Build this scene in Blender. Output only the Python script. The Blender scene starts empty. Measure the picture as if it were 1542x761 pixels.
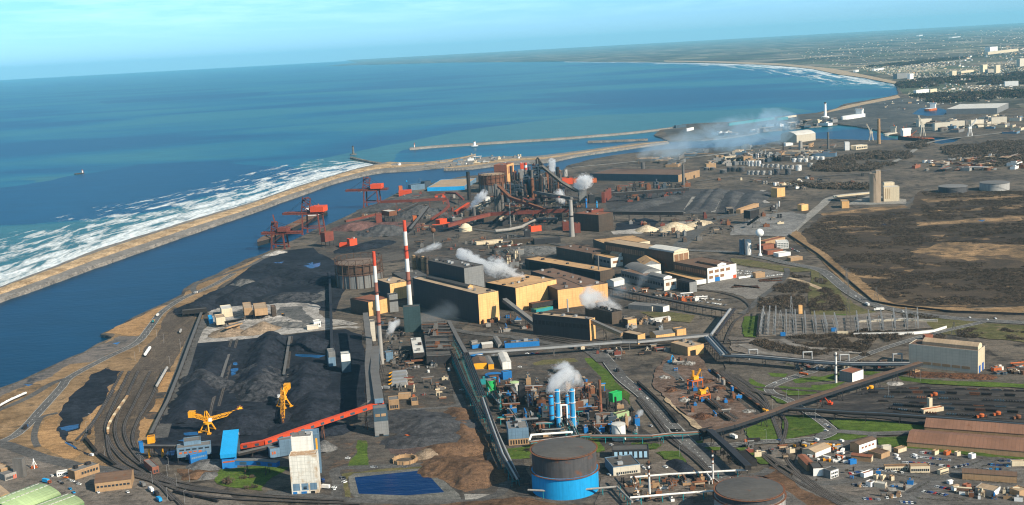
import bpy, bmesh, math, random
import numpy as np
from mathutils import Vector, Matrix
from mathutils.geometry import tessellate_polygon
random.seed(7)
rnd = random.Random(11)
SC = bpy.context.scene
COL = SC.collection
CAMH = 340.0; FPX = 1861.0; CX, CY = 771.0, 380.5
PITCH = math.radians(9.5); ROLL = math.radians(3.15)
RM = Matrix.Rotation(math.pi/2-PITCH, 3, 'X') @ Matrix.Rotation(-ROLL, 3, 'Z')
RMT = RM.transposed()
CAMP = Vector((0, 0, CAMH))
cam_d = bpy.data.cameras.new('camera'); cam = bpy.data.objects.new('camera', cam_d); COL.objects.link(cam)
cam.matrix_world = Matrix.Translation(CAMP) @ RM.to_4x4()
cam_d.sensor_width = 36.0; cam_d.lens = FPX/1542*36; cam_d.clip_start = 1.0; cam_d.clip_end = 300000
SC.camera = cam
def G(px, py=None, z=0.0):
 """world point at height z seen along a line of sight"""
 if py is None: px, py = px
 d = RM @ Vector(((px-CX)/FPX, -(py-CY)/FPX, -1.0))
 if d.z > -0.0045: d.z = -0.0045
 t = (z-CAMH)/d.z
 return Vector((d.x*t, d.y*t, z))
def PX(v):
 c = RMT @ (Vector(v)-CAMP)
 return (CX + FPX*c.x/-c.z, CY - FPX*c.y/-c.z)
def mpp(v):
 c = RMT @ (Vector(v)-CAMP)
 return -c.z/FPX
def zat(g, py):
 lo, hi = 0.0, 330.0
 for _ in range(40):
  m = (lo+hi)/2
  if PX((g.x, g.y, m))[1] > py: lo = m
  else: hi = m
 return lo
def hpx(g, n): return zat(g, PX(g)[1]-n)
def tile(x0, y0, s): return lambda x, y: (x0+x/s, y0+y/s)
T1 = tile(0,560,3.7875); T2 = tile(200,560,3.7875); T3 = tile(480,560,3.7875); T4 = tile(720,540,3.4437); T5 = tile(960,560,3.7875); T6 = tile(1222,560,3.7875)
U1 = tile(200,420,3.7875); U2 = tile(480,360,3.7875); U3 = tile(720,360,3.7875); U4 = tile(960,360,3.7875); U5 = tile(1222,400,3.7875); U6 = tile(380,240,3.7875); U7 = tile(620,210,3.7875)
V1 = tile(860,210,3.7875); V2 = tile(1100,210,3.0317); V3 = tile(940,120,4.819); V4 = tile(1222,0,3.7875); V5 = tile(500,160,4.819); V6 = tile(0,200,2.916); V8 = tile(0,420,3.806)
Z1 = tile(740,540,6.342); Z2 = tile(380,290,7.607); Z3 = tile(680,230,5.854); Z4 = tile(520,420,4.23); Z5 = tile(1180,640,6.29); Z6 = tile(1360,640,6.291); Z7 = tile(1000,510,5.073); Z8 = tile(640,500,5.433)
Y1 = tile(0,660,7.5375); Y2 = tile(920,660,4.819); Y3 = tile(820,380,4.758); Y4 = tile(520,250,6.341); Y5 = tile(1130,480,3.743); Y6 = tile(1060,200,5.436); Y7 = tile(1300,130,5.855); Y8 = tile(600,460,6.34)
PP = lambda x, y: (x, y)
def _nt(name):
 m = bpy.data.materials.new(name); m.use_nodes = True
 nt = m.node_tree; b = nt.nodes['Principled BSDF']
 return m, nt, b
def N(nt, t, **k):
 n = nt.nodes.new(t)
 for a, v in k.items(): setattr(n, a, v)
 return n
def L(nt, a, b): nt.links.new(a, b)
def ramp(nt, fac, stops):
 r = N(nt, 'ShaderNodeValToRGB'); e = r.color_ramp.elements
 while len(e) < len(stops): e.new(0.5)
 for q, (p, c) in zip(e, stops):
  q.position = p; q.color = (c[0], c[1], c[2], 1) if not isinstance(c, (int, float)) else (c, c, c, 1)
 L(nt, fac, r.inputs[0]); return r.outputs[0]
def mixc(nt, fac, a, b, mode='MIX'):
 m = N(nt, 'ShaderNodeMix', data_type='RGBA', blend_type=mode)
 for s, v in ((m.inputs[0], fac), (m.inputs[6], a), (m.inputs[7], b)):
  if isinstance(v, (int, float)): s.default_value = v
  elif isinstance(v, tuple): s.default_value = (v[0], v[1], v[2], 1)
  else: L(nt, v, s)
 return m.outputs[2]
def math_(nt, op, a, b=None, c=None, clamp=False):
 m = N(nt, 'ShaderNodeMath', operation=op, use_clamp=clamp)
 for s, v in zip(m.inputs, (a, b, c)):
  if v is None: continue
  if isinstance(v, (int, float)): s.default_value = v
  else: L(nt, v, s)
 return m.outputs[0]
def noise(nt, vec, scale, detail=4, rough=.55, dist=0):
 n = N(nt, 'ShaderNodeTexNoise'); n.inputs['Scale'].default_value = scale; n.inputs['Detail'].default_value = detail
 n.inputs['Roughness'].default_value = rough; n.inputs['Distortion'].default_value = dist
 L(nt, vec, n.inputs['Vector']); return n.outputs['Fac']
def mapping(nt, vec, scale=(1,1,1), rot=(0,0,0), loc=(0,0,0)):
 m = N(nt, 'ShaderNodeMapping'); m.inputs['Scale'].default_value = scale; m.inputs['Rotation'].default_value = rot; m.inputs['Location'].default_value = loc
 L(nt, vec, m.inputs['Vector']); return m.outputs[0]
def mul(c, k): return tuple(min(1, x*k) for x in c[:3])
MC = {}
def mat(name, col, rough=.75, metal=0.0, var=.22, scale=.12, rust=0.0, streak=.0, grid=0.0, stripe=0.0, rustcol=(.16,.055,.02), tint=.12, gh=3.0):
 """painted / clad / bare surface of an object: mottling, rust, rain streaks, panel joints, sheet ribs"""
 if name in MC: return MC[name]
 m, nt, b = _nt(name)
 tc = N(nt, 'ShaderNodeTexCoord'); oi = N(nt, 'ShaderNodeObjectInfo')
 off = math_(nt, 'MULTIPLY', oi.outputs['Random'], 300.0)
 va = N(nt, 'ShaderNodeVectorMath', operation='ADD'); L(nt, tc.outputs['Object'], va.inputs[0]); L(nt, off, va.inputs[1])
 v = va.outputs[0]
 n1 = noise(nt, v, scale, 5); n2 = noise(nt, v, scale*7, 3)
 f = math_(nt, 'MULTIPLY_ADD', n2, .45, math_(nt, 'MULTIPLY', n1, .75))
 c = ramp(nt, f, [(.3, mul(col, 1-1.6*var)), (.6, col), (.9, mul(col, 1+var))])
 if streak:
  s = noise(nt, mapping(nt, v, (1.2, 1.2, .05)), .6, 4)
  c = mixc(nt, math_(nt, 'MULTIPLY', ramp(nt, s, [(.45, 0), (.75, 1)]), streak), c, mul(col, .35))
 if grid or stripe:
  sp = N(nt, 'ShaderNodeSeparateXYZ'); L(nt, tc.outputs['Object'], sp.inputs[0])
  u = math_(nt, 'ADD', sp.outputs[0], sp.outputs[1])
  def line(x, per, w): return math_(nt, 'LESS_THAN', math_(nt, 'FRACT', math_(nt, 'DIVIDE', x, per)), w)
  if grid:
   g = math_(nt, 'MAXIMUM', line(u, 6.0, .06), line(sp.outputs[2], gh, .09))
   c = mixc(nt, math_(nt, 'MULTIPLY', g, grid), c, mul(col, .45))
   pn = N(nt, 'ShaderNodeTexWhiteNoise', noise_dimensions='2D')
   cb = N(nt, 'ShaderNodeCombineXYZ'); L(nt, math_(nt, 'FLOOR', math_(nt, 'DIVIDE', u, 6.0)), cb.inputs[0]); L(nt, math_(nt, 'FLOOR', math_(nt, 'DIVIDE', sp.outputs[2], gh)), cb.inputs[1])
   L(nt, cb.outputs[0], pn.inputs[0])
   c = mixc(nt, math_(nt, 'MULTIPLY', pn.outputs[0], .25*grid+.05), c, mul(col, .6))
  if stripe:
   c = mixc(nt, math_(nt, 'MULTIPLY', line(sp.outputs[1], 3.0, .16), stripe), c, mul(col, .5))
   pn = N(nt, 'ShaderNodeTexWhiteNoise', noise_dimensions='2D')
   cb = N(nt, 'ShaderNodeCombineXYZ'); L(nt, math_(nt, 'FLOOR', math_(nt, 'DIVIDE', sp.outputs[1], 3.0)), cb.inputs[0]); L(nt, math_(nt, 'FLOOR', math_(nt, 'DIVIDE', sp.outputs[0], 22.0)), cb.inputs[1])
   L(nt, cb.outputs[0], pn.inputs[0])
   c = mixc(nt, math_(nt, 'MULTIPLY', pn.outputs[0], .4), c, mul(col, .68))
 if rust:
  r = noise(nt, v, scale*2.3, 6, .65)
  t = .78-.36*rust
  c = mixc(nt, ramp(nt, r, [(t-.06, 0), (t+.08, 1)]), c, rustcol)
 k = math_(nt, 'MULTIPLY_ADD', oi.outputs['Random'], 2*tint, 1-tint)
 c = mixc(nt, 1.0, c, k, 'MULTIPLY')
 L(nt, c, b.inputs['Base Color']); b.inputs['Roughness'].default_value = rough; b.inputs['Metallic'].default_value = metal
 b.inputs['Specular IOR Level'].default_value = .3
 MC[name] = m; return m
def gmat(name, c1, c2, c3=None, s1=.012, s2=.09, t3=.62, rough=.95, bump=0.0, spec=.15, aniso=None, fine=1.1):
 """ground: two tones by broad noise, a third in patches, fine grain"""
 if name in MC: return MC[name]
 m, nt, b = _nt(name)
 tc = N(nt, 'ShaderNodeTexCoord'); v = tc.outputs['Object']
 if aniso: v = mapping(nt, v, (aniso[0], aniso[1], 1), (0, 0, aniso[2]))
 a = noise(nt, v, s1, 5, .6); bb = noise(nt, v, s2, 5, .65); d = noise(nt, v, fine, 3, .7)
 f = math_(nt, 'MULTIPLY_ADD', bb, .5, math_(nt, 'MULTIPLY', a, .6))
 c = ramp(nt, f, [(.42, c1), (.64, c2)])
 if c3:
  e = noise(nt, mapping(nt, v, loc=(71, 13, 5)), s2*.6, 6, .7, .6)
  c = mixc(nt, ramp(nt, e, [(t3-.05, 0), (t3+.07, 1)]), c, c3)
 c = mixc(nt, 1.0, c, ramp(nt, d, [(.28, .5), (.72, 1.4)]), 'MULTIPLY')
 tv = noise(nt, mapping(nt, tc.outputs['Object'], (.02, .45, 1), (0, 0, .5+len(name)*.37)), 1.0, 4, .65, 1.5); k2 = noise(nt, v, .33, 4, .7)
 c = mixc(nt, 1.0, c, ramp(nt, tv, [(.34, .72), (.5, 1.0), (.66, 1.25)]), 'MULTIPLY')
 c = mixc(nt, 1.0, c, ramp(nt, k2, [(.33, .62), (.5, 1.0), (.62, 1.0), (.72, 1.55)]), 'MULTIPLY')
 L(nt, c, b.inputs['Base Color']); b.inputs['Roughness'].default_value = rough; b.inputs['Specular IOR Level'].default_value = spec
 if bump:
  bp = N(nt, 'ShaderNodeBump'); bp.inputs['Strength'].default_value = bump; bp.inputs['Distance'].default_value = 1.5
  L(nt, bb, bp.inputs['Height']); L(nt, bp.outputs[0], b.inputs['Normal'])
 MC[name] = m; return m
class MB:
 def __init__(s): s.v = []; s.f = []; s.mi = []; s.sm = []
 def add(s, vs, fs, m=0, sm=False):
  o = len(s.v); s.v.extend([tuple(x) for x in vs])
  for f in fs: s.f.append(tuple(o+i for i in f)); s.mi.append(m); s.sm.append(sm)
  return s
 def box(s, x0, x1, y0, y1, z0, z1, m=0, mt=None):
  vs = [(x0,y0,z0),(x1,y0,z0),(x1,y1,z0),(x0,y1,z0),(x0,y0,z1),(x1,y0,z1),(x1,y1,z1),(x0,y1,z1)]
  s.add(vs, [(0,3,2,1),(0,1,5,4),(1,2,6,5),(2,3,7,6),(3,0,4,7)], m)
  s.add(vs, [(4,5,6,7)], m if mt is None else mt); return s
 def cbox(s, c, d, m=0): return s.box(c[0]-d[0]/2, c[0]+d[0]/2, c[1]-d[1]/2, c[1]+d[1]/2, c[2], c[2]+d[2], m)
 def bar(s, p, q, w, h=None, m=0):
  p = Vector(p); q = Vector(q); h = h or w; d = q-p
  if d.length < 1e-4: return s
  d.normalize(); up = Vector((0,0,1)) if abs(d.z) < .95 else Vector((1,0,0))
  a = d.cross(up).normalized()*w/2; c = a.cross(d).normalized()*h/2
  vs = [p-a-c, p+a-c, p+a+c, p-a+c, q-a-c, q+a-c, q+a+c, q-a+c]
  return s.add(vs, [(0,1,2,3),(7,6,5,4),(0,4,5,1),(1,5,6,2),(2,6,7,3),(3,7,4,0)], m)
 def cyl(s, p, q, r0, r1=None, n=12, m=0, mt=None, caps=True):
  p = Vector(p); q = Vector(q); r1 = r0 if r1 is None else r1
  d = (q-p).normalized(); up = Vector((0,0,1)) if abs(d.z) < .95 else Vector((1,0,0))
  a = d.cross(up).normalized(); c = a.cross(d).normalized()
  vs = []
  for i in range(n):
   t = 2*math.pi*i/n; vs.append(p+(a*math.cos(t)+c*math.sin(t))*r0)
  for i in range(n):
   t = 2*math.pi*i/n; vs.append(q+(a*math.cos(t)+c*math.sin(t))*r1)
  s.add(vs, [(i, n+i, n+(i+1) % n, (i+1) % n) for i in range(n)], m, True)
  if caps:
   s.add(vs[:n], [tuple(range(n))], m); s.add(vs[n:], [tuple(range(n-1, -1, -1))], m if mt is None else mt)
  return s
 def lathe(s, prof, n=24, m=0, c=(0,0), ms=None):
  k = len(prof); vs = []
  for r, z in prof:
   for i in range(n):
    t = 2*math.pi*i/n; vs.append((c[0]+r*math.cos(t), c[1]+r*math.sin(t), z))
  for j in range(k-1):
   s.add(vs[j*n:(j+2)*n], [(i, (i+1) % n, n+(i+1) % n, n+i) for i in range(n)], m if ms is None else ms[j], True)
  if prof[-1][0] > 1e-3 and not (k == 4 and prof[0][0] == prof[3][0] and abs(prof[1][0]-prof[0][0]) > .01): s.add(vs[-n:], [tuple(range(n))], m if ms is None else ms[-1])
  return s
 def ball(s, c, r, n=10, m=0, sq=1):
  prof = [(max(.001, r*math.sin(math.pi*i/n)), c[2]-r*sq*math.cos(math.pi*i/n)) for i in range(n+1)]
  return s.lathe(prof, n*2, m, (c[0], c[1]))
 def prism(s, poly, z0, z1, m=0, mt=None):
  n = len(poly); vs = [(p[0],p[1],z0) for p in poly]+[(p[0],p[1],z1) for p in poly]
  ar = sum(poly[i][0]*poly[(i+1) % n][1]-poly[(i+1) % n][0]*poly[i][1] for i in range(n))
  if ar < 0: return s.prism(poly[::-1], z0, z1, m, mt)
  s.add(vs, [(i, (i+1) % n, n+(i+1) % n, n+i) for i in range(n)], m)
  tr = tessellate_polygon([[Vector(p).to_3d() if len(p) == 2 else Vector(p) for p in poly]])
  fs = []
  for a, b, c in tr:
   A, B, C = poly[a], poly[b], poly[c]
   if (B[0]-A[0])*(C[1]-A[1])-(B[1]-A[1])*(C[0]-A[0]) < 0: b, c = c, b
   fs.append((n+a, n+b, n+c))
  return s.add(vs, fs, m if mt is None else mt)
 def me(s, name, mats):
  me = bpy.data.meshes.new(name); me.from_pydata(s.v, [], s.f)
  for m in (mats if isinstance(mats, (list, tuple)) else [mats]): me.materials.append(m)
  me.polygons.foreach_set('material_index', s.mi); me.polygons.foreach_set('use_smooth', s.sm)
  me.update(); return me
 def obj(s, name, mats, parent=None):
  o = bpy.data.objects.new(name, s.me(name, mats)); COL.objects.link(o)
  if parent is not None: o.parent = parent
  return o
LAB = {}
def tag(o, label, cat, group=None, kind=None):
 o['label'] = label; o['category'] = cat
 if group: o['group'] = group
 if kind: o['kind'] = kind
 LAB.setdefault(label, []).append(group)
 return o
def thing(name, label, cat, loc, rz=0.0, group=None):
 o = bpy.data.objects.new(name, None); COL.objects.link(o); o.empty_display_size = 2
 o.location = loc; o.rotation_euler = (0, 0, rz)
 return tag(o, label, cat, group)
def place(o, loc, rz=0.0, sc=1.0):
 o.location = loc; o.rotation_euler = (0, 0, rz); o.scale = (sc, sc, sc); return o
def inst(name, me, label, cat, loc, rz=0.0, group=None, sc=1.0):
 o = bpy.data.objects.new(name, me); COL.objects.link(o); place(o, loc, rz, sc); return tag(o, label, cat, group)
def struct(name, mb, mats, kind='structure'):
 o = mb.obj(name, mats); o['kind'] = kind; return o
def copy_tree(o, parent=None):
 c = o.copy(); COL.objects.link(c)
 if parent is not None: c.parent = parent
 for ch in list(o.children): copy_tree(ch, c)
 return c
def jag(pts, amp=3.0, lev=3, seed=1):
 """roughen a closed outline (world points)"""
 r = random.Random(seed); pts = [Vector((p[0], p[1])) for p in pts]
 for _ in range(lev):
  q = []
  for i, a in enumerate(pts):
   b = pts[(i+1) % len(pts)]; d = b-a
   q.append(a)
   if d.length > 6: q.append((a+b)/2+Vector((-d.y, d.x)).normalized()*r.uniform(-1, 1)*min(amp, d.length*.12))
  pts = q; amp *= .55
 return pts
def smooth(pts, k=6, closed=False):
 n = len(pts); out = []
 for i in range(n if closed else n-1):
  p0 = pts[(i-1) % n] if (closed or i > 0) else pts[0]; p1 = pts[i]; p2 = pts[(i+1) % n]
  p3 = pts[(i+2) % n] if (closed or i+2 < n) else pts[-1]
  for j in range(k):
   t = j/k; out.append(.5*((2*p1)+(p2-p0)*t+(2*p0-5*p1+4*p2-p3)*t*t+(3*p1-p0-3*p2+p3)*t*t*t))
 if not closed: out.append(pts[-1])
 return out
ZL = [0.02]
def sheet(name, pts, m, z=None, T=PP, rough=4.0, sm=False, seed=None, thick=0.0):
 """a flat ground surface; each one lies a little above the ones before"""
 if z is None: ZL[0] += .006; z = ZL[0]
 w = [G(T(*p)) for p in pts]
 w = [Vector((p.x, p.y)) for p in w]
 if sm: w = smooth(w, 5, True)
 if rough: w = jag(w, rough, 3, seed or len(name)*7+len(pts))
 mb = MB(); tr = tessellate_polygon([[Vector((p[0], p[1], 0)) for p in w]]); fs = []
 for a, b, c in tr:
  A, B, C = w[a], w[b], w[c]
  if (B[0]-A[0])*(C[1]-A[1])-(B[1]-A[1])*(C[0]-A[0]) < 0: b, c = c, b
  fs.append((a, b, c))
 if thick: mb.prism([tuple(p) for p in w], z-thick, z)
 else: mb.add([(p[0], p[1], z) for p in w], fs)
 return struct(name, mb, m)
def strip_mesh(mb, pts, w, z, m=0, off=0.0):
 L_ = []; R_ = []
 for i, p in enumerate(pts):
  d = (pts[min(i+1, len(pts)-1)]-pts[max(i-1, 0)]); d = Vector((d.x, d.y)).normalized(); n = Vector((-d.y, d.x))
  L_.append((p.x+n.x*(off+w/2), p.y+n.y*(off+w/2), z)); R_.append((p.x+n.x*(off-w/2), p.y+n.y*(off-w/2), z))
 k = len(pts); mb.add(L_+R_, [(k+i, k+i+1, i+1, i) for i in range(k-1)], m); return mb
def road(name, pts, w, m, T=PP, line=None, z=None, k=6):
 if z is None: ZL[0] += .006; z = ZL[0]
 p = smooth([G(T(*q)) for q in pts], k); mb = MB(); strip_mesh(mb, p, w, z)
 mats = [m]
 if line:
  mats.append(line)
  for o in (-w/2+.5, w/2-.5): strip_mesh(mb, p, .28, z+.004, 1, o)
  acc = 0
  for i in range(len(p)-1):
   a, b = p[i], p[i+1]; d = (b-a).length; n = max(1, int(d/12))
   for j in range(n):
    s = a.lerp(b, j/n); e = a.lerp(b, (j+.4)/n)
    if (e-s).length > .5: strip_mesh(mb, [s, e], .25, z+.004, 1)
 return struct(name, mb, mats)
def track(pts, T=PP, n=1, gap=5.0, name='railway_track', z=None, bw=3.4):
 """ballast strip(s) with sleepers' tone and two rails each"""
 if z is None: ZL[0] += .006; z = ZL[0]
 p = smooth([G(T(*q)) for q in pts], 6); mb = MB()
 for i in range(n):
  o = (i-(n-1)/2)*gap; strip_mesh(mb, p, bw, z, 0, o)
  for r in (-.75, .75): strip_mesh(mb, p, .22, z+.15, 1, o+r)
 return struct(name, mb, [M_BALLAST, M_RAIL])
def inside(p, poly):
 c = False; n = len(poly); x, y = p
 for i in range(n):
  x1, y1 = poly[i]; x2, y2 = poly[(i+1) % n]
  if (y1 > y) != (y2 > y) and x < (x2-x1)*(y-y1)/(y2-y1)+x1: c = not c
 return c
def rand_in(poly, r=rnd):
 xs = [p[0] for p in poly]; ys = [p[1] for p in poly]
 while True:
  p = (r.uniform(min(xs), max(xs)), r.uniform(min(ys), max(ys)))
  if inside(p, poly): return p
SUN_EL = math.radians(33); SUN_A = math.radians(40)
SDIR = Vector((math.cos(SUN_EL)*math.cos(SUN_A), -math.cos(SUN_EL)*math.sin(SUN_A), math.sin(SUN_EL)))
sl = bpy.data.lights.new('sun', 'SUN'); sl.energy = 5.0; sl.angle = math.radians(.5); sl.color = (1, .90, .74)
so = bpy.data.objects.new('sun', sl); COL.objects.link(so); so.rotation_euler = SDIR.to_track_quat('Z', 'Y').to_euler(); so.location = (0, 0, 3000)
w = bpy.data.worlds.new('World'); SC.world = w; w.use_nodes = True; nt = w.node_tree; bg = nt.nodes['Background']
sky = N(nt, 'ShaderNodeTexSky'); sky.sky_type = 'NISHITA'; sky.sun_disc = False; sky.sun_elevation = SUN_EL
sky.sun_rotation = math.atan2(SDIR.x, SDIR.y); sky.air_density = 1.0; sky.dust_density = .3; sky.ozone_density = 3.0; sky.altitude = 300
tc = N(nt, 'ShaderNodeTexCoord')
hs = mixc(nt, 1.0, sky.outputs[0], (.42, .79, 1.36), 'MULTIPLY')
sp = N(nt, 'ShaderNodeSeparateXYZ'); L(nt, tc.outputs['Generated'], sp.inputs[0])
hs = mixc(nt, 1.0, hs, ramp(nt, sp.outputs[2], [(.07, 1.0), (.30, .17)]), 'MULTIPLY')
zz = math_(nt, 'MAXIMUM', math_(nt, 'ADD', sp.outputs[2], .03), .01)
cb = N(nt, 'ShaderNodeCombineXYZ'); L(nt, math_(nt, 'DIVIDE', sp.outputs[0], zz), cb.inputs[0]); L(nt, math_(nt, 'DIVIDE', sp.outputs[1], zz), cb.inputs[1])
cn = noise(nt, mapping(nt, cb.outputs[0], (1, .55, 1)), .42, 9, .66, .2)
cm = ramp(nt, cn, [(.44, 0), (.70, 1)])
hz = ramp(nt, sp.outputs[2], [(.012, 0), (.055, 1)])
cl = mixc(nt, math_(nt, 'MULTIPLY', math_(nt, 'MULTIPLY', cm, hz), .75), hs, (6.2, 9.4, 10.8))
L(nt, cl, bg.inputs['Color']); bg.inputs['Strength'].default_value = .108
SC.view_settings.view_transform = 'Standard'; SC.view_settings.look = 'None'; SC.view_settings.exposure = .5; SC.view_settings.gamma = 1
SC.render.engine = 'CYCLES'; cy = SC.cycles
cy.use_denoising = True; cy.denoising_prefilter = 'ACCURATE'; SC.cycles.pixel_filter_type = 'BLACKMAN_HARRIS'; SC.cycles.filter_width = 1.15
try: cy.denoiser = 'OPENIMAGEDENOISE'
except Exception: pass
cy.max_bounces = 6; cy.diffuse_bounces = 2; cy.glossy_bounces = 2; cy.transmission_bounces = 2; cy.volume_bounces = 5; cy.transparent_max_bounces = 12
cy.use_adaptive_sampling = True; cy.adaptive_threshold = .01; cy.caustics_reflective = False; cy.caustics_refractive = False
cy.volume_step_rate = 2.0; cy.volume_max_steps = 256
M_LAND = gmat('plant_ground', (.050,.046,.043), (.165,.135,.105), (.035,.030,.026), .010, .07, .58)
M_COAL = gmat('coal_floor', (.007,.010,.017), (.027,.033,.046), (.010,.012,.018), .02, .12, .55)
M_COALP = gmat('coal_heap', (.008,.011,.017), (.026,.031,.043), (.040,.043,.051), .03, .16, .66, bump=.5)
M_GREYP = gmat('grey_heap', (.07,.07,.07), (.16,.155,.15), (.04,.042,.045), .03, .16, .6, bump=.5)
M_ASPH = gmat('asphalt', (.075,.072,.07), (.125,.12,.115), (.06,.058,.056), .02, .2, .62)
M_ROAD = gmat('road_asphalt', (.095,.09,.088), (.145,.14,.135), (.08,.076,.073), .02, .2, .64)
M_DARKY = gmat('dark_yard', (.036,.033,.031), (.11,.096,.083), (.15,.095,.06), .012, .09, .60)
M_CONC = gmat('concrete_ground', (.2,.19,.175), (.33,.31,.28), (.14,.13,.12), .03, .2, .6)
M_PALE = gmat('pale_dust', (.22,.20,.18), (.46,.43,.40), (.15,.14,.135), .03, .14, .55)
M_TAN = gmat('dry_grass', (.15,.095,.048), (.33,.215,.115), (.10,.075,.05), .014, .1, .60)
M_TANO = gmat('dry_grass_bright', (.22,.13,.06), (.44,.26,.12), (.15,.10,.05), .02, .12, .62)
M_RAILY = gmat('rail_yard_ballast', (.065,.052,.042), (.135,.105,.08), (.21,.15,.09), .012, .09, .63, aniso=(1, .22, math.radians(22)))
M_GREEN = gmat('green_grass', (.045,.080,.012), (.095,.145,.024), (.13,.12,.04), .014, .13, .63)
M_GREEN2 = gmat('olive_grass', (.075,.075,.028), (.14,.125,.055), (.17,.13,.075), .014, .12, .58)
M_BROWN = gmat('brown_earth', (.07,.042,.026), (.17,.10,.06), (.05,.04,.035), .02, .12, .6, bump=.5)
M_SCRAP = gmat('scrap_ground', (.075,.048,.034), (.19,.13,.10), (.24,.20,.18), .03, .2, .62)
M_BALLAST = gmat('track_ballast', (.045,.04,.036), (.085,.072,.062), None, .03, .3)
M_RAIL = mat('steel_rail', (.22,.2,.19), .5, .3, .1, .05)
M_MARK = mat('road_paint', (.6,.6,.56), .8, 0, .15, .1)
M_SAND = gmat('sand', (.30,.22,.14), (.50,.38,.25), (.22,.17,.12), .02, .1, .62)
M_ROCK = gmat('dike_rock', (.10,.095,.09), (.27,.24,.21), (.06,.06,.06), .03, .22, .6, bump=.6)
M_ROCKT = gmat('dike_tan_rock', (.24,.155,.08), (.56,.40,.24), (.15,.11,.07), .03, .2, .62, bump=.6)
M_PATH = gmat('dike_path', (.17,.155,.14), (.27,.245,.22), None, .01, .12)
def farland():
 m, nt, b = _nt('countryside'); tc = N(nt, 'ShaderNodeTexCoord'); v = tc.outputs['Object']
 vo = N(nt, 'ShaderNodeTexVoronoi'); vo.inputs['Scale'].default_value = 1/420; L(nt, mapping(nt, v, (1, .55, 1), (0,0,.6)), vo.inputs['Vector'])
 hsv = N(nt, 'ShaderNodeSeparateColor'); L(nt, vo.outputs['Color'], hsv.inputs[0])
 c = ramp(nt, hsv.outputs[0], [(.0, (.09,.09,.08)), (.35, (.15,.135,.11)), (.6, (.10,.12,.085)), (.8, (.30,.26,.20)), (1, (.16,.15,.14))])
 n1 = noise(nt, v, .0009, 6, .65); c = mixc(nt, ramp(nt, n1, [(.47, 0), (.6, .85)]), c, (.04,.045,.042))
 n2 = noise(nt, v, .006, 5, .7); c = mixc(nt, ramp(nt, n2, [(.60, 0), (.68, .8)]), c, (.30,.27,.24))
 n3 = noise(nt, v, .03, 4, .7); c = mixc(nt, 1.0, c, ramp(nt, n3, [(.3, .5), (.7, 1.4)]), 'MULTIPLY')
 L(nt, c, b.inputs['Base Color']); b.inputs['Roughness'].default_value = 1; b.inputs['Specular IOR Level'].default_value = 0
 return m
M_FAR = farland()
def water_mat(name, c0, c1, c2, rough=.32, foam=True, spec=.10, patch=True):
 m, nt, b = _nt(name); tc = N(nt, 'ShaderNodeTexCoord'); v = tc.outputs['Object']
 rot = math.radians(28)
 n1 = noise(nt, mapping(nt, v, (.45, 1.0, 1), (0,0,-rot*.2), (310,-470,0)), .00105, 5, .55, .6)
 c = ramp(nt, n1, [(.40, c0), (.49, c1), (.60, c2)]) if patch else mixc(nt, n1, c0, c1)  # sea patches: turbid tones, with cloud shadows put into the colour too
 n2 = noise(nt, mapping(nt, v, (.35, 1, 1), (0,0,.3)), .02, 5, .65)
 c = mixc(nt, 1.0, c, ramp(nt, n2, [(.3, .80), (.7, 1.2)]), 'MULTIPLY')
 if foam:
  w1 = noise(nt, mapping(nt, v, (.3, 1.2, 1), (0,0,-.5)), .055, 4, .6); w2 = noise(nt, v, .0022, 3)
  c = mixc(nt, math_(nt, 'MULTIPLY', ramp(nt, w1, [(.735, 0), (.77, 1)]), ramp(nt, w2, [(.5, 0), (.62, .8)])), c, (.6,.66,.68))
 L(nt, c, b.inputs['Base Color']); b.inputs['Roughness'].default_value = rough; b.inputs['Specular IOR Level'].default_value = spec; b.inputs['IOR'].default_value = 1.33
 bp = N(nt, 'ShaderNodeBump'); bp.inputs['Strength'].default_value = .35; bp.inputs['Distance'].default_value = 1.2
 wv = noise(nt, mapping(nt, v, (.5, 1.3, 1), (0,0,.5)), .10, 5, .6)
 L(nt, wv, bp.inputs['Height']); L(nt, bp.outputs[0], b.inputs['Normal'])
 return m
M_SEA = water_mat('sea_water', (.001,.056,.116), (.002,.092,.150), (.022,.128,.145))
M_CHAN = water_mat('channel_water', (.001,.028,.068), (.0015,.038,.084), (.003,.06,.14), .3, False, .08, False)
M_POND = water_mat('pond_water', (.003,.020,.08), (.004,.030,.11), (.004,.04,.15), .12, False, .3, False)
M_PUD = water_mat('puddle_water', (.01,.06,.16), (.012,.09,.22), (.01,.05,.1), .08, False, .5, False)
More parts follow.
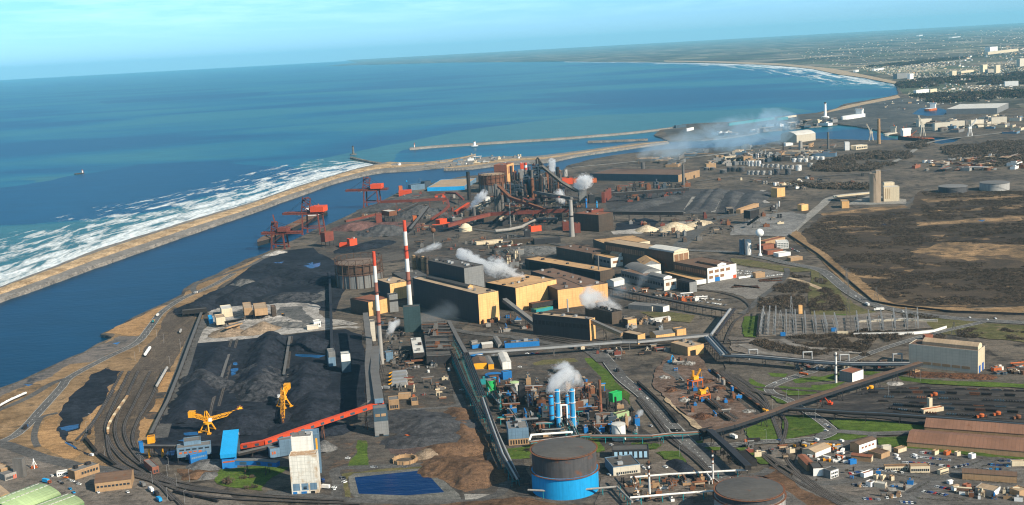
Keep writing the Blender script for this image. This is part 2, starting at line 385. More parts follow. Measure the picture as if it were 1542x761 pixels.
def foam_mat(nm='surf_foam', su=.008, sv=11, hi=.66):
 m, nt, b = _nt(nm); tc = N(nt, 'ShaderNodeTexCoord'); uv = N(nt, 'ShaderNodeSeparateXYZ'); L(nt, tc.outputs['UV'], uv.inputs[0])
 v = tc.outputs['UV']
 n1 = noise(nt, mapping(nt, v, (su, sv, 1)), 1.0, 5, .58, .7); n2 = noise(nt, mapping(nt, v, (su*6, sv*3, 1)), 1.0, 4, .6)
 f = math_(nt, 'MULTIPLY_ADD', n2, .22, math_(nt, 'MULTIPLY', n1, .88))
 g = math_(nt, 'ADD', f, math_(nt, 'MULTIPLY_ADD', math_(nt, 'POWER', uv.outputs[1], .6), -.27, .10))
 a = ramp(nt, g, [(.45, 0), (.52, .55), (hi, 1)])
 L(nt, ramp(nt, n2, [(.3, (.50,.60,.66)), (.6, (.85,.88,.88))]), b.inputs['Base Color']); b.inputs['Roughness'].default_value = .9
 tr = N(nt, 'ShaderNodeBsdfTransparent'); mx = N(nt, 'ShaderNodeMixShader'); out = [n for n in nt.nodes if n.type == 'OUTPUT_MATERIAL'][0]
 L(nt, math_(nt, 'MULTIPLY', a, .93), mx.inputs[0]); L(nt, tr.outputs[0], mx.inputs[1]); L(nt, b.outputs[0], mx.inputs[2]); L(nt, mx.outputs[0], out.inputs[0])
 return m
M_FOAM = foam_mat(); M_FOAMB = foam_mat('bay_foam', .0011, 7); M_CLOUDSH = water_mat('cloud_shadow_water', (.001,.044,.100), (.0015,.058,.120), (0,.05,.1), .32, True, .1, False); M_SILT = water_mat('silty_water', (.020,.105,.118), (.04,.135,.135), (0,.1,.1), .32, True, .1, False)  # the darker sea water has cloud shadow painted into its colour
WZ = -4.0
mb = MB(); mb.add([(-60000,-3000,WZ),(60000,-3000,WZ),(60000,66000,WZ),(-60000,66000,WZ)], [(0,1,2,3)]); struct('sea', mb, M_SEA)
coast = [(-420,790),(-260,705),(-60,612)]+[V8(*p) for p in ((0,625),(100,590),(250,520),(400,450),(480,420),(560,370),(650,335),(575,318),(700,258),(850,180),(950,135),(1040,90),(1050,60))]+\
 [(291,426),(326,413),(370,390.5),(383,387),(450,358),(519,327),(550,312),(573,304),(590,295),(604,288),(630,281),(649,276),(700,265),(745,263),(800,262),(848,256),(853,250),(890,240),(923,234),(946,231),(988,226),(1081,222),(1118,220),(1148,218),(1176,211),
  (1230,209),(1300,211),(1350,211),(1400,214),(1418,217),(1436,214),(1449,208),(1403,206),(1340,203),(1322,196),(1290,190),(1262,187),(1235,190),(1199,193),(1147,198),(1127,203),(1098,207),(1056,211),(1006,212),(985,203),(998,194),(1017,190),(1029,187),(1094,184),(1168,176),(1199,173),(1230,170),(1260,163),
  (1270,157),(1306,151),(1335,146),(1353,142),(1350,130),(1349,125),(1328,119),(1285,112),(1248,105),(1222,102),(1150,96.5),(1050,93.8),(950,92.4),(850,92),(750,92.5),(680,93.8),(600,96),(555,97.5),(490,100)]
cw = [G(p) for p in coast]; cw = [Vector((p.x, p.y)) for p in cw]
cj = []
for i, a in enumerate(cw[:-1]):
 b = cw[i+1]; cj.append(a); k = int((b-a).length/40); k = min(k, 12)
 for j in range(1, k):
  p = a.lerp(b, j/k); cj.append(p+Vector((rnd.uniform(-1, 1), rnd.uniform(-1, 1)))*min(3.5, (b-a).length*.05))
cj += [cw[-1], Vector((cw[-1].x, 65500)), Vector((59500, 65500)), Vector((59500, -2900)), Vector((-2500, -2900)), Vector((-1800, 200))]
mb = MB(); mb.prism([tuple(p) for p in cj], -8, 0.0, 1, 0); struct('land', mb, [M_LAND, M_ROCK])
sheet('channel_water', [(-700,760),(-300,520),(0,446),(80,414),(150,394),(300,338),(430,290),(560,262),(640,250),(800,246),(870,236),(990,218),(1150,205),(1300,192),(1345,207),(1440,205),(1450,216),(1300,216),(1180,216),(950,236),(850,262),(700,275),(600,295),(380,395),(150,520),(0,600),(-300,740)], M_CHAN, WZ+.15, rough=0)
def dike(name, sea, ch, zs, fr, ms, mats, rough=1.0):
 a = smooth([G(p) for p in sea], 8); b = smooth([G(p) for p in ch], 8)
 n = 150
 def res(q):
  d = [0]
  for i in range(1, len(q)): d.append(d[-1]+(q[i]-q[i-1]).length)
  out = []; j = 0
  for i in range(n):
   t = d[-1]*i/(n-1)
   while j < len(q)-2 and d[j+1] < t: j += 1
   out.append(q[j].lerp(q[j+1], (t-d[j])/max(1e-6, d[j+1]-d[j])))
  return out
 a = res(a); b = res(b); mb = MB(); k = len(zs)
 for i in range(n-1):
  rows = []
  for ii in (i, i+1):
   r_ = random.Random(ii*13)
   rows.append([tuple(a[ii].lerp(b[ii], f)*1.0+Vector((r_.uniform(-1,1)*rough, r_.uniform(-1,1)*rough, zs[j]+r_.uniform(-.4,.4)*rough))) for j, f in enumerate(fr)])
  for j in range(k-1): mb.add([rows[0][j], rows[1][j], rows[1][j+1], rows[0][j+1]], [(3,2,1,0)], ms[j])
 return struct(name, mb, mats)
DM = [M_ROCK, M_PATH, M_ROCKT]
S_line = [(-330,560),(-120,480),(0,432),(69,405.5),(147,375),(219,352.5),(291,330),(343,315),(384,303),(420,290),(459,277),(499,265),(538,253.5),(562,248),(578,244.5)]
C_line = [(-330,590),(-120,500),(0,453),(58,433),(137,404),(158,397),(240,368),(309,344),(394,315),(420,305),(459,291.5),(499,277),(538,266.5),(570,260),(602,257.5)]
dike('breakwater', S_line, C_line, (-5,1.5,3.5,5.5,4.5,2.0,1.5,-5), (0,.06,.30,.36,.60,.68,.95,1.0), (0,1,2,2,2,1,0), DM)
dike('harbour_spit', [(572,246),(581,243),(600,244),(640,243.5),(678,239),(716,232.5)], [(596,258),(625,256.5),(649,253.5),(666,252),(690,246),(717,234)], (-5,0,1.5,3,2,0,-5), (0,.08,.3,.5,.7,.93,1), (0,2,1,2,1,0), DM)
dike('harbour_quay', [(672,252),(700,244),(722,237),(760,236),(800,236),(860,229),(920,221),(955,216),(1000,213)], [(668,255.5),(707,254),(745,249.5),(790,246),(832,243),(870,235),(930,226),(975,219.5),(1008,215)], (-5,1.5,2,2.5,2,1,-5), (0,.06,.3,.5,.75,.95,1), (0,1,1,2,1,0), DM)
dike('sea_jetty', [(617,223.2),(660,219.6),(715,216.2),(770,212.5),(830,209),(900,203.5),(950,199.5),(1015,192)], [(617,224.6),(660,221),(715,217.6),(770,214),(830,210.4),(900,205),(950,200.6),(1016,193.2)], (-5,2,3,3,2,-5), (0,.1,.3,.6,.9,1), (1,1,1,1,1), DM, .5)
dike('groyne', [(528,236),(545,240),(562,243.5),(580,246)], [(527,238),(545,242),(562,245.5),(578,247.5)], (-5,1,2.5,2.5,1,-5), (0,.1,.35,.65,.9,1), (0,0,0,0,0), DM)
dike('inner_jetty', [(885,212.6),(930,211),(974,209.2)], [(885,214.2),(930,212.4),(976,210.4)], (-5,1,2,2,1,-5), (0,.1,.35,.65,.9,1), (0,0,0,0,0), DM)
def surf(name, near, far, mt=None):
 a = smooth([G(*p, WZ) for p in near], 8); b = smooth([G(*p, WZ) for p in far], 8); n = len(a); me = bpy.data.meshes.new(name)
 vs = [(p.x, p.y, WZ+.1) for p in a]+[(p.x, p.y, WZ+.1) for p in b]
 me.from_pydata(vs, [], [(i, i+1, n+i+1, n+i) if True else () for i in range(n-1)])
 ul = me.uv_layers.new(name='UVMap'); d = [0]
 for i in range(1, n): d.append(d[-1]+(a[i]-a[i-1]).length)
 for lp in me.loops:
  i = lp.vertex_index; ul.data[lp.index].uv = (d[i % n]/1.0, 0 if i < n else 1)
 me.materials.append(mt or M_FOAM); me.update()
 o = bpy.data.objects.new(name, me); COL.objects.link(o); o['kind'] = 'structure'; return o
for p_, m_ in ((((-60,292),(40,276),(115,262),(210,246),(330,242),(440,250),(470,257),(400,272),(330,290),(250,312),(190,322),(100,331),(0,337),(-80,345)), M_CLOUDSH), (((150,152),(300,143),(415,137),(400,142),(250,152),(160,156)), M_CLOUDSH), (((30,268),(120,263),(195,265),(150,271),(60,275)), M_SILT), (((-80,347),(0,339),(100,333),(190,324),(250,314),(330,303),(280,325),(160,366),(60,404),(0,430),(-120,478)), M_SILT), (((400,262),(470,240),(560,222),(720,192),(900,172),(1060,166),(1180,160),(1230,166),(1160,174),(1090,183),(1010,190),(900,202),(720,214),(610,224),(590,241),(530,246),(440,262)), M_SILT), (((850,152),(1000,144),(1150,138),(1300,133),(1240,144),(1050,150),(900,156)), M_CLOUDSH)):
 sheet('sea_patch', p_, m_, WZ+.05+.01*p_[0][1]/400, rough=26)  # dark sheets paint cloud shadow on the sea, pale ones are silt
surf('surf', [(-120,483),(0,434),(69,407),(147,377),(219,354),(291,331.5),(343,316.5),(384,304),(420,291.5),(459,278.5),(499,266.5),(538,254.5),(562,248)],
     [(-160,385),(-20,352),(55,336),(130,315),(205,300),(270,286),(315,276),(350,268),(380,259),(420,250),(458,243),(500,239),(540,238)])
surf('surf', [(1353,131),(1335,123),(1300,117),(1265,110),(1222,104),(1150,98),(1050,95),(950,93.4),(850,92.8)], [(1352,132.5),(1330,134),(1285,132.5),(1240,128),(1190,117),(1130,106),(1050,99.5),(950,95.8),(850,94.4)], M_FOAMB)
sheet('countryside_ground', [(1360,142),(1349,127),(1328,120),(1285,113),(1222,103),(1150,97.4),(1050,94.6),(850,92.6),(680,94.3),(555,98),(520,90),(900,68),(1542,30),(1900,6),(1900,170),(1600,165),(1440,160)], M_FAR, rough=0)
sheet('sand_beach', [(1262,112),(1300,117),(1340,125),(1352,127),(1354,124),(1310,114.5),(1255,103.5),(1180,96),(1080,92.3),(1000,91.4),(1000,92.8),(1080,94.5),(1180,99),(1225,104)], M_SAND, rough=0)
sheet('sand_beach', [(1235,171),(1275,159),(1310,152),(1352,143.5),(1356,147),(1310,158),(1262,168)], M_SAND, rough=0)
sheet('peninsula_ground', [(1000,197),(1030,188),(1094,186),(1168,178),(1240,171),(1300,158),(1352,148),(1400,150),(1440,175),(1440,200),(1350,200),(1262,185),(1190,190),(1120,201),(1060,208),(1010,210)], gmat('peninsula_soil', (.05,.055,.06), (.11,.11,.105), (.2,.19,.17), .006, .03, .62), rough=2)
sheet('dock_water', [Y7(*p) for p in ((500,195),(640,190),(760,215),(700,255),(560,262),(430,245))], M_CHAN, rough=0)
sheet('dry_grass', [(-300,730),(-60,625),(0,597),(60,570),(110,541),(165,512),(173,503),(240,466),(277,445),(300,428),(335,413),(385,390),(430,375),(400,395),(340,425),(300,462),(306,480),(262,585),(230,655),(205,715),(120,700),(60,690),(0,690),(-200,740)], M_TAN, rough=6)
sheet('coast_mud', [V8(*p) for p in ((0,640),(100,600),(250,530),(400,455),(490,425),(600,370),(680,330),(800,330),(760,370),(600,440),(520,480),(400,490),(300,560),(140,620),(60,650),(0,680),(-200,760),(-200,700))], gmat('coast_mud', (.09,.085,.08), (.20,.17,.15), (.05,.055,.065), .02, .1, .6), rough=5)
sheet('ballast_yard', [(262,462),(296,470),(288,505),(262,548),(243,585),(222,640),(208,672),(225,705),(250,722),(190,722),(160,700),(145,680),(142,655),(152,625),(175,590),(200,555),(222,520),(243,492)], M_RAILY, rough=5)
sheet('bare_ground', [(-250,700),(0,668),(60,685),(150,705),(215,712),(330,740),(400,765),(330,900),(-350,900)], gmat('bare_ground', (.11,.095,.082), (.21,.18,.155), (.07,.062,.056), .02, .12, .6), rough=5)
sheet('bright_dry_grass', [T1(*p) for p in ((262,272),(330,240),(322,330),(375,410),(460,462),(430,492),(370,496),(285,450),(222,400),(222,340))], M_TANO, rough=3)
sheet('bright_dry_grass', [T1(*p) for p in ((930,0),(1000,0),(960,130),(900,280),(860,350),(800,390),(790,330),(850,230),(905,110))], M_TANO, rough=4)
sheet('bright_dry_grass', [T1(*p) for p in ((395,350),(470,300),(530,230),(600,130),(640,90),(560,260),(470,360),(440,400),(390,390))], M_TANO, rough=3)
sheet('bright_dry_grass', [V8(*p) for p in ((600,310),(740,245),(870,180),(960,150),(900,240),(850,290),(780,330))], M_TANO, rough=4)
sheet('grey_ballast_patch', [T1(*p) for p in ((890,120),(950,115),(945,150),(880,155))], M_DARKY, rough=3)
sheet('grey_ballast_patch', [T1(*p) for p in ((840,230),(910,228),(905,270),(830,268))], M_DARKY, rough=3)
sheet('coal_dust_strip', [T1(*p) for p in ((520,15),(600,-20),(690,-5),(660,60),(610,130),(530,225),(460,300),(450,330),(390,345),(375,375),(430,430),(510,465),(500,480),(420,440),(350,385),(325,320),(340,235),(390,150))], M_COAL, rough=5)
sheet('puddle', [T1(*p) for p in ((335,320),(450,300),(445,322),(380,340))], M_PUD, rough=2)
sheet('puddle', [T1(*p) for p in ((370,400),(440,435),(430,440),(372,408))], M_PUD, rough=1)
sheet('puddle', [V8(*p) for p in ((640,370),(690,362),(670,380))], M_PUD, rough=1)
sheet('puddle', [V8(*p) for p in ((130,605),(190,605),(160,618))], M_PUD, rough=1)
road('coast_road', [(-120,705),(0,666),(34,647),(61,618),(92,584),(106,568),(158,540),(205,517),(226,493),(244,470),(276,449),(305,437),(330,425),(352,412)], 11, M_ROAD, line=M_MARK)
road('coast_road', [(106,569),(80,577),(40,600),(0,617),(-80,650)], 9, M_ASPH)
road('coast_road', [(295,442),(291,434),(300,426),(330,416),(372,402),(402,387),(430,377)], 9, M_ASPH)
road('site_road', [(-60,660),(0,668),(32,678),(66,690),(106,700),(148,706),(200,713),(255,725)], 14, M_ASPH)
road('dirt_track', [T1(*p) for p in ((215,430),(195,380),(205,320),(240,260),(330,235))], 6, M_ASPH)
sheet('coal_floor', [(226,668),(262,582),(299,494),(306,512),(420,506),(520,496),(545,505),(565,560),(568,600),(560,640),(500,680),(420,690),(300,700),(245,700)], M_COAL, rough=4)
sheet('coal_floor', [(268,472),(303,464),(340,430),(380,400),(430,378),(480,372),(520,378),(530,420),(505,470),(440,462),(320,466),(300,478)], M_COAL, rough=5)
sheet('coal_floor', [(470,372),(500,340),(560,310),(620,300),(680,296),(700,330),(690,370),(600,392),(540,400),(500,392)], M_DARKY, rough=5)
sheet('pale_yard', [U1(*p) for p in ((450,170),(700,150),(900,135),(1000,140),(1070,160),(1075,205),(1100,225),(1212,240),(1212,262),(1060,290),(800,318),(370,368),(395,300),(440,215))], M_PALE, rough=4)
sheet('grey_crusher_floor', [U1(*p) for p in ((840,165),(960,155),(985,200),(1080,250),(1060,282),(880,285),(800,240))], M_GREYP, rough=4)
road('pale_road', [U1(*p) for p in ((880,142),(980,148),(1030,175),(1035,205),(1080,232),(1160,240),(1260,262))], 14, M_PALE)
road('pale_road', [U1(*p) for p in ((375,362),(600,345),(830,318),(1060,292),(1210,276),(1290,280))], 9, M_PALE)
road('conveyor_lane', [T2(*p) for p in ((150,380),(190,250),(245,90),(290,-30),(340,-180),(400,-300))], 16, M_ASPH)
for p in (((580,345),(530,520),(470,730)), ((890,330),(870,480),(845,640))): track([U1(*q) for q in p], n=2, gap=7, name='stacker_track')
track([T2(510,0), T2(470,110), T2(420,360)], n=1, name='stacker_track'); track([T2(873,-20), T2(850,200), T2(838,350)], n=2, gap=6, name='stacker_track')
for p in (((915,190),(1000,182),(1060,190),(1000,205),(920,205)), ((730,235),(800,225),(790,245),(740,262)), ((430,40),(470,35),(465,55),(440,60)), ((290,350),(380,345),(370,362),(300,365)), ((255,395),(310,380),(300,405)), ((200,455),(245,450),(235,478),(195,478))): sheet('puddle', [T2(*q) for q in p], M_PUD, rough=2)
for p in (((570,480),(592,478),(590,495),(572,492)), ((930,430),(1100,440),(1060,452),(930,442)), ((560,515),(600,510),(590,560),(566,560)), ((440,570),(475,565),(460,590)), ((820,520),(850,515),(840,540))): sheet('puddle', [U1(*q) for q in p], M_PUD, rough=2)
for p in (((245,620),(330,600),(390,590),(380,612),(300,640),(250,650)), ((300,600),(350,585),(345,598)), ((120,590),(180,585),(160,610))): sheet('puddle', [U6(*q) for q in p], M_PUD, rough=3)
sheet('scree', [U1(*p) for p in ((1110,60),(1060,80),(1020,110),(1040,140),(1100,120))], M_GREYP, rough=3)
sheet('dark_yard', [(470,690),(500,640),(560,600),(545,500),(600,470),(680,478),(700,500),(740,560),(760,640),(800,720),(790,765),(480,765)], M_DARKY, rough=4)
sheet('olive_grass', [T2(*p) for p in ((495,560),(640,545),(790,535),(890,545),(800,600),(740,680),(560,660),(480,640))], M_GREEN, rough=3)
sheet('olive_grass', [T2(*p) for p in ((250,555),(340,555),(400,600),(340,610),(270,590))], M_BROWN, rough=3)
sheet('pond_bank', [T3(*p) for p in ((170,600),(200,582),(610,552),(640,560),(800,700),(815,735),(500,742),(210,722),(180,690))], gmat('pond_bank', (.10,.10,.095), (.17,.165,.15), (.07,.07,.07), .03, .2), rough=0)
sheet('pond_water', [T3(*p) for p in ((205,605),(600,563),(716,690),(500,708),(228,698))], M_POND, rough=0)
sheet('olive_grass', [T3(*p) for p in ((130,585),(180,575),(330,560),(600,540),(640,545),(690,600),(660,590),(610,550),(200,580),(170,600),(180,690),(190,720),(150,715))], M_GREEN2, rough=2)
sheet('olive_grass', [T3(*p) for p in ((222,392),(272,395),(285,540),(160,555),(215,470))], M_GREEN, rough=2)
road('site_road', [T3(*p) for p in ((40,1000),(90,760),(110,640),(100,560),(290,545),(440,540),(640,530))], 9, M_ASPH)
road('site_road', [T3(*p) for p in ((-300,690),(0,712),(200,735),(500,745),(820,740),(960,720),(1040,690),(1060,620),(1000,540),(930,440),(880,330),(830,230),(790,130))], 9, M_ASPH)
sheet('ore_fines', [T3(*p) for p in ((400,425),(780,400),(790,430),(650,460),(560,465),(460,490),(410,470))], gmat('ore_fines', (.07,.05,.045), (.13,.09,.08), None, .03, .2), rough=4)
sheet('concrete_slab', [T3(*p) for p in ((830,700),(980,700),(900,730),(835,732))], M_CONC, rough=0)
sheet('brown_earth', [T3(*p) for p in ((720,200),(820,205),(880,300),(940,430),(1000,640),(830,690),(740,640),(660,580),(650,440),(800,430),(770,320))], M_BROWN, rough=5)
road('site_road', [T3(*p) for p in ((400,228),(560,215),(720,205),(830,180))], 6, M_ROAD)
sheet('dark_yard', [(690,505),(760,490),(880,520),(960,640),(1000,665),(940,675),(760,680),(740,640),(715,580)], M_DARKY, rough=4)
for p in (((280,25),(340,8),(500,0),(520,18),(300,38)),): sheet('olive_grass', [T4(*q) for q in p], M_GREEN2, rough=2)
sheet('olive_grass', [T4(*p) for p in ((552,0),(610,0),(640,40),(720,130),(790,190),(800,250),(740,200),(640,150),(640,100))], M_GREEN, rough=2)
sheet('olive_grass', [T4(*p) for p in ((150,470),(250,455),(300,440),(620,420),(660,480),(620,490),(480,470),(280,480),(270,520),(160,525))], M_GREEN, rough=2)
sheet('olive_grass', [T4(*p) for p in ((795,440),(850,436),(890,445),(940,460),(900,475),(790,462))], M_GREEN, rough=2)
sheet('olive_grass', [T4(*p) for p in ((920,490),(1010,480),(1060,520),(1080,545),(1000,530))], M_GREEN, rough=2)
sheet('brown_earth', [T4(*p) for p in ((0,740),(200,720),(350,745),(600,760),(-100,900),(-200,760))], M_BROWN, rough=4)
sheet('bare_ground', [T4(*p) for p in ((640,620),(1000,520),(1110,600),(1120,900),(600,900))], gmat('works_ground', (.10,.082,.07), (.19,.16,.135), (.065,.055,.05), .02, .12, .58), rough=4)
M_SCRUBG = gmat('scrub_ground', (.036,.028,.021), (.088,.064,.043), (.27,.175,.095), .006, .035, .62)
M_LOT = gmat('lot_asphalt', (.085,.077,.071), (.15,.137,.125), (.20,.175,.15), .02, .14, .66)
M_YARDB = gmat('wagon_yard_ground', (.035,.033,.034), (.085,.075,.068), (.12,.10,.085), .014, .1, .62, aniso=(.25, 1, math.radians(-8)))
sheet('concrete_yard', [U4(*p) for p in ((330,285),(480,215),(560,150),(700,175),(850,195),(855,228),(760,290),(690,342),(625,345),(560,320),(480,300))], gmat('concrete_yard', (.15,.135,.12), (.23,.21,.19), (.11,.10,.09), .02, .15), rough=3)
sheet('olive_grass', [U4(*p) for p in ((530,110),(640,120),(850,160),(960,165),(1000,185),(860,195),(700,165),(560,145))], M_GREEN2, rough=3)
sheet('dark_yard', [(560,440),(640,380),(760,350),(800,380),(900,360),(1000,380),(1050,440),(900,500),(760,500),(640,480)], M_DARKY, rough=4)
sheet('dark_yard', [(690,300),(740,270),(830,262),(920,268),(930,300),(900,340),(760,350),(690,340)], M_DARKY, rough=4)
sheet('coal_floor', [V1(*p) for p in ((190,370),(260,310),(470,300),(680,282),(850,288),(1000,285),(1085,300),(1115,370),(980,412),(880,425),(640,428),(470,420),(240,425))], gmat('ore_floor', (.035,.035,.038), (.085,.08,.078), (.05,.05,.055), .006, .05, .6), rough=4)
sheet('coal_floor', [V1(*p) for p in ((260,480),(420,450),(500,470),(480,500),(400,520),(250,520))], M_COAL, rough=4)
road('site_road', [V1(*p) for p in ((1120,370),(1000,410),(880,440),(800,460),(730,510),(640,590),(600,640))], 26, M_ASPH)
road('site_road', [V1(*p) for p in ((1100,290),(1070,310),(1080,340),(1120,365))], 12, M_PALE)
road('site_road', [V2(*p) for p in ((640,245),(470,265),(420,300),(360,350),(300,400),(265,440))], 18, M_CONC)
road('site_road', [V2(*p) for p in ((760,330),(840,270),(900,230))], 10, M_ASPH)
sheet('pale_yard', [V2(*p) for p in ((0,400),(150,345),(280,330),(350,345),(300,410),(255,445),(120,440),(0,440))], gmat('stone_yard', (.13,.125,.12), (.26,.25,.24), (.09,.09,.09), .01, .08), rough=4)
sheet('pale_yard', [V1(*p) for p in ((230,525),(380,510),(520,525),(660,530),(740,470),(620,470),(560,480),(400,540),(240,545))], M_PALE, rough=4)
sheet('concrete_apron', [V2(*p) for p in ((520,300),(640,255),(800,275),(800,295),(640,300))], M_CONC, rough=2)
sheet('scrub_ground', [V2(*p) for p in ((300,440),(400,362),(480,335),(820,318),(870,235),(960,240),(1340,235),(1500,240),(1600,780),(1340,765),(900,770),(760,755),(640,690),(560,610),(480,560),(380,490))], M_SCRUBG, rough=8)
sheet('tan_verge', [V2(*p) for p in ((268,438),(300,410),(330,440),(400,500),(500,580),(600,650),(720,740),(780,760),(650,745),(560,690),(470,610),(370,520))], M_TAN, rough=5)
for p in (((415,338),(600,318),(800,303),(815,312),(620,335),(420,350)), ((415,380),(600,368),(770,362),(700,378),(430,388)), ((395,405),(500,400),(700,385),(760,388),(600,402),(420,415)), ((870,275),(1100,265),(1340,250),(1340,262),(1100,282),(900,290)), ((880,325),(1100,318),(1340,298),(1340,315),(1050,332),(920,335)), ((850,380),(1000,375),(1340,350),(1340,372),(1000,388),(850,398)), ((820,515),(960,475),(1100,470),(1340,485),(1340,560),(1150,545),(1000,540),(900,525)), ((1040,545),(1100,540),(1170,550),(1080,556)), ((550,610),(640,620),(760,635),(680,640),(580,630)), ((790,600),(840,595),(820,608)), ((910,440),(980,436),(970,446))): sheet('marsh_grass', [V2(*q) for q in p], gmat('marsh_grass', (.10,.072,.045), (.36,.23,.12), (.085,.062,.042), .012, .06, .52), rough=9)
for p in (((670,392),(720,386),(765,388),(720,398)), ((730,340),(765,338),(750,348)), ((1130,372),(1165,368),(1150,378))): sheet('marsh_pool', [V2(*q) for q in p], M_POND, rough=3)
sheet('tan_verge', [U5(*p) for p in ((320,170),(420,215),(640,235),(800,240),(1000,245),(1212,235),(1212,275),(1000,275),(700,262),(480,245),(340,215))], M_TAN, rough=5)
sheet('olive_grass', [U5(*p) for p in ((0,20),(30,20),(110,100),(200,190),(300,250),(420,290),(600,290),(760,310),(980,325),(760,400),(560,300),(300,330),(100,320),(0,290))], M_GREEN2, rough=4)
sheet('olive_grass', [U5(*p) for p in ((800,325),(1212,345),(1212,440),(1000,420),(820,400),(760,390),(960,335))], M_GREEN2, rough=4)
sheet('olive_grass', [U4(*p) for p in ((610,445),(690,440),(675,565),(610,560),(600,520))], M_GREEN, rough=2)
sheet('olive_grass', [U4(*p) for p in ((1120,435),(1190,430),(1190,470),(1125,465))], M_GREEN, rough=2)
sheet('olive_grass', [U4(*p) for p in ((10,418),(200,420),(330,440),(300,480),(120,460))], M_GREEN2, rough=2)
sheet('substation_gravel', [U4(*p) for p in ((700,425),(1212,440),(1380,420),(1640,455),(1680,510),(1200,545),(1180,555),(690,560))], gmat('substation_gravel', (.13,.115,.10), (.23,.20,.175), (.17,.12,.08), .01, .1), rough=2)
sheet('bare_ground', [U4(*p) for p in ((500,560),(690,575),(860,580),(1212,640),(1212,690),(760,700),(540,640))], MC['bare_ground'], rough=4)
sheet('dark_yard', [(1090,545),(1140,535),(1300,560),(1370,548),(1400,560),(1480,566),(1600,560),(1600,590),(1400,575),(1290,600),(1100,590)], gmat('pipe_corridor_ground', (.07,.06,.05), (.14,.12,.10), (.06,.07,.03), .02, .12), rough=4)
GL = [((610,330),(690,298),(765,270),(800,330),(815,392),(640,398)), ((835,255),(955,250),(1078,332),(1060,350),(850,390),(828,330)), ((1062,378),(1150,355),(1240,352),(1320,370),(1200,398),(1080,396)), ((640,40),(740,85),(755,120),(700,110),(640,75)), ((800,85),(1000,95),(1060,105),(1000,130),(860,138)), ((740,10),(860,15),(840,35),(760,30)), ((880,45),(1060,30),(1212,0),(1212,20),(1050,60),(900,70)), ((760,140),(840,165),(860,190),(800,180)), ((560,440),(640,430),(720,480),(760,530),(700,530)), ((335,435),(480,430),(470,450),(380,460)), ((395,490),(430,475),(470,490),(500,560),(440,530)), ((315,400),(380,395),(360,415)), ((90,410),(140,420),(110,445),(60,440)), ((120,460),(240,455),(280,520),(150,500))]
for p in GL: sheet('green_grass', [T5(*q) for q in p], M_GREEN, rough=2)
for p in (((100,280),(250,273),(480,293),(705,318),(690,335),(480,350),(340,355),(170,335)), ((372,382),(560,368),(545,432),(380,432)), ((545,430),(760,445),(1000,472),(1300,500),(1300,515),(1000,492),(740,462),(545,445)), ((500,30),(620,45),(900,60),(1212,75),(1300,80),(1300,100),(1000,90),(700,75),(520,55)), ((0,30),(110,40),(130,55),(0,60)), ((300,0),(400,5),(330,25),(295,20)), ((0,80),(100,75),(200,60),(120,100),(0,125)), ((1060,300),(1212,285),(1212,330),(1120,325))): sheet('green_grass', [T6(*q) for q in p], M_GREEN, rough=2)
sheet('wagon_yard', [T6(*p) for p in ((120,160),(300,110),(470,85),(560,75),(800,95),(1300,115),(1300,345),(1000,325),(700,305),(480,285),(200,260),(30,232),(60,200))], M_YARDB, rough=4)
sheet('scrap_yard', [Z7(*p) for p in ((60,130),(240,140),(310,200),(420,310),(560,480),(700,580),(760,585),(540,650),(330,700),(280,705),(150,570),(0,450),(-90,350),(-60,230))], M_SCRAP, rough=4)
sheet('dark_yard', [Z7(*p) for p in ((0,200),(60,190),(160,330),(240,400),(200,420),(100,330),(0,260))], M_ASPH, rough=3)
sheet('dark_yard', [Z7(*p) for p in ((420,300),(470,320),(560,430),(720,560),(730,590),(700,590),(560,460),(440,350))], M_DARKY, rough=3)
sheet('sandy_edge', [Z7(*p) for p in ((0,440),(60,500),(180,600),(290,690),(260,700),(200,660),(100,560),(0,470))], M_SAND, rough=2)
sheet('lot_asphalt', [T6(*p) for p in ((-40,430),(60,400),(200,410),(350,420),(540,440),(760,465),(1000,490),(1300,515),(1400,900),(-100,900),(-160,700),(-100,560))], M_LOT, rough=3)
sheet('gravel_lot', [Z5(*p) for p in ((960,585),(1050,560),(1260,560),(1330,590),(1180,650),(1000,635))], M_CONC, rough=3)
sheet('brown_earth', [Z5(*p) for p in ((440,590),(700,600),(960,640),(1180,660),(1160,690),(700,680),(500,640))], MC['bare_ground'], rough=4)
sheet('brown_earth', [T5(*p) for p in ((710,580),(760,545),(900,640),(1040,720),(1212,800),(1000,790),(860,690),(740,610))], M_BROWN, rough=3)
sheet('bare_ground', [T5(*p) for p in ((700,430),(830,420),(870,540),(790,540))], MC['bare_ground'], rough=3)
road('main_road', [T4(600,-60), T4(660,0), T4(740,100), T4(860,200), T4(960,305), T4(1040,385), T5(220,340), T5(310,430), T5(400,535), T5(520,640), T5(700,760), T5(900,880)], 13, M_ROAD, line=M_MARK)
road('main_road', [(985,377),(1040,378),(1103,381),(1155,390),(1184,397),(1211,402),(1240,410),(1275,438),(1309,457),(1346,467),(1386,474),(1433,480),(1486,484),(1560,488)], 15, M_ROAD, line=M_MARK)
road('main_road', [(1262,552),(1283,544),(1322,529),(1370,513.5),(1407,503),(1481,486)], 9, M_ROAD, line=M_MARK)
road('site_road', [T5(*p) for p in ((1100,-60),(1000,0),(960,12),(870,42),(800,70),(752,95),(765,125),(860,165),(920,205),(990,245),(1080,310),(1110,345),(1070,372),(1000,388),(850,400),(700,405),(520,425),(430,420),(330,430))], 10, M_ROAD, line=M_MARK)
road('site_road', [T6(*p) for p in ((92,345),(150,345),(230,350),(330,358),(500,354),(640,345),(720,330))], 10, M_ROAD)
road('site_road', [T6(*p) for p in ((40,380),(60,360),(110,348),(200,346),(300,352),(345,365),(330,385),(250,400),(120,405),(40,400),(40,380))], 7, M_ROAD)
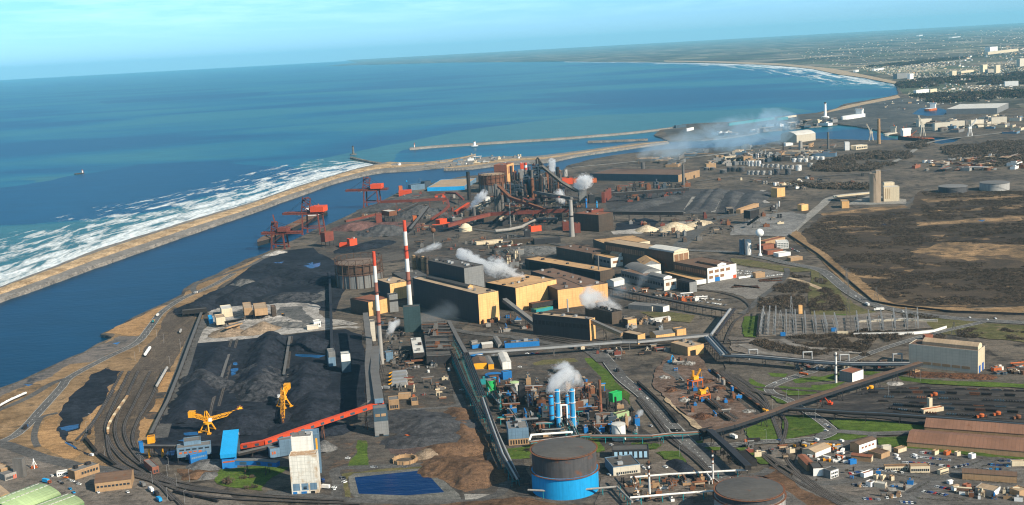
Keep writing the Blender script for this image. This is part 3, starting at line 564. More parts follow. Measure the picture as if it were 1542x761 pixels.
road('site_road', [T5(*p) for p in ((330,430),(400,470),(500,560),(560,600),(700,590),(760,560))], 9, M_ASPH)
road('site_road', [T6(*p) for p in ((980,505),(940,540),(800,590),(680,640),(610,680),(560,720),(520,800))], 13, M_ROAD)
road('site_road', [T6(*p) for p in ((-60,640),(120,640),(350,600),(560,590),(680,620),(760,600))], 9, M_ASPH)
road('site_road', [Y3(*p) for p in ((-200,620),(0,650),(260,690),(340,720),(420,790))], 14, M_ASPH)
road('site_road', [U3(*p) for p in ((-150,520),(0,545),(170,560),(350,590),(560,620),(680,660),(760,720),(820,790))], 12, M_ASPH)
road('site_road', [U4(*p) for p in ((590,430),(640,400),(700,340),(780,280),(850,210),(850,170))], 8, M_ASPH)
road('site_road', [U4(*p) for p in ((860,225),(940,245),(1050,290))], 8, M_SAND)
road('site_road', [U4(*p) for p in ((590,605),(650,630),(720,655),(790,665))], 8, M_PATH)
road('site_road', [U4(*p) for p in ((820,575),(880,605),(980,628),(1212,650),(1300,655))], 8, M_PATH)
road('far_road', [(660,315),(700,342),(760,352),(860,372),(985,377)], 12, M_ASPH)
road('far_road', [Y6(*p) for p in ((-400,230),(0,195),(200,165),(420,135),(620,120),(800,100))], 14, M_CONC)
road('far_road', [V3(*p) for p in ((-380,640),(0,605),(300,575),(560,555),(950,520))], 14, M_CONC)
road('far_road', [Y6(*p) for p in ((-60,400),(300,360),(700,370),(1100,350),(1340,330),(1560,300))], 16, M_LOT)
road('far_road', [(1330,250),(1360,238),(1400,215),(1470,205),(1560,195)], 14, M_CONC)
for p in (((430,0),(560,105),(720,235)), ((480,0),(600,95),(700,165),(750,225),(790,320),(815,390),(840,480),(880,550),(1000,660),(1130,750),(1260,840)), ((470,10),(590,105),(690,180),(740,240)), ((505,0),(630,80),(720,150),(760,240),(800,330),(825,400),(850,480),(905,560),(1030,660),(1180,750)), ((650,430),(720,490),(800,560),(920,640),(1060,715),(1160,770)), ((640,425),(700,455),(790,520),(900,590),(1040,690)), ((350,140),(440,220),(560,290)), ((0,160),(100,290),(180,390),(300,480),(420,590)), ((10,150),(120,280),(200,380),(330,490),(440,580)), ((820,250),(850,300),(835,390)), ((380,120),(480,210),(570,275))):
 track([T5(*q) for q in p])
for p in (((505,0),(560,60),(650,110),(760,135),(850,150)), ((560,20),(650,85),(780,100),(1000,115),(1212,125))): road('railway_track', [T5(*q) for q in p], 5, M_BALLAST)
for p in (((480,0),(490,140),(470,250),(430,310),(560,430),(700,540),(800,620),(1000,700),(1200,760)),): pass
for y0 in range(7):
 track([T6(330+30*y0-40,108+y0*22), T6(700,102+y0*29), T6(1300,122+y0*32)], name='siding_track')
for p in (((440,395),(450,380),(500,330),(560,250),(640,110),(700,0)), ((470,400),(520,320),(590,210),(650,110)), ((495,390),(560,480),(650,540),(760,580),(900,640),(1212,690)), ((610,370),(640,500),(760,570),(900,620),(1100,665),(1300,690)), ((740,0),(680,130),(620,260),(605,340),(640,430),(720,520),(860,600),(990,740)), ((790,0),(720,150),(660,300),(680,420),(780,520),(940,610),(1240,680)), ((930,0),(860,160),(790,280),(760,400),(850,540),(1000,640)), ((860,0),(760,200),(710,320),(740,430),(850,560))):
 track([T1(*q) for q in p], name='yard_track')
for p in (((0,570),(120,600),(300,670),(460,690),(800,720),(1212,740)), ((0,600),(150,640),(330,700),(560,730),(900,745),(1300,760)), ((-100,540),(60,600),(200,690),(300,790))): track([T2(*q) for q in p], name='yard_track')
for p in (((-100,600),(200,595),(500,585),(640,580)), ((-100,615),(200,610),(500,600),(700,596)), ((330,290),(480,310),(580,340),(635,380),(630,420),(560,470),(520,540),(500,600))): track([U4(*q) for q in p], name='works_track')
for k in range(4): track([U3(330+10*k,545+k*11), U3(600,585+k*12), U3(820,590+k*10)], name='works_track')
for p in (((740,410),(780,340),(830,285)), ((640,425),(700,330)), ((810,420),(860,300)), ((930,410),(960,310))): road('ore_yard_lane', [V1(*q) for q in p], 8, M_CONC)
def twig_cloud(centres, name, mats, label=None, n=26, seed=3):
 """centres: (x, y, z, radius, height, tone). Each clump is a spray of small crossing slivers and leaf-sized faces"""
 r = np.random.default_rng(seed); c = np.array([q[:5] for q in centres]); tone = np.array([q[5] for q in centres], int)
 k = len(c); N_ = k*n; ci = np.repeat(np.arange(k), n)
 th = r.uniform(0, 2*np.pi, N_); ph = np.arccos(r.uniform(0, 1, N_)); rad = r.uniform(.45, 1, N_)**.6
 p = np.stack([np.sin(ph)*np.cos(th)*rad*c[ci,3], np.sin(ph)*np.sin(th)*rad*c[ci,3], (np.cos(ph)*rad*.92+.08)*c[ci,4]], 1)+c[ci,:3]
 s = c[ci,3]*r.uniform(.13, .32, N_)
 d1 = r.normal(size=(N_,3)); d1 /= np.linalg.norm(d1, axis=1)[:,None]; d2 = r.normal(size=(N_,3)); d2 = np.cross(d1, d2); d2 /= np.linalg.norm(d2, axis=1)[:,None]
 a = p+d1*s[:,None]; b = p-d1*s[:,None]*.6+d2*s[:,None]*.5; e = p-d1*s[:,None]*.6-d2*s[:,None]*.5
 v = np.stack([a, b, e], 1).reshape(-1, 3); v[:,2] = np.maximum(v[:,2], c[np.repeat(ci,3),2]+.05)
 me = bpy.data.meshes.new(name); me.vertices.add(N_*3); me.vertices.foreach_set('co', v.astype(np.float32).ravel())
 me.loops.add(N_*3); me.loops.foreach_set('vertex_index', np.arange(N_*3, dtype=np.int32))
 me.polygons.add(N_); me.polygons.foreach_set('loop_start', np.arange(0, N_*3, 3, dtype=np.int32))
 for m in mats: me.materials.append(m)
 me.polygons.foreach_set('material_index', tone[ci].astype(np.int32)); me.update(calc_edges=True); me.validate()
 return me
M_TW = [mat('twigs_dark', (.052,.040,.030), .95, 0, .3, .2), mat('twigs_brown', (.10,.072,.048), .95, 0, .3, .2), mat('twigs_grey', (.115,.092,.07), .95, 0, .3, .2), mat('twigs_olive', (.055,.060,.028), .95, 0, .3, .2)]
def scrub(name, polys, label, cat, n, rr=(1.6,4.0), hh=(1.2,3.4), T=PP, tones=(0,0,0,1,1,2), gap=.42, seed=1, tw=40, gs=.018):
 from mathutils import noise as mn
 r = random.Random(seed); W_ = [[tuple(G(T(*q))[:2]) for q in p] for p in polys]
 ar = [abs(sum(p[i][0]*p[(i+1) % len(p)][1]-p[(i+1) % len(p)][0]*p[i][1] for i in range(len(p))))/2 for p in W_]
 cs = []; tot = sum(ar)
 for p, A in zip(W_, ar):
  k = int(n*A/tot); t = 0
  while k > 0 and t < 200000:
   t += 1; q = rand_in(p, r)
   if mn.fractal(Vector((q[0]*gs, q[1]*gs, seed)), .7, 2.2, 4)+.5 < gap+r.uniform(-.12, .12): continue
   f = r.random(); cs.append((q[0], q[1], 0, rr[0]+(rr[1]-rr[0])*f, hh[0]+(hh[1]-hh[0])*f*r.uniform(.7, 1.1), r.choice(tones))); k -= 1
 me = twig_cloud(cs, name, M_TW, n=tw, seed=seed)
 o = bpy.data.objects.new(name, me); COL.objects.link(o); tag(o, label, cat, kind='stuff'); return o
scrub('marsh_scrub', [[V2(*p) for p in q] for q in (((310,440),(400,365),(480,350),(820,330),(860,400),(880,470),(820,540),(1000,560),(1340,575),(1480,600),(1560,760),(1340,750),(900,760),(770,745),(650,690),(560,610),(480,560),(390,490)), ((870,290),(1340,265),(1420,300),(1340,350),(880,375)), ((860,400),(1340,375),(1480,420),(1340,480),(960,470),(870,470)), ((870,240),(1340,238),(1340,262),(900,272)))], 'dark bare scrub covering the marsh at the right edge', 'scrub', 21000, (1.2,3.6), (.8,2.2), gap=.43, seed=5, tw=34)
scrub('thicket', [[U4(*p) for p in q] for q in (((690,335),(760,312),(945,332),(955,372),(925,415),(700,415)), ((770,272),(860,237),(968,260),(985,300),(955,325),(780,300)), ((1000,312),(1080,280),(1140,320),(1190,400),(1190,412),(975,415),(985,340)), ((865,195),(960,200),(980,220),(900,225)), ((1010,225),(1070,235),(1080,262),(1015,250)))], 'bare brown thicket beyond the transformer yard', 'scrub', 1500, (1.8,4), (1.5,3.5), gap=.36, seed=8)
scrub('thicket', [[U4(*p) for p in q] for q in (((860,565),(950,555),(1212,545),(1300,520),(1380,540),(1300,640),(1212,628),(990,618),(900,598)), ((640,598),(700,575),(840,612),(1000,638),(1212,638),(1320,650),(1320,685),(1000,672),(760,640)), ((1350,530),(1500,540),(1640,510),(1580,545),(1420,590)))], 'bare brown thicket in front of the transformer yard', 'scrub', 1700, (1.8,4), (1.5,3.8), gap=.34, seed=9)
scrub('thicket', [[U5(*p) for p in q] for q in (((500,290),(600,275),(740,300),(700,320),(560,315)), ((820,380),(1000,345),(1212,385),(1212,430),(1000,415),(850,410)), ((370,100),(480,60),(500,100),(400,120)), ((700,400),(760,395),(770,420),(690,425)))], 'low dark brush along the road by the pale crane shed', 'scrub', 500, (1.6,3.4), (1.2,2.6), gap=.34, seed=10)
scrub('distant_wood', [[V2(*p) for p in q] for q in (((380,115),(500,85),(660,60),(800,50),(830,80),(740,120),(640,145),(500,150),(370,145)), ((800,30),(900,5),(920,25),(830,60)), ((110,205),(250,200),(420,210),(620,205),(640,230),(400,228),(240,225)), ((960,40),(1100,20),(1340,10),(1340,60),(1100,80),(980,70)), ((1000,80),(1200,70),(1340,60),(1340,110),(1200,130),(1060,110)))], 'grey-brown leafless woods between the tank farm and the silo', 'woodland', 4200, (3.5,8), (4,9), gap=.35, seed=12, tw=64, gs=.006, tones=(0,1,1,2,2))
scrub('distant_wood', [[V4(*p) for p in q] for q in (((490,470),(700,450),(900,440),(1212,420),(1212,480),(900,490),(620,500),(500,520)), ((560,545),(800,540),(1212,520),(1300,560),(1000,580),(700,590)), ((1000,440),(1300,400),(1300,430),(1050,470)), ((300,385),(600,350),(900,330),(800,345),(500,380)))], 'hazy dark woods around the far town', 'woodland', 2200, (10,26), (8,16), gap=.38, seed=13, tw=60, gs=.003, tones=(0,0,1,3))
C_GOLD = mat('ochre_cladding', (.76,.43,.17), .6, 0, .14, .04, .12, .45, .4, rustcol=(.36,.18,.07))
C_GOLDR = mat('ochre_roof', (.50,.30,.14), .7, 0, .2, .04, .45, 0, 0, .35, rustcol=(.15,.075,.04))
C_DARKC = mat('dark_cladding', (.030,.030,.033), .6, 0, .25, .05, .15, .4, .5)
C_BROWNC = mat('brown_cladding', (.085,.062,.045), .65, 0, .25, .05, .3, .5, .5)
C_GREYC = mat('grey_cladding', (.21,.21,.205), .6, 0, .15, .05, 0, .35, .4)
C_PALEC = mat('pale_grey_cladding', (.56,.50,.40), .6, 0, .1, .05, 0, .25, .3)
C_WHITE = mat('white_cladding', (.74,.72,.66), .6, 0, .1, .06, 0, .3, .25)
C_CREAM = mat('cream_render', (.66,.55,.38), .7, 0, .12, .06, 0, .3, .2)
C_ROOFD = mat('dark_roof', (.085,.08,.075), .85, 0, .25, .05, .3, 0, 0, .3)
C_ROOFG = mat('grey_roof', (.17,.165,.16), .85, 0, .2, .05, .15, 0, 0, .3)
C_ROOFB = mat('brown_roof', (.16,.10,.068), .85, 0, .25, .05, .4, 0, 0, .35)
C_ROOFR = mat('rusty_red_roof', (.26,.10,.055), .85, 0, .25, .05, .3, 0, 0, .3)
C_ROOFT = mat('tan_roof', (.40,.29,.19), .85, 0, .2, .05, .25, 0, 0, .3)
C_ROOFW = mat('pale_roof', (.55,.53,.49), .8, 0, .15, .05, .1, 0, 0, .3)
C_BRICK = mat('red_brick', (.27,.10,.06), .85, 0, .2, .3, 0, .25, .2)
C_BRICKT = mat('tan_brick', (.38,.24,.13), .85, 0, .2, .2, .1, .35, .2)
C_CONC = mat('weathered_concrete', (.30,.28,.255), .85, 0, .18, .1, 0, .5)
C_CONCD = mat('sooty_concrete', (.14,.13,.12), .85, 0, .25, .1, 0, .5)
C_GLASS = mat('window_glass', (.03,.04,.05), .15, 0, .3, .3)
C_GLASSB = mat('brown_glazing', (.24,.13,.07), .5, 0, .3, .15)
C_DOOR = mat('dark_opening', (.012,.012,.013), .9, 0, .2, .3)
C_DOORB = mat('blue_door', (.03,.10,.32), .6, 0, .2, .3)
C_STEEL = mat('dark_steel', (.030,.028,.028), .6, .2, .3, .2, .4)
C_STEELB = mat('bluish_steel', (.055,.075,.095), .55, .2, .25, .2, .2)
C_GALV = mat('galvanised_steel', (.36,.36,.355), .5, .3, .15, .2, .1)
C_RUST = mat('rusty_steel', (.17,.07,.035), .85, 0, .3, .2, .4, rustcol=(.07,.035,.025))
C_RED = mat('iron_red_paint', (.17,.045,.030), .7, 0, .25, .1, .35, .3, rustcol=(.10,.045,.03))
C_REDB = mat('bright_red_paint', (.62,.075,.022), .6, 0, .15, .1, .1, .2)
C_ORANGE = mat('orange_paint', (.45,.11,.03), .6, 0, .15, .1, .15, .25)
C_YEL = mat('yellow_paint', (.80,.36,.02), .55, 0, .15, .15, .25, .2, rustcol=(.20,.09,.03))
C_BLUE = mat('blue_paint', (.015,.155,.42), .55, 0, .15, .08, .1, .25)
C_BLUEL = mat('light_blue_paint', (.02,.33,.68), .5, 0, .12, .06, .1, .25)
C_BLUEG = mat('grey_blue_cladding', (.13,.21,.29), .6, 0, .18, .06, .1, .35, .4)
C_BLUED = mat('dark_blue_cladding', (.05,.085,.115), .6, 0, .18, .06, .1, .35, .5)
C_GREEN = mat('green_paint', (.02,.36,.09), .55, 0, .12, .08, .05, .2)
C_GREENL = mat('pale_green_roof', (.36,.47,.235), .75, 0, .14, .06, .1, 0, 0, .25)
C_GREEND = mat('green_wall', (.13,.24,.10), .75, 0, .14, .06)
C_TEAL = mat('teal_paint', (.02,.22,.24), .6, 0, .2, .1, .25)
C_WH = mat('white_paint', (.78,.76,.72), .5, 0, .08, .1, .04, .2)
C_WHR = mat('chimney_white', (.74,.71,.66), .6, 0, .1, .1, .15, .5)
C_CHR = mat('chimney_red', (.55,.07,.035), .65, 0, .15, .1, .15, .35)
C_CHRD = mat('chimney_faded_red', (.27,.10,.07), .75, 0, .2, .1, .2, .4)
C_SOOT = mat('soot', (.02,.019,.019), .9, 0, .3, .2)
C_TANKW = mat('white_tank_paint', (.70,.68,.64), .5, 0, .08, .06, .08, .35)
C_TANKG = mat('grey_tank_paint', (.40,.385,.36), .5, 0, .12, .06, .1, .45)
C_TANKB = mat('sooty_tank_plate', (.07,.07,.073), .6, .1, .25, .05, .35, .5)
C_TYRE = mat('tyre_rubber', (.015,.015,.015), .9, 0, .2, .5)
C_BELT = mat('conveyor_roof', (.13,.125,.12), .8, 0, .2, .08, .15, .2, 0, 0)
def rot2(v, a): return Vector((v.x*math.cos(a)-v.y*math.sin(a), v.x*math.sin(a)+v.y*math.cos(a)))
def bld(name, label, cat, A, B, C, h, wall=None, roof=None, T=PP, kind='flat', rise=None, wins=(), doors=(), group=None, vents=0, monitor=None, top=False, wall2=None, axis=None, gablem=None, band=None, legs=0):
 """A left corner, B nearest corner, C right corner of the plan as lines of sight to the ground (or to the eaves if top); h metres, or pixels when negative"""
 wall = wall or C_GREYC; roof = roof or C_ROOFG
 A, B, C = T(*A), T(*B), T(*C)
 if top:
  if h < 0:
   n = -h; g = G(B[0]+.055*n, B[1]+n); h = zat(g, B[1])
  b = G(*B, h); a = G(*A, h); c = G(*C, h)
 else:
  b = G(*B); a = G(*A); c = G(*C)
  if h < 0: h = hpx(b, -h)
 b, a, c = (Vector((q.x, q.y)) for q in (b, a, c)); da, dc = a-b, c-b
 if (da.length >= dc.length and axis != 'C') or axis == 'A':
  yd = da.normalized(); xd = Vector((yd.y, -yd.x)); Ly = da.length; Lx = max(3.0, dc.dot(xd))
 else:
  xd = dc.normalized(); yd = Vector((-xd.y, xd.x)); Lx = dc.length; Ly = max(3.0, da.dot(yd))
 rz = math.atan2(xd.y, xd.x)
 t = thing(name, label, cat, (b.x, b.y, 0), rz, group)
 z0 = legs if legs else 0
 long_y = Ly >= Lx; rise = (min(Lx, Ly)*.14) if rise is None else rise
 mb = MB(); rb = MB(); o = .35
 if kind == 'flat':
  mb.box(0, Lx, 0, Ly, z0, h, 0)
  rb.box(.4, Lx-.4, .4, Ly-.4, h+.004, h+.06, 0)
  for q in ((0,Lx,0,.4),(0,Lx,Ly-.4,Ly),(0,.4,.4,Ly-.4),(Lx-.4,Lx,.4,Ly-.4)): rb.box(*q, h+.002, h+.55, 1)
 elif kind in ('gable', 'vault'):
  W_ = Lx if long_y else Ly; D = Ly if long_y else Lx
  n = 2 if kind == 'gable' else 10
  prof = [(W_*i/n, h+rise*(1-abs(2*i/n-1)) if kind == 'gable' else h+rise*math.sin(math.pi*i/n)**.8) for i in range(n+1)]
  def P3(u, d, z): return (u, d, z) if long_y else (d, u, z)
  mb.box(0, Lx, 0, Ly, z0, h, 0)
  for d, s in ((0, 1), (D, -1)):
   vs = [P3(u, d, z) for u, z in prof]; f = list(range(len(vs)))
   if (s > 0) == long_y: pass
   mb.add(vs, [tuple(f if ((s > 0) == long_y) else f[::-1])], 0)
  pr = [(prof[0][0]-o, prof[0][1]-.05)]+prof[1:-1]+[(prof[-1][0]+o, prof[-1][1]-.05)]
  for i in range(len(pr)-1):
   (u0, z0_), (u1, z1_) = pr[i], pr[i+1]
   vs = [P3(u0, -o, z0_+.05), P3(u1, -o, z1_+.05), P3(u1, D+o, z1_+.05), P3(u0, D+o, z0_+.05), P3(u0, -o, z0_+.3), P3(u1, -o, z1_+.3), P3(u1, D+o, z1_+.3), P3(u0, D+o, z0_+.3)]
   fs = [(0,3,2,1),(4,5,6,7),(0,1,5,4),(2,3,7,6),(1,2,6,5),(3,0,4,7)]
   if not long_y: fs = [f[::-1] for f in fs]
   rb.add(vs, fs, 0)
 elif kind == 'mono':
  vs = [(0,0,z0),(Lx,0,z0),(Lx,Ly,z0),(0,Ly,z0),(0,0,h),(Lx,0,h),(Lx,Ly,h+rise),(0,Ly,h+rise)]
  mb.add(vs, [(0,3,2,1),(0,1,5,4),(1,2,6,5),(2,3,7,6),(3,0,4,7),(4,5,6,7)], 0)
  rb.add([(-o,-o,h+.05),(Lx+o,-o,h+.05),(Lx+o,Ly+o,h+rise+.05),(-o,Ly+o,h+rise+.05),(-o,-o,h+.3),(Lx+o,-o,h+.3),(Lx+o,Ly+o,h+rise+.3),(-o,Ly+o,h+rise+.3)], [(0,3,2,1),(4,5,6,7),(0,1,5,4),(2,3,7,6),(1,2,6,5),(3,0,4,7)], 0)
 mats = [wall]
 wo = mb.obj('wall', mats, t)
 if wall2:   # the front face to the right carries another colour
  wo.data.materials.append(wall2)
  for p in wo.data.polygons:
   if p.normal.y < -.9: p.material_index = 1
 rb.obj('roof', [roof, wall], t)
 def face(f, u0, u1, za, zb, m, d=.12, nm='window'):
  q = MB()
  if f == 'R': q.box(Lx*u0, Lx*u1, -d, -.02, za, zb)
  elif f == 'L': q.box(-d, -.02, Ly*u0, Ly*u1, za, zb)
  elif f == 'E': q.box(Lx+.02, Lx+d, Ly*u0, Ly*u1, za, zb)
  return q.obj(nm, m, t)
 for wn in wins:
  f, n, u0, u1, za, zb = wn[:6]; m = wn[6] if len(wn) > 6 else C_GLASS; fill = wn[7] if len(wn) > 7 else .7
  for i in range(n):
   s = u0+(u1-u0)*i/n; face(f, s+(u1-u0)/n*(1-fill)/2, s+(u1-u0)/n*(1+fill)/2, h*za, h*zb, m)
 for d in doors:
  f, u0, u1, zb = d[:4]; face(f, u0, u1, .05, h*zb, d[4] if len(d) > 4 else C_DOOR, .14, 'door')
 r_ = random.Random(len(label)*31+int(Lx*7))
 if band:
  f, u0, u1, za, zb, m = band; face(f, u0, u1, h*za, h*zb, m, .08, 'cladding_band')
 for i in range(vents):
  if long_y: x, y = Lx*r_.uniform(.3, .7), Ly*(i+.5)/vents
  else: x, y = Lx*(i+.5)/vents, Ly*r_.uniform(.3, .7)
  zz = h-.1 if kind == 'flat' else h+rise*.35
  q = MB(); s = r_.uniform(1.2, 2.6); q.box(x-s, x+s, y-s*.7, y+s*.7, zz, zz+r_.uniform(1.4, 3.2)+(0 if kind == 'flat' else rise*.7)); q.obj('roof_vent', r_.choice([C_GALV, C_STEEL, C_ROOFG]), t)
 if monitor:  # raised ridge vent: (start, end, width, height, material[, curved])
  s0, s1, mw, mh, mm = monitor[:5]; q = MB(); zb = h+(0 if kind == 'flat' else rise*.6)
  W_ = Lx if long_y else Ly; D = Ly if long_y else Lx; k = 8 if len(monitor) > 5 else 2
  pr = [(W_/2-mw/2, zb)]+[(W_/2-mw/2+mw*i/k, zb+mh*(.55+.45*(math.sin(math.pi*i/k) if k == 8 else 1-abs(2*i/k-1)))) for i in range(k+1)]+[(W_/2+mw/2, zb)]
  def P3(u, d, z): return (u, d, z) if long_y else (d, u, z)
  n = len(pr); vs = [P3(u, D*s0, z) for u, z in pr]+[P3(u, D*s1, z) for u, z in pr]
  fs = [(i+1, i, n+i, n+i+1) for i in range(n-1)]
  ends = [tuple(range(n)), tuple(range(2*n-1, n-1, -1))]
  if not long_y: fs = [f[::-1] for f in fs]; ends = [e[::-1] for e in ends]
  q.add(vs, fs, 0); q.add(vs, ends, 1); q.obj('ridge_vent', [mm, wall2 or wall], t)
 if legs:
  q = MB()
  for i in range(max(2, int(Lx/8)+1)):
   for j in range(max(2, int(Ly/8)+1)):
    x = .4+(Lx-.8)*i/max(1, int(Lx/8) or 1) if int(Lx/8) else .4+(Lx-.8)*i; y = .4+(Ly-.8)*j/max(1, int(Ly/8) or 1) if int(Ly/8) else .4+(Ly-.8)*j
    q.box(x-.3, x+.3, y-.3, y+.3, 0, legs)
  q.obj('support_frame', C_STEEL, t)
 t['dims'] = (Lx, Ly, h)
 return t
def chimney(label, base, hp, d0, d1, bands, T=PP, name='chimney', hm=None, plat=()):
 """bands: list of (fraction from the top, material)"""
 g = G(T(*base)); h = hm or hpx(g, hp); t = thing(name, label, 'chimney', g)
 z1 = h; k = 0
 for f, m in bands:
  z0 = h*(1-f); q = MB(); R = lambda z: (d0+(d1-d0)*(z/h)**.8)/2
  n = 4; pr = [(R(z0+(z1-z0)*i/n), z0+(z1-z0)*i/n) for i in range(n+1)]
  if k == 0: pr += [(R(h)*.8, h), (R(h)*.75, h-2.5)]
  q.lathe(pr, 20); q.obj('shaft', m, t); z1 = z0; k += 1
 for p in plat:
  q = MB(); r = (d0+(d1-d0)*p)/2
  q.lathe([(r, h*p), (r+1.3, h*p), (r+1.3, h*p+.25), (r, h*p+.25)], 20)
  for i in range(14):
   a = 2*math.pi*i/14; q.bar((math.cos(a)*(r+1.2), math.sin(a)*(r+1.2), h*p), (math.cos(a)*(r+1.2), math.sin(a)*(r+1.2), h*p+1.3), .12)
  q.lathe([(r+1.15, h*p+1.2), (r+1.3, h*p+1.2), (r+1.3, h*p+1.35), (r+1.15, h*p+1.35)], 20); q.obj('platform', C_STEEL, t)
 return t
def tank_mesh(r, h, mats, roofrise=.12, n=24):
 m = MB(); m.lathe([(r, 0), (r, h*.33), (r, h*.66), (r, h)], n, 0); m.lathe([(r*1.02, h), (r*1.02, h+.25), (r*.9, h+.3), (r*.5, h+.3+r*roofrise*.7), (.01, h+.3+r*roofrise)], n, 1)
 m.lathe([(r*1.01, h*.98), (r*1.035, h*.98), (r*1.035, h*1.0)], n, 1)
 for i in range(12):
  a = 1.2+i*.1; m.bar((r*1.04*math.cos(-a), r*1.04*math.sin(-a), h*i/12), (r*1.04*math.cos(-a-.1), r*1.04*math.sin(-a-.1), h*(i+1)/12), .5, .3, 1)
 return m.me('storage_tank', mats)
def tank(label, base, wp, hp, mats, T=PP, name='storage_tank', group=None, rr=.12):
 b = T(*base); g = G(b); r = wp*mpp(g)/2; d = Vector((g.x, g.y)).normalized(); c = Vector((g.x+d.x*r, g.y+d.y*r, 0)); h = hpx(g, hp)
 return inst(name, tank_mesh(r, h, mats, rr), label, 'tank', c, rnd.uniform(0, .6), group)
def vessel(label, base, wp, hp, m, T=PP, group=None, legs=True, m2=None):
 b = T(*base); g = G(b); r = wp*mpp(g)/2; h = hpx(g, hp); t = thing('process_column', label, 'column', (g.x, g.y, 0), 0, group)
 q = MB(); q.lathe([(r*.9, 0), (r, .5), (r, h-r*.6), (r*.8, h-r*.2), (r*.35, h), (.01, h)], 16); q.obj('shell', m, t)
 q = MB()
 for f in (.35, .68, .95):
  z = h*f; q.lathe([(r, z), (r+1.1, z), (r+1.1, z+.2), (r, z+.2)], 14)
  for i in range(10):
   a = 2*math.pi*i/10; q.bar((math.cos(a)*(r+1), math.sin(a)*(r+1), z), (math.cos(a)*(r+1), math.sin(a)*(r+1), z+1.1), .1)
 q.bar((r+.4, 0, 0), (r+.4, 0, h), .5, .5); q.obj('ladder', m2 or C_RUST, t); return t
def lattice(mb, p, q, w, h, n, t=.25, m=0):
 p = Vector(p); q = Vector(q); d = q-p; L_ = d.length; d.normalize(); up = Vector((0,0,1)) if abs(d.z) < .9 else Vector((0,1,0)); a = d.cross(up).normalized(); c = a.cross(d).normalized()
 P = lambda i, s, u: p+d*(L_*i/n)+a*(s*w/2)+c*(u*h/2)
 for s in (-1, 1):
  for u in (-1, 1): mb.bar(P(0,s,u), P(n,s,u), t, t, m)
 for i in range(n):
  z = 1 if i % 2 else -1
  for s in (-1, 1): mb.bar(P(i,s,-z), P(i+1,s,z), t*.7, t*.7, m); mb.bar(P(i,s,-1), P(i,s,1), t*.7, t*.7, m)
  for u in (-1, 1): mb.bar(P(i,-z,u), P(i+1,z,u), t*.7, t*.7, m); mb.bar(P(i,-1,u), P(i,1,u), t*.7, t*.7, m)
def conveyor(label, pts, w, h, m, roof=None, T=PP, every=30, legm=None, name='conveyor_gallery', group=None, cat='conveyor', legs=True, windows=None, base=False):
 """pts: (x, y, z of the gallery floor); base: x, y mark the ground below instead"""
 P = []
 for x, y, z in pts:
  q = T(x, y); g = G(q) if base else G(q[0], q[1], z); P.append(Vector((g.x, g.y, z)))
 t = thing(name, label, cat, (P[0].x, P[0].y, 0), 0, group); o = Vector((P[0].x, P[0].y, 0)); P = [p-o for p in P]
 g = MB(); rf = MB(); lg = MB(); wn = MB()
 for i in range(len(P)-1):
  a, b = P[i], P[i+1]; d = (b-a); L_ = d.length; u = Vector((0,0,1))
  g.bar(a+u*h/2, b+u*h/2, w, h, 0)
  rf.bar(a+u*(h+.15), b+u*(h+.15), w+.5, .3, 0)
  if windows:
   n = Vector((d.y, -d.x, 0)).normalized()*(w/2+.03)
   k = max(1, int(L_/9))
   for j in range(k):
    for s in (-1, 1): wn.bar(a+d*((j+.25)/k)+n*s+u*h*.45, a+d*((j+.6)/k)+n*s+u*h*.45, .12, h*.62, 0)
  if legs:
   k = max(1, int(L_/every))
   for j in range(k):
    p = a+d*((j+.5)/k)
    if p.z < 2: continue
    n = Vector((-d.y, d.x, 0)).normalized()*(w/2)
    wd = 1+min(1.2, p.z/25)
    for s in (-1, 1): lg.bar((p.x+n.x*s*wd, p.y+n.y*s*wd, 0), (p.x+n.x*s, p.y+n.y*s, p.z), .45, .45)
    kk = max(1, int(p.z/7))
    for z in range(kk):
     f0, f1 = z/kk, (z+1)/kk; w0 = wd+(1-wd)*f0; w1 = wd+(1-wd)*f1; s = 1 if z % 2 else -1
     lg.bar((p.x+n.x*s*w0, p.y+n.y*s*w0, p.z*f0), (p.x-n.x*s*w1, p.y-n.y*s*w1, p.z*f1), .3, .3)
 g.obj('gallery', m, t); rf.obj('roof', roof or C_BELT, t)
 if lg.v: lg.obj('trestle', legm or C_STEEL, t)
 if wn.v: wn.obj('side_panels', windows, t)
 return t
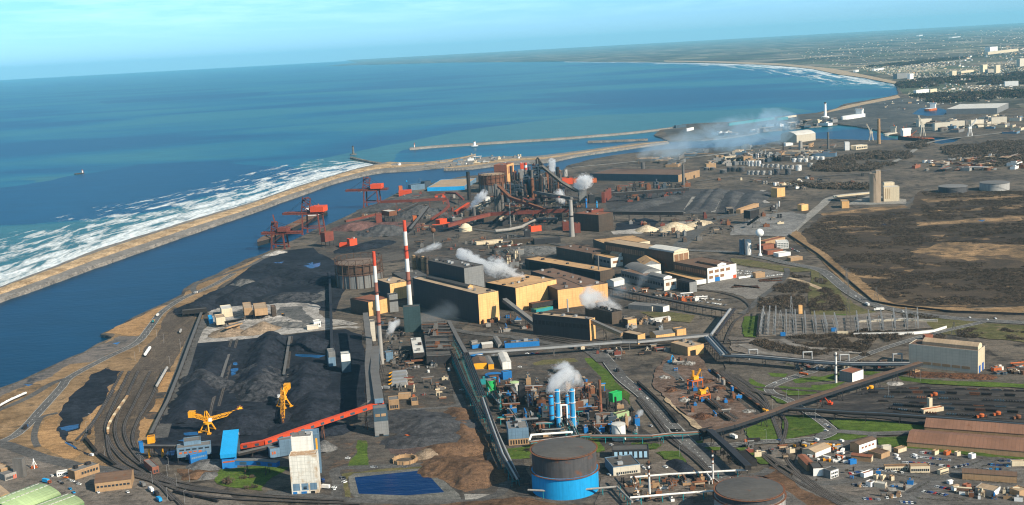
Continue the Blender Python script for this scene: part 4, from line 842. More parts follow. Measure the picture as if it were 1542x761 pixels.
def pipe(label, pts, r, m, T=PP, every=16, legm=None, name='pipeline', group=None, n=1, gap=1.0, rack=False):
 """pts: (x, y, z); legs down to the ground"""
 P = [G(*T(x, y), z) for x, y, z in pts]; o = Vector((P[0].x, P[0].y, 0)); t = thing(name, label, 'pipeline', o, 0, group); P = [p-o for p in P]
 lg = MB()
 for k in range(n):
  pb = MB()
  for i in range(len(P)-1):
   a, b = P[i], P[i+1]; d = b-a; nn = Vector((-d.y, d.x, 0)); nn = nn.normalized() if nn.length > .01 else Vector((1,0,0)); s = nn*((k-(n-1)/2)*gap)
   pb.cyl(a+s, b+s, r if isinstance(r, (int, float)) else r[k], n=10, m=0)
   if i: pb.ball(a+s, (r if isinstance(r, (int, float)) else r[k])*1.02, 5)
  pb.obj('pipe', m[k] if isinstance(m, list) else m, t)
 for i in range(len(P)-1):
  a, b = P[i], P[i+1]; d = b-a; q = max(1, int(d.length/every)); nn = Vector((-d.y, d.x, 0)); nn = nn.normalized() if nn.length > .01 else Vector((1,0,0)); wd = max(1.2, (n-1)*gap/2+1)
  for j in range(q):
   p = a+d*((j+.5)/q)
   if p.z < 1.5: continue
   for s in (-1, 1): lg.bar((p.x+nn.x*wd*s, p.y+nn.y*wd*s, 0), (p.x+nn.x*wd*s*.8, p.y+nn.y*wd*s*.8, p.z-.5), .4, .4)
   lg.bar((p.x+nn.x*wd, p.y+nn.y*wd, p.z-.6), (p.x-nn.x*wd, p.y-nn.y*wd, p.z-.6), .4, .5)
   if rack: lg.bar((p.x+nn.x*wd, p.y+nn.y*wd, p.z*.5), (p.x-nn.x*wd, p.y-nn.y*wd, p.z*.5), .3, .4)
  if rack:
   for s in (-1, 1): lg.bar(a+nn*wd*s*.9+Vector((0,0,-.7)), b+nn*wd*s*.9+Vector((0,0,-.7)), .4, .6)
 if lg.v: lg.obj('pipe_support', legm or C_STEEL, t)
 return t
def heap(label, ridge, w, h, m, T=PP, name='stock_heap', cat='heap', seed=1, group=None, res=1.7, gully=.0, z0=-.15, ns=.6):
 """a ridge of loose material at its angle of repose; ridge = list of lines of sight to the ground below the crest; w half-width"""
 R = [Vector(G(T(*p))[:2]) for p in ridge]; c = sum(R, Vector((0, 0)))/len(R); R = [p-c for p in R]
 x0 = min(p.x for p in R)-w; x1 = max(p.x for p in R)+w; y0 = min(p.y for p in R)-w; y1 = max(p.y for p in R)+w
 res = max(res, (x1-x0)/170, (y1-y0)/170); nx = int((x1-x0)/res)+2; ny = int((y1-y0)/res)+2
 from mathutils import noise as mn
 z = np.zeros((nx, ny)); vs = []
 for i in range(nx):
  for j in range(ny):
   p = Vector((x0+i*res, y0+j*res)); dm = 1e9
   if len(R) == 1: dm = (p-R[0]).length
   for a, b in zip(R, R[1:]):
    d = b-a; t = max(0, min(1, (p-a).dot(d)/max(1e-6, d.length_squared))); dm = min(dm, (p-(a+d*t)).length)
   nz = mn.fractal(Vector((p.x*.035, p.y*.035, seed*3.7)), .8, 2.1, 4)*ns
   gl = abs(mn.noise(Vector((p.x*.09, p.y*.09, seed*1.3)))) if gully else 0
   hh = h*(1-dm/(w*(1+.25*nz)))+nz*h*.14-gl*gully*h
   hh = hh if hh < h*.82 else h*.82+(hh-h*.82)*.5
   z[i, j] = hh; vs.append((p.x, p.y, max(z0, hh)))
 fs = []
 for i in range(nx-1):
  for j in range(ny-1):
   if max(z[i,j], z[i+1,j], z[i,j+1], z[i+1,j+1]) > -.1: fs.append((i*ny+j, (i+1)*ny+j, (i+1)*ny+j+1, i*ny+j+1))
 used = sorted({k for f in fs for k in f}); mp = {k: n for n, k in enumerate(used)}
 q = MB(); q.add([vs[k] for k in used], [tuple(mp[k] for k in f) for f in fs], 0, True)
 o = q.obj(name, m); o.location = (c.x, c.y, 0); return tag(o, label, cat, group)
def gasholder(label, base, wp, hl, hu, m_low, m_up, m_roof, T=PP, ribs=28, frame=None, walk=True, stripes=None):
 """lower tank and risen bell; pixel heights"""
 b = T(*base); g = G(b); r = wp*mpp(g)/2; d = Vector((g.x, g.y)).normalized(); c = Vector((g.x+d.x*r, g.y+d.y*r, 0)); h1 = hpx(g, hl); h2 = hpx(g, hl+hu)
 t = thing('gasholder', label, 'gasholder', c)
 q = MB(); q.lathe([(r, 0), (r, h1)], 64); q.obj('tank_shell', m_low, t)
 if hu:
  q = MB(); q.lathe([(r*.965, h1-.3), (r*.965, h2)], 64); q.obj('upper_shell', m_up, t)
 else: h2 = h1
 ru = r*.965 if hu else r
 q = MB(); q.lathe([(ru, h2), (ru*.985, h2+.5), (ru*.6, h2+1.6), (ru*.25, h2+2.2), (.01, h2+2.3)], 64); q.obj('roof', m_roof, t)
 if ribs:
  q = MB()
  for i in range(ribs):
   a = 2*math.pi*i/ribs; x, y = math.cos(a), math.sin(a); q.bar((x*(r+.15), y*(r+.15), 0), (x*(r+.15), y*(r+.15), h1), .5, .4)
  q.obj('wall_ribs', m_low, t)
 def ring(z, r0, m):
  q = MB(); q.lathe([(r0, z), (r0+1.3, z), (r0+1.3, z+.35), (r0, z+.35)], 64)
  for i in range(60):
   a = 2*math.pi*i/60; x, y = math.cos(a)*(r0+1.2), math.sin(a)*(r0+1.2); q.bar((x, y, z), (x, y, z+1.5), .14)
  q.lathe([(r0+1.1, z+1.4), (r0+1.25, z+1.4), (r0+1.25, z+1.55), (r0+1.1, z+1.55)], 64); q.obj('walkway', m, t)
 if walk: ring(h1-.5, r, C_RUST)
 if walk: ring(h2-.3, ru, C_RUST)
 if frame:
  q = MB(); n = 20; zf = hpx(g, frame)
  for i in range(n):
   a = 2*math.pi*i/n; a2 = 2*math.pi*(i+1)/n; R = r+1.2
   q.bar((math.cos(a)*R, math.sin(a)*R, 0), (math.cos(a)*R, math.sin(a)*R, zf), .9, .9)
   for f in (.55, .78, 1.0): q.bar((math.cos(a)*R, math.sin(a)*R, zf*f), (math.cos(a2)*R, math.sin(a2)*R, zf*f), .5, .7)
   q.bar((math.cos(a)*R, math.sin(a)*R, zf*.78), (math.cos(a2)*R, math.sin(a2)*R, zf*1.0), .3, .3)
  q.obj('guide_frame', mat('dark_rust_plate', (.085,.052,.036), .85, 0, .3, .1, .4), t)
 return t
CARM = {}
CARCOL = {'white': (.75,.75,.73), 'silver': (.42,.43,.44), 'grey': (.16,.16,.17), 'black': (.02,.02,.022), 'blue': (.02,.07,.26), 'dark blue': (.012,.025,.08), 'red': (.5,.03,.02), 'beige': (.45,.36,.24), 'orange': (.75,.17,.02), 'yellow': (.8,.5,.03), 'bright blue': (.02,.28,.6), 'green': (.05,.2,.07)}
def cmat(c): return mat('car_'+c.replace(' ', '_'), CARCOL[c], .35, 0, .05, .3, 0, 0, tint=.05)
def car_mesh(c, van=False):
 k = (c, van)
 if k in CARM: return CARM[k]
 q = MB(); l, w_ = (4.4, 1.85) if not van else (5.4, 2.05)
 if not van:
  pr = [(-l/2, .35), (-l/2, .85), (-l/2+.3, .98), (-1.05, 1.02), (-.45, 1.48), (.95, 1.5), (1.75, 1.02), (l/2-.05, .92), (l/2, .35)]
  gl = [(-.98, 1.05), (-.42, 1.44), (.92, 1.45), (1.6, 1.05)]
 else:
  pr = [(-l/2, .4), (-l/2, 1.0), (-l/2+.9, 1.25), (-l/2+1.55, 2.1), (l/2-.1, 2.2), (l/2, .4)]
  gl = [(-l/2+.95, 1.3), (-l/2+1.5, 2.0), (-l/2+2.4, 2.0), (-l/2+2.4, 1.3)]
 n = len(pr); vs = [(-w_/2, -x, z) for x, z in pr]+[(w_/2, -x, z) for x, z in pr]
 q.add(vs, [(i, (i+1) % n, n+(i+1) % n, n+i) for i in range(n)]+[tuple(range(n))[::-1], tuple(range(n, 2*n))], 0)
 for s in (-1, 1):
  g = [(s*(w_/2+.015), -x, z) for x, z in gl]; q.add(g, [(0,1,2,3), (3,2,1,0)], 1)
  for y in (-l*.31, l*.3): q.cyl((s*(w_/2-.2), y, .33), (s*(w_/2+.02), y, .33), .33, n=10, m=2)
 for i in ((3, 4), (5, 6)) if not van else ((2, 3),):
  (xa, za), (xb, zb) = pr[i[0]], pr[i[1]]; q.add([(-w_*.42, -xa, za+.03), (w_*.42, -xa, za+.03), (w_*.42, -xb, zb+.03), (-w_*.42, -xb, zb+.03)], [(0,1,2,3), (3,2,1,0)], 1)
 CARM[k] = q.me('van' if van else 'car', [cmat(c), C_GLASS, C_TYRE]); return CARM[k]
def head(p, q, T=PP):
 a, b = G(T(*p)), G(T(*q)); return math.atan2(b.y-a.y, b.x-a.x)-math.pi/2
SEEN = {}
def cars(where, spots, hd, T=PP, van=False):
 """spots: (x, y, colour); hd: heading angle; label names colour and place, twins share it under one group"""
 for x, y, c in spots:
  g = G(T(x, y)); nm = 'parked_van' if van else 'parked_car'; k = (c, where)
  SEEN[k] = SEEN.get(k, 0)+1
  inst(nm, car_mesh(c, van), f'{c} {"van" if van else "car"} {where}', 'van' if van else 'car', (g.x, g.y, .14), hd+rnd.uniform(-.06, .06), f'{c} vehicles {where}')
def carrow(where, p, q, n, hd, T=PP, cols=None, skip=.12, van=False):
 a, b = G(T(*p)), G(T(*q)); cols = cols or ['white','white','silver','silver','grey','black','blue','dark blue','red']
 for i in range(n):
  if rnd.random() < skip: continue
  g = a.lerp(b, i/max(1, n-1)); c = rnd.choice(cols)
  inst('parked_van' if van else 'parked_car', car_mesh(c, van), f'{c} {"van" if van else "car"} {where}', 'car', (g.x, g.y, .14), hd+rnd.uniform(-.05, .05), f'{c} vehicles {where}')
def truck(label, at, hd, cab, body, T=PP, kind='box', name='truck', L_=9, group=None):
 g = G(T(*at)); t = thing(name, label, 'truck', (g.x, g.y, .14), hd, group)
 q = MB(); q.box(-1.2, 1.2, L_/2-2.2, L_/2, .6, 2.7); q.box(-1.1, 1.1, L_/2-.4, L_/2+.02, 1.6, 2.5, 1); q.obj('cab', [cab, C_GLASS], t)
 q = MB()
 if kind == 'box': q.box(-1.25, 1.25, -L_/2, L_/2-2.4, 1.0, 3.5)
 elif kind == 'tank': q.cyl((0, -L_/2, 2.0), (0, L_/2-2.5, 2.0), 1.2, n=14)
 elif kind == 'tip':
  q.add([(-1,-L_/2,1.1),(1,-L_/2,1.1),(1,L_/2-2.5,1.1),(-1,L_/2-2.5,1.1),(-1.3,-L_/2,2.5),(1.3,-L_/2,2.5),(1.3,L_/2-2.5,2.7),(-1.3,L_/2-2.5,2.7)], [(0,3,2,1),(0,1,5,4),(1,2,6,5),(2,3,7,6),(3,0,4,7)]); q.box(-1.2, 1.2, -L_/2+.1, L_/2-2.6, 1.9, 2.1)
 q.obj('cargo_body', body, t)
 q = MB(); q.box(-.9, .9, -L_/2, L_/2, .55, .95)
 for y in (-L_/2+1.2, -L_/2+2.5, L_/2-1.2):
  for s in (-1, 1): q.cyl((s*.85, y, .5), (s*1.25, y, .5), .5, n=12)
 q.obj('wheels', C_TYRE, t); return t
WAG = {}
def wagon_mesh(kind, m):
 k = (kind, m.name)
 if k in WAG: return WAG[k]
 q = MB(); L_ = 12.0
 if kind == 'tank':
  q.cyl((0, -L_/2+.4, 2.6), (0, L_/2-.4, 2.6), 1.45, n=16); q.box(-.5, .5, -.6, .6, 3.9, 4.4); q.box(-1.2, 1.2, -L_/2, L_/2, .8, 1.15, 1)
 elif kind == 'hopper':
  q.add([(-.8,-L_/2+1,1.0),(.8,-L_/2+1,1.0),(.8,L_/2-1,1.0),(-.8,L_/2-1,1.0),(-1.5,-L_/2,3.8),(1.5,-L_/2,3.8),(1.5,L_/2,3.8),(-1.5,L_/2,3.8)], [(0,3,2,1),(0,1,5,4),(1,2,6,5),(2,3,7,6),(3,0,4,7)])
  q.box(-1.35, 1.35, -L_/2+.2, L_/2-.2, 3.1, 3.35, 2); q.box(-1.2, 1.2, -L_/2, L_/2, .8, 1.05, 1)
  for y in (-4, -2, 0, 2, 4): q.box(-1.5, 1.5, y-.1, y+.1, 2.9, 3.85, 0)
 elif kind == 'slab':
  q.box(-1.4, 1.4, -L_/2, L_/2, .9, 1.3, 1); q.box(-1.1, 1.1, -L_/2+.5, L_/2-.6, 1.32, 2.1); q.box(-.9, .8, -L_/2+.8, L_/2-1.4, 2.12, 2.6, 2)
 elif kind == 'coil':
  q.box(-1.4, 1.4, -L_/2, L_/2, .9, 1.3, 1)
  for y in (-4.2, -1.4, 1.4, 4.2): q.cyl((-1.1, y, 2.2), (1.1, y, 2.2), .95, n=14)
 elif kind == 'loco':
  q.box(-1.4, 1.4, -L_/2, L_/2, .9, 1.3, 1); q.box(-.95, .95, -L_/2+.3, 1.5, 1.3, 3.0); q.box(-1.4, 1.4, 1.5, 4.3, 1.3, 4.0); q.box(-.95, .95, 4.3, L_/2-.3, 1.3, 2.8); q.box(-1.42, 1.42, 1.7, 4.1, 2.8, 3.6, 2)
 for y in (-L_/2+2, -L_/2+3.8, L_/2-3.8, L_/2-2):
  for s in (-1, 1): q.cyl((s*.65, y, .45), (s*.85, y, .45), .45, n=10, m=1)
 WAG[k] = q.me(f'{kind}_wagon', [m, C_SOOT, C_COALM if kind == 'hopper' else C_STEEL]); return WAG[k]
C_COALM = mat('coal_load', (.02,.02,.022), .95, 0, .3, .5)
def train(label, pts, n, kind, m, T=PP, group=None, L_=13.2, name=None, fill=1.0, k=6, mats=None):
 p = smooth([G(T(*q)) for q in pts], k); d = [0]
 for i in range(1, len(p)): d.append(d[-1]+(p[i]-p[i-1]).length)
 if n is None: n = max(1, int(d[-1]/L_))
 sc = d[-1]/n/L_ if n > 1 else 1.0
 for i in range(n):
  if rnd.random() > fill: continue
  t = d[-1]*(i+.5)/n; j = 0
  while j < len(p)-2 and d[j+1] < t: j += 1
  q = p[j].lerp(p[j+1], (t-d[j])/max(1e-6, d[j+1]-d[j])); e = p[j+1]-p[j]
  mm = mats[i % len(mats)] if mats else m
  inst(name or f'{kind}_wagon', wagon_mesh(kind, mm), label, 'wagon', (q.x, q.y, .3), math.atan2(e.y, e.x)-math.pi/2, group or label, min(1.25, max(.8, sc)) if n > 1 else 1)
def lamp_mesh(h=11):
 q = MB(); q.cyl((0,0,0), (0,0,h), .14, .08, 8); q.bar((0,0,h), (1.6,0,h+.2), .12); q.box(1.3, 2.1, -.2, .2, h+.1, h+.3); return q.me('lamp_post', C_GALV)
def mast(label, at, hp, T=PP, name='lattice_mast', m=None, w=2.2, arms=0, group=None, hm=None):
 g = G(T(*at)); h = hm or hpx(g, hp); q = MB()
 n = max(5, int(h/5)); t = .28
 for s in (-1, 1):
  for u in (-1, 1): q.bar((s*w, u*w, 0), (s*.35, u*.35, h), t)
 for i in range(n):
  f0, f1 = i/n, (i+1)/n; w0 = w+(.35-w)*f0; w1 = w+(.35-w)*f1
  for u in (-1, 1): q.bar((-w0, u*w0, h*f0), (w1, u*w1, h*f1), t*.6); q.bar((u*w0, w0, h*f0), (u*w1, -w1, h*f1), t*.6)
 for k in range(arms):
  z = h*(.92-.13*k); a = (4.2-.4*k); q.bar((-a, 0, z), (a, 0, z), .25); q.bar((-a, 0, z), (0, 0, z+1.4), .15); q.bar((a, 0, z), (0, 0, z+1.4), .15)
  for s in (-1, 1): q.bar((s*a, 0, z), (s*a, 0, z-1.6), .2)
 return inst(name, q.me(name, m or C_GALV), label, 'mast' if not arms else 'pylon', g, head((700,400),(760,400)), group)
def bush(label, at, wp, hp, T=PP, tones=(0,1,1), group=None, seed=1, name='bare_bush', cat='bush'):
 g = G(T(*at)); r = wp*mpp(g)/2; h = hpx(g, hp); rr = random.Random(seed); cs = []
 for i in range(max(7, int(r*3))):
  a = rr.uniform(0, 6.28); d = rr.uniform(0, .72)**.7*r; k = rr.uniform(.25, .48); cs.append((math.cos(a)*d, math.sin(a)*d*.75, rr.uniform(0, .25)*h, k*r, h*rr.uniform(.5, .8), rr.choice(tones)))
 return inst(name, twig_cloud(cs, name, M_TW, n=60, seed=seed), label, cat, g, 0, group)
def tree(label, at, hp, T=PP, group=None, seed=1, sc=.42, hm=None):
 g = G(T(*at)); h = hm or hpx(g, hp); rr = random.Random(seed); t = thing('bare_tree', label, 'tree', g, rr.uniform(0, 6), group)
 q = MB(); q.cyl((0,0,0), (0,0,h*.55), h*.028, h*.016, 8); tips = []
 for i in range(9):
  a = i*2.4+rr.uniform(-.3, .3); z = h*rr.uniform(.25, .55); r = h*rr.uniform(.18, .32); e = (math.cos(a)*r, math.sin(a)*r, z+h*rr.uniform(.2, .4)); q.cyl((0,0,z), e, h*.012, h*.004, 5); tips.append(e)
 q.obj('trunk', mat('bark', (.06,.05,.04), .9, 0, .3, .5), t)
 cs = [(e[0]*.9, e[1]*.9, e[2]-h*.12, h*.13, h*.2, rr.choice((0,1,1,2))) for e in tips]+[(0, 0, h*.62, h*.2, h*.34, 1)]
 me = twig_cloud(cs, 'crown', M_TW, n=90, seed=seed); o = bpy.data.objects.new('crown', me); COL.objects.link(o); o.parent = t; return t
# ================================================================== west: rail yard, coal yard, halls in the corner
def vault_hall(label, p0, p1, p2, z, rise, T):
 """barrel hall: p0-p1 far end across, p2 along the axis towards the viewer, at eaves height z"""
 a, b, c = (G(*T(*p), z) for p in (p0, p1, p2)); w_ = (b-a); W_ = Vector((w_.x, w_.y)).length; xd = Vector((w_.x, w_.y)).normalized(); yd = Vector((-xd.y, xd.x)); D = -(Vector((c.x-a.x, c.y-a.y)).dot(yd))
 t = thing('arched_hall', label, 'hall', (a.x, a.y, 0), math.atan2(xd.y, xd.x)); n = 14; D = max(30, D)
 pr = [(W_*i/n, z+rise*math.sin(math.pi*i/n)**.75) for i in range(n+1)]
 q = MB(); q.box(0, W_, -D, 0, 0, z)
 for d in (0, -D): q.add([(u, d, h) for u, h in pr], [tuple(range(n+1)) if d else tuple(range(n, -1, -1))])
 q.obj('wall', C_GREEND, t)
 q = MB()
 for i in range(n):
  (u0, z0), (u1, z1) = pr[i], pr[i+1]; q.add([(u0,.4,z0+.1),(u1,.4,z1+.1),(u1,-D-.4,z1+.1),(u0,-D-.4,z0+.1),(u0,.4,z0+.35),(u1,.4,z1+.35),(u1,-D-.4,z1+.35),(u0,-D-.4,z0+.35)], [(0,1,2,3),(7,6,5,4),(4,5,1,0),(6,7,3,2)], 0, True)
 q.obj('roof', C_GREENL, t)
 for k in range(10):
  for u in (.35, .62):
   i = u*n; zz = z+rise*math.sin(math.pi*u)**.75; q = MB(); q.box(W_*u-.5, W_*u+.5, -D*(k+.5)/10-1.6, -D*(k+.5)/10+1.6, zz+.2, zz+.6); q.obj('roof_light', C_ROOFW, t)
 return t
vault_hall('pale green arched roof hall at the bottom left corner, the larger of two', (330,560), (690,640), (-60,800), 6, 5.5, Y1)
vault_hall('smaller pale green arched roof hall set right of its larger twin', (692,662), (955,735), (430,900), 5, 4, Y1)
bld('corner_shed', 'tan roofed shed cut by the bottom left corner', 'shed', (-120,650), (20,770), (130,740), 8, C_BRICKT, C_ROOFT, Y1, 'gable')
bld('concrete_tower', 'tall grey concrete slab tower by the small tan sheds', 'tower', (150,425), (160,450), (272,448), -27, C_CONCD, C_ROOFG, Y1)
bld('long_shed', 'long tan flat roofed shed butting the concrete slab tower', 'shed', (-120,395), (20,450), (150,425), 7, C_BRICKT, C_ROOFT, Y1, wins=(('R',8,.02,.98,.3,.6),))
bld('arcade_building', 'low grey building with red doors beside the slab tower', 'building', (-60,440), (60,490), (240,455), 5, C_CONC, C_ROOFG, Y1, wins=(('R',7,.05,.6,.2,.6),), doors=(('R',.62,.7,.7,C_REDB),('R',.76,.84,.7,C_REDB),('R',.9,.97,.7,C_REDB)))
def tripod(label, at, hp, T):
 g = G(T(*at)); h = hpx(g, hp); t = thing('derrick', label, 'derrick', g, .3); q = MB()
 for a in (.6, 2.7, 4.8): q.cyl((math.cos(a)*h*.36, math.sin(a)*h*.36, 0), (0, 0, h), .45, .25, 8)
 q.cyl((0,0,h-1.5), (0,0,h+.6), .6, n=8); q.obj('legs', C_WH, t)
 q = MB(); q.box(-2.4, 2.4, -1.6, 1.6, .6, 2.2); q.box(-3, 3, -1.9, 1.9, .3, .6); q.obj('base', C_ORANGE, t)
tripod('white tripod derrick standing on the open grey yard', (390,340), 13, Y1)
bld('workshop', 'brown gabled workshop behind the row of parked trucks', 'workshop', (500,640), (545,690), (752,665), 8, C_BRICKT, C_ROOFB, T1, 'gable', doors=(('L',.25,.75,.8),), wins=(('R',9,.03,.97,.45,.65),))
bld('workshop_annex', 'flat orange brick annex behind the brown gabled workshop', 'building', (402,600), (430,618), (570,572), 7, C_BRICKT, C_ROOFG, T1, wins=(('R',6,.25,.95,.4,.7),), vents=2)
bld('site_cabin', 'long white site cabin left of the orange brick annex', 'cabin', (318,590), (325,600), (405,588), 3.2, C_WH, C_ROOFW, T1, wins=(('R',6,.05,.95,.35,.7),))
bld('substation_hut', 'small red brick hut with grey roof beside the rail bend', 'hut', (822,548), (872,592), (915,588), 6.5, C_BRICK, C_ROOFG, T1, wins=(('R',2,.1,.9,.3,.65),))
cars('parked in front of the long white cabin', [(393,620,'silver'),(414,629,'white'),(435,637,'grey'),(450,645,'white'),(375,607,'orange'),(360,600,'silver')], 1.1, T1)
cars('beside the brown gabled workshop', [(728,690,'white'),(585,588,'white'),(600,595,'silver'),(560,692,'white'),(612,578,'grey')], .6, T1)
cars('by the green arched halls', [(295,597,'white'),(400,672,'bright blue'),(420,692,'bright blue'),(355,640,'black'),(340,630,'grey')], .7, T1)
cars('on the dirt bend west of the rail yard', [(522,480,'white')], .9, T1, True)
truck('orange and blue lorry by the tyre heap at the green hall', (268,635), head((240,600),(290,610),T1), C_ORANGE, C_BLUEL, T1)
for i, (x, y, c, b, l) in enumerate(((815,652,C_BLUEL,C_ROOFG,'teal tipper, first of the lorry line by the tracks'), (862,682,C_BLUE,C_WH,'blue lorry with white box in the line by the tracks'), (893,706,C_BLUEL,C_STEEL,'blue lorry with dark box in the line by the tracks'), (908,738,C_BLUEL,C_BLUEL,'all blue lorry, last of the line by the tracks'))):
 truck(l, (x, y), head((815,652),(908,738),T1)+math.pi, c, b, T1)
truck('dark blue lorry alone on the coast road bend', (148,324), head((100,370),(200,260),T1), C_BLUE, C_STEEL, T1)
truck('white lorry going north on the coast road', (905,214), head((870,270),(930,190),V8), C_WH, C_WH, V8)
truck('tan tipper following the white lorry on the coast road', (880,250), head((870,270),(930,190),V8), C_YEL, C_TEAL, V8, 'tip')
truck('pale lorry where the coast road meets the coal yard', (1122,86), head((1050,110),(1160,60),V8), C_WH, C_GALV, V8)
train('white tank wagon on the coast siding at the left edge', [(0,205),(60,172),(150,132)], 5, 'tank', C_WH, T1)
train('white tank wagon on the coast siding at the left edge', [(-70,246),(0,205)], 2, 'tank', C_WH, T1)
train('weathered tan hopper wagon in the curved string on the rail yard', [(728,152),(690,205),(650,265),(622,320),(618,362)], 16, 'hopper', C_BRICKT, T1, mats=[C_BRICKT, C_ROOFT, C_CREAM])
train('dirty white tank wagon in the string beside the long conveyor', [(960,522),(935,565),(900,628)], 6, 'tank', C_TANKG, V8)
train('white tank wagon of the lone pair in mid rail yard', [(862,408),(832,452)], 2, 'tank', C_WH, V8)
train('pale tank wagon alone near the crusher', [(1042,292),(1030,328)], 1, 'tank', C_TANKG, V8)
train('dark diesel shunter standing at the foot of the rail yard', [(515,320),(510,384)], 1, 'loco', C_STEEL, T1, name='shunter')
train('black empty wagon in the chain at the yard throat', [(488,393),(548,465)], 5, 'hopper', C_SOOT, T1)
train('black empty wagon in the chain leaving the yard throat', [(568,485),(650,540)], 5, 'hopper', C_SOOT, T1)
train('dark flat wagon on the curve below the blue transfer house', [(242,692),(340,718)], 4, 'slab', C_STEEL, T2)
train('dark flat wagon on the curve below the white tower', [(365,718),(480,745)], 4, 'slab', C_STEEL, T2)
lm = lamp_mesh()
for x, y in ((775,470),(800,420),(840,340),(860,330),(900,340),(940,370),(1035,400),(975,500)):
 g = G(V8(x, y)); inst('lamp_post', lm, 'slim grey lamp post over the western rail yard', 'lamp post', g, rnd.uniform(0, 6), 'lamp posts of the western rail yard')
for x, y in ((520,300),(495,350),(600,500),(805,540),(870,640),(955,600),(965,560),(1010,660),(1055,755),(957,735),(1082,630)):
 g = G(T1(x, y)); inst('lamp_post', lm, 'slim grey lamp post along the tracks below the coal yard', 'lamp post', g, rnd.uniform(0, 6), 'lamp posts along the southern tracks')
heap('long black coal ridge in the leftmost bay of the coal yard', [U1(500,420), U1(440,520), U1(395,600), T2(370,110), T2(300,260)], 22, 10, M_COALP, name='coal_heap', seed=1, gully=.2)
heap('grey tipped coal mound among the leftmost coal bay', [U1(390,580), U1(430,610)], 27, 15, gmat('coal_heap_grey', (.024,.027,.034), (.066,.068,.076), (.015,.017,.022), .05, .2, .55, bump=.5), name='coal_heap', seed=2, gully=.25)
heap('highest coal ridge running down the middle bay', [U1(790,355), U1(755,440), U1(735,520), U1(710,600)], 26, 14, M_COALP, name='coal_heap', seed=3, gully=.3)
heap('grey streaked coal bank at the foot of the middle ridge', [U1(720,540), U1(740,590), U1(715,640), T2(705,90), T2(750,130)], 29, 13, MC['coal_heap_grey'], name='coal_heap', seed=4, gully=.45)
heap('black conical coal heap beside the yellow bucket wheel', [T2(610,290), T2(640,310)], 31, 14, M_COALP, name='coal_heap', seed=5)
heap('low black coal spread behind the blue inclined tower', [T2(640,230), T2(760,260)], 34, 8, M_COALP, name='coal_heap', seed=6, gully=.3)
heap('pointed coal cone at the upper end of the right bay', [U1(1012,385)], 30, 16, M_COALP, name='coal_heap', seed=7)
heap('black gullied coal ridge in the rightmost bay', [U1(1000,520), U1(985,600), U1(960,690)], 27, 12, M_COALP, name='coal_heap', seed=8, gully=.4)
heap('coal heap below the right bay near the white tower', [T2(1040,160), T2(1020,260)], 28, 10, M_COALP, name='coal_heap', seed=9, gully=.2)
heap('low black heap across the lower end of the coal yard', [T2(900,330), T2(1130,330)], 24, 8, M_COALP, name='coal_heap', seed=10, gully=.2)
heap('small black coal cone near the end of the red conveyor', [T2(1040,225)], 16, 10, M_COALP, name='coal_heap', seed=21)
heap('navy black coal bank nearest the channel road', [U1(340,180), U1(470,120), U1(560,70)], 32, 10, M_COALP, name='coal_heap', seed=11, gully=.2)
heap('navy black coal bank behind the crushing plant', [U1(560,130), U1(680,70), U1(790,30)], 36, 14, M_COALP, name='coal_heap', seed=12, gully=.2)
heap('broad grey black heap right of the dark loader', [U1(860,115), U1(960,110)], 32, 10, MC['coal_heap_grey'], name='coal_heap', seed=13)
heap('dark coal bank along the northern quay', [U6(120,620), U6(300,660), U6(420,700)], 40, 9, M_COALP, name='coal_heap', seed=14, gully=.2)
heap('tan sand cone right of the crushing plant, the largest', [U1(745,290)], 22, 12, gmat('brown_heap', (.17,.125,.085), (.30,.225,.16), None, .05, .3), name='sand_heap', seed=15)
heap('tan sand cone between its larger neighbour and the crusher', [U1(668,310)], 17, 8, MC['brown_heap'], name='sand_heap', seed=16)
heap('low grey brown heap under the crusher conveyors', [U1(545,312)], 24, 9, MC['brown_heap'], name='sand_heap', seed=17)
heap('pale rubble heap on the crusher yard', [U1(640,180), U1(900,250)], 16, 4, M_PALE, name='rubble_heap', seed=18, gully=.6)
heap('broken pale rubble in the right half of the crusher yard', [U1(820,260), U1(1000,265)], 18, 4, M_GREYP, name='rubble_heap', seed=19, gully=.6)
bld('crusher_house', 'dusty tan crusher house on stilts, widest of the crushing plant', 'building', (690,205), (700,238), (776,236), 15, C_BRICKT, C_ROOFT, U1, legs=6)
bld('crusher_house', 'narrow dusty tan screen house left of the widest crusher house', 'building', (630,200), (640,235), (690,238), 15, C_BRICKT, C_ROOFT, U1, legs=6)
bld('crusher_house', 'dusty pale screen house at the left end of the crusher yard', 'building', (470,262), (480,282), (528,268), 13, C_CREAM, C_ROOFT, U1, legs=4)
bld('crusher_house', 'low dusty shed below the crusher conveyors', 'building', (548,290), (555,302), (612,296), 8, C_BRICKT, C_ROOFT, U1)
bld('crusher_house', 'pale dusty block in the left corner of the crusher yard', 'building', (500,200), (510,222), (570,214), 11, C_CREAM, C_ROOFW, U1)
bld('bunker_tower', 'slim brown bunker tower at the right of the crushing plant', 'tower', (790,215), (797,226), (820,222), 15, C_BROWNC, C_ROOFB, U1)
conveyor('dark inclined belt rising from the pale heap to the crusher house', [(475,262,2),(630,236,11)], 3, 2.4, C_STEEL, None, U1)
conveyor('thin brown belt bridging to the narrow screen house', [(540,262,3),(640,225,13)], 3, 2.2, C_BROWNC, None, U1)
conveyor('short belt dropping to the low dusty shed', [(530,285,10),(620,258,8)], 3, 2.2, C_BRICKT, None, U1)
bld('site_cabin', 'white cabin block at the right end of the pale yard', 'cabin', (1028,268), (1035,280), (1075,276), 7, C_WH, C_ROOFW, U1, wins=(('R',3,.1,.9,.4,.7),))
bld('site_cabin', 'long low pale shed left of the white cabin block', 'cabin', (990,285), (995,293), (1060,286), 4, C_PALEC, C_ROOFW, U1)
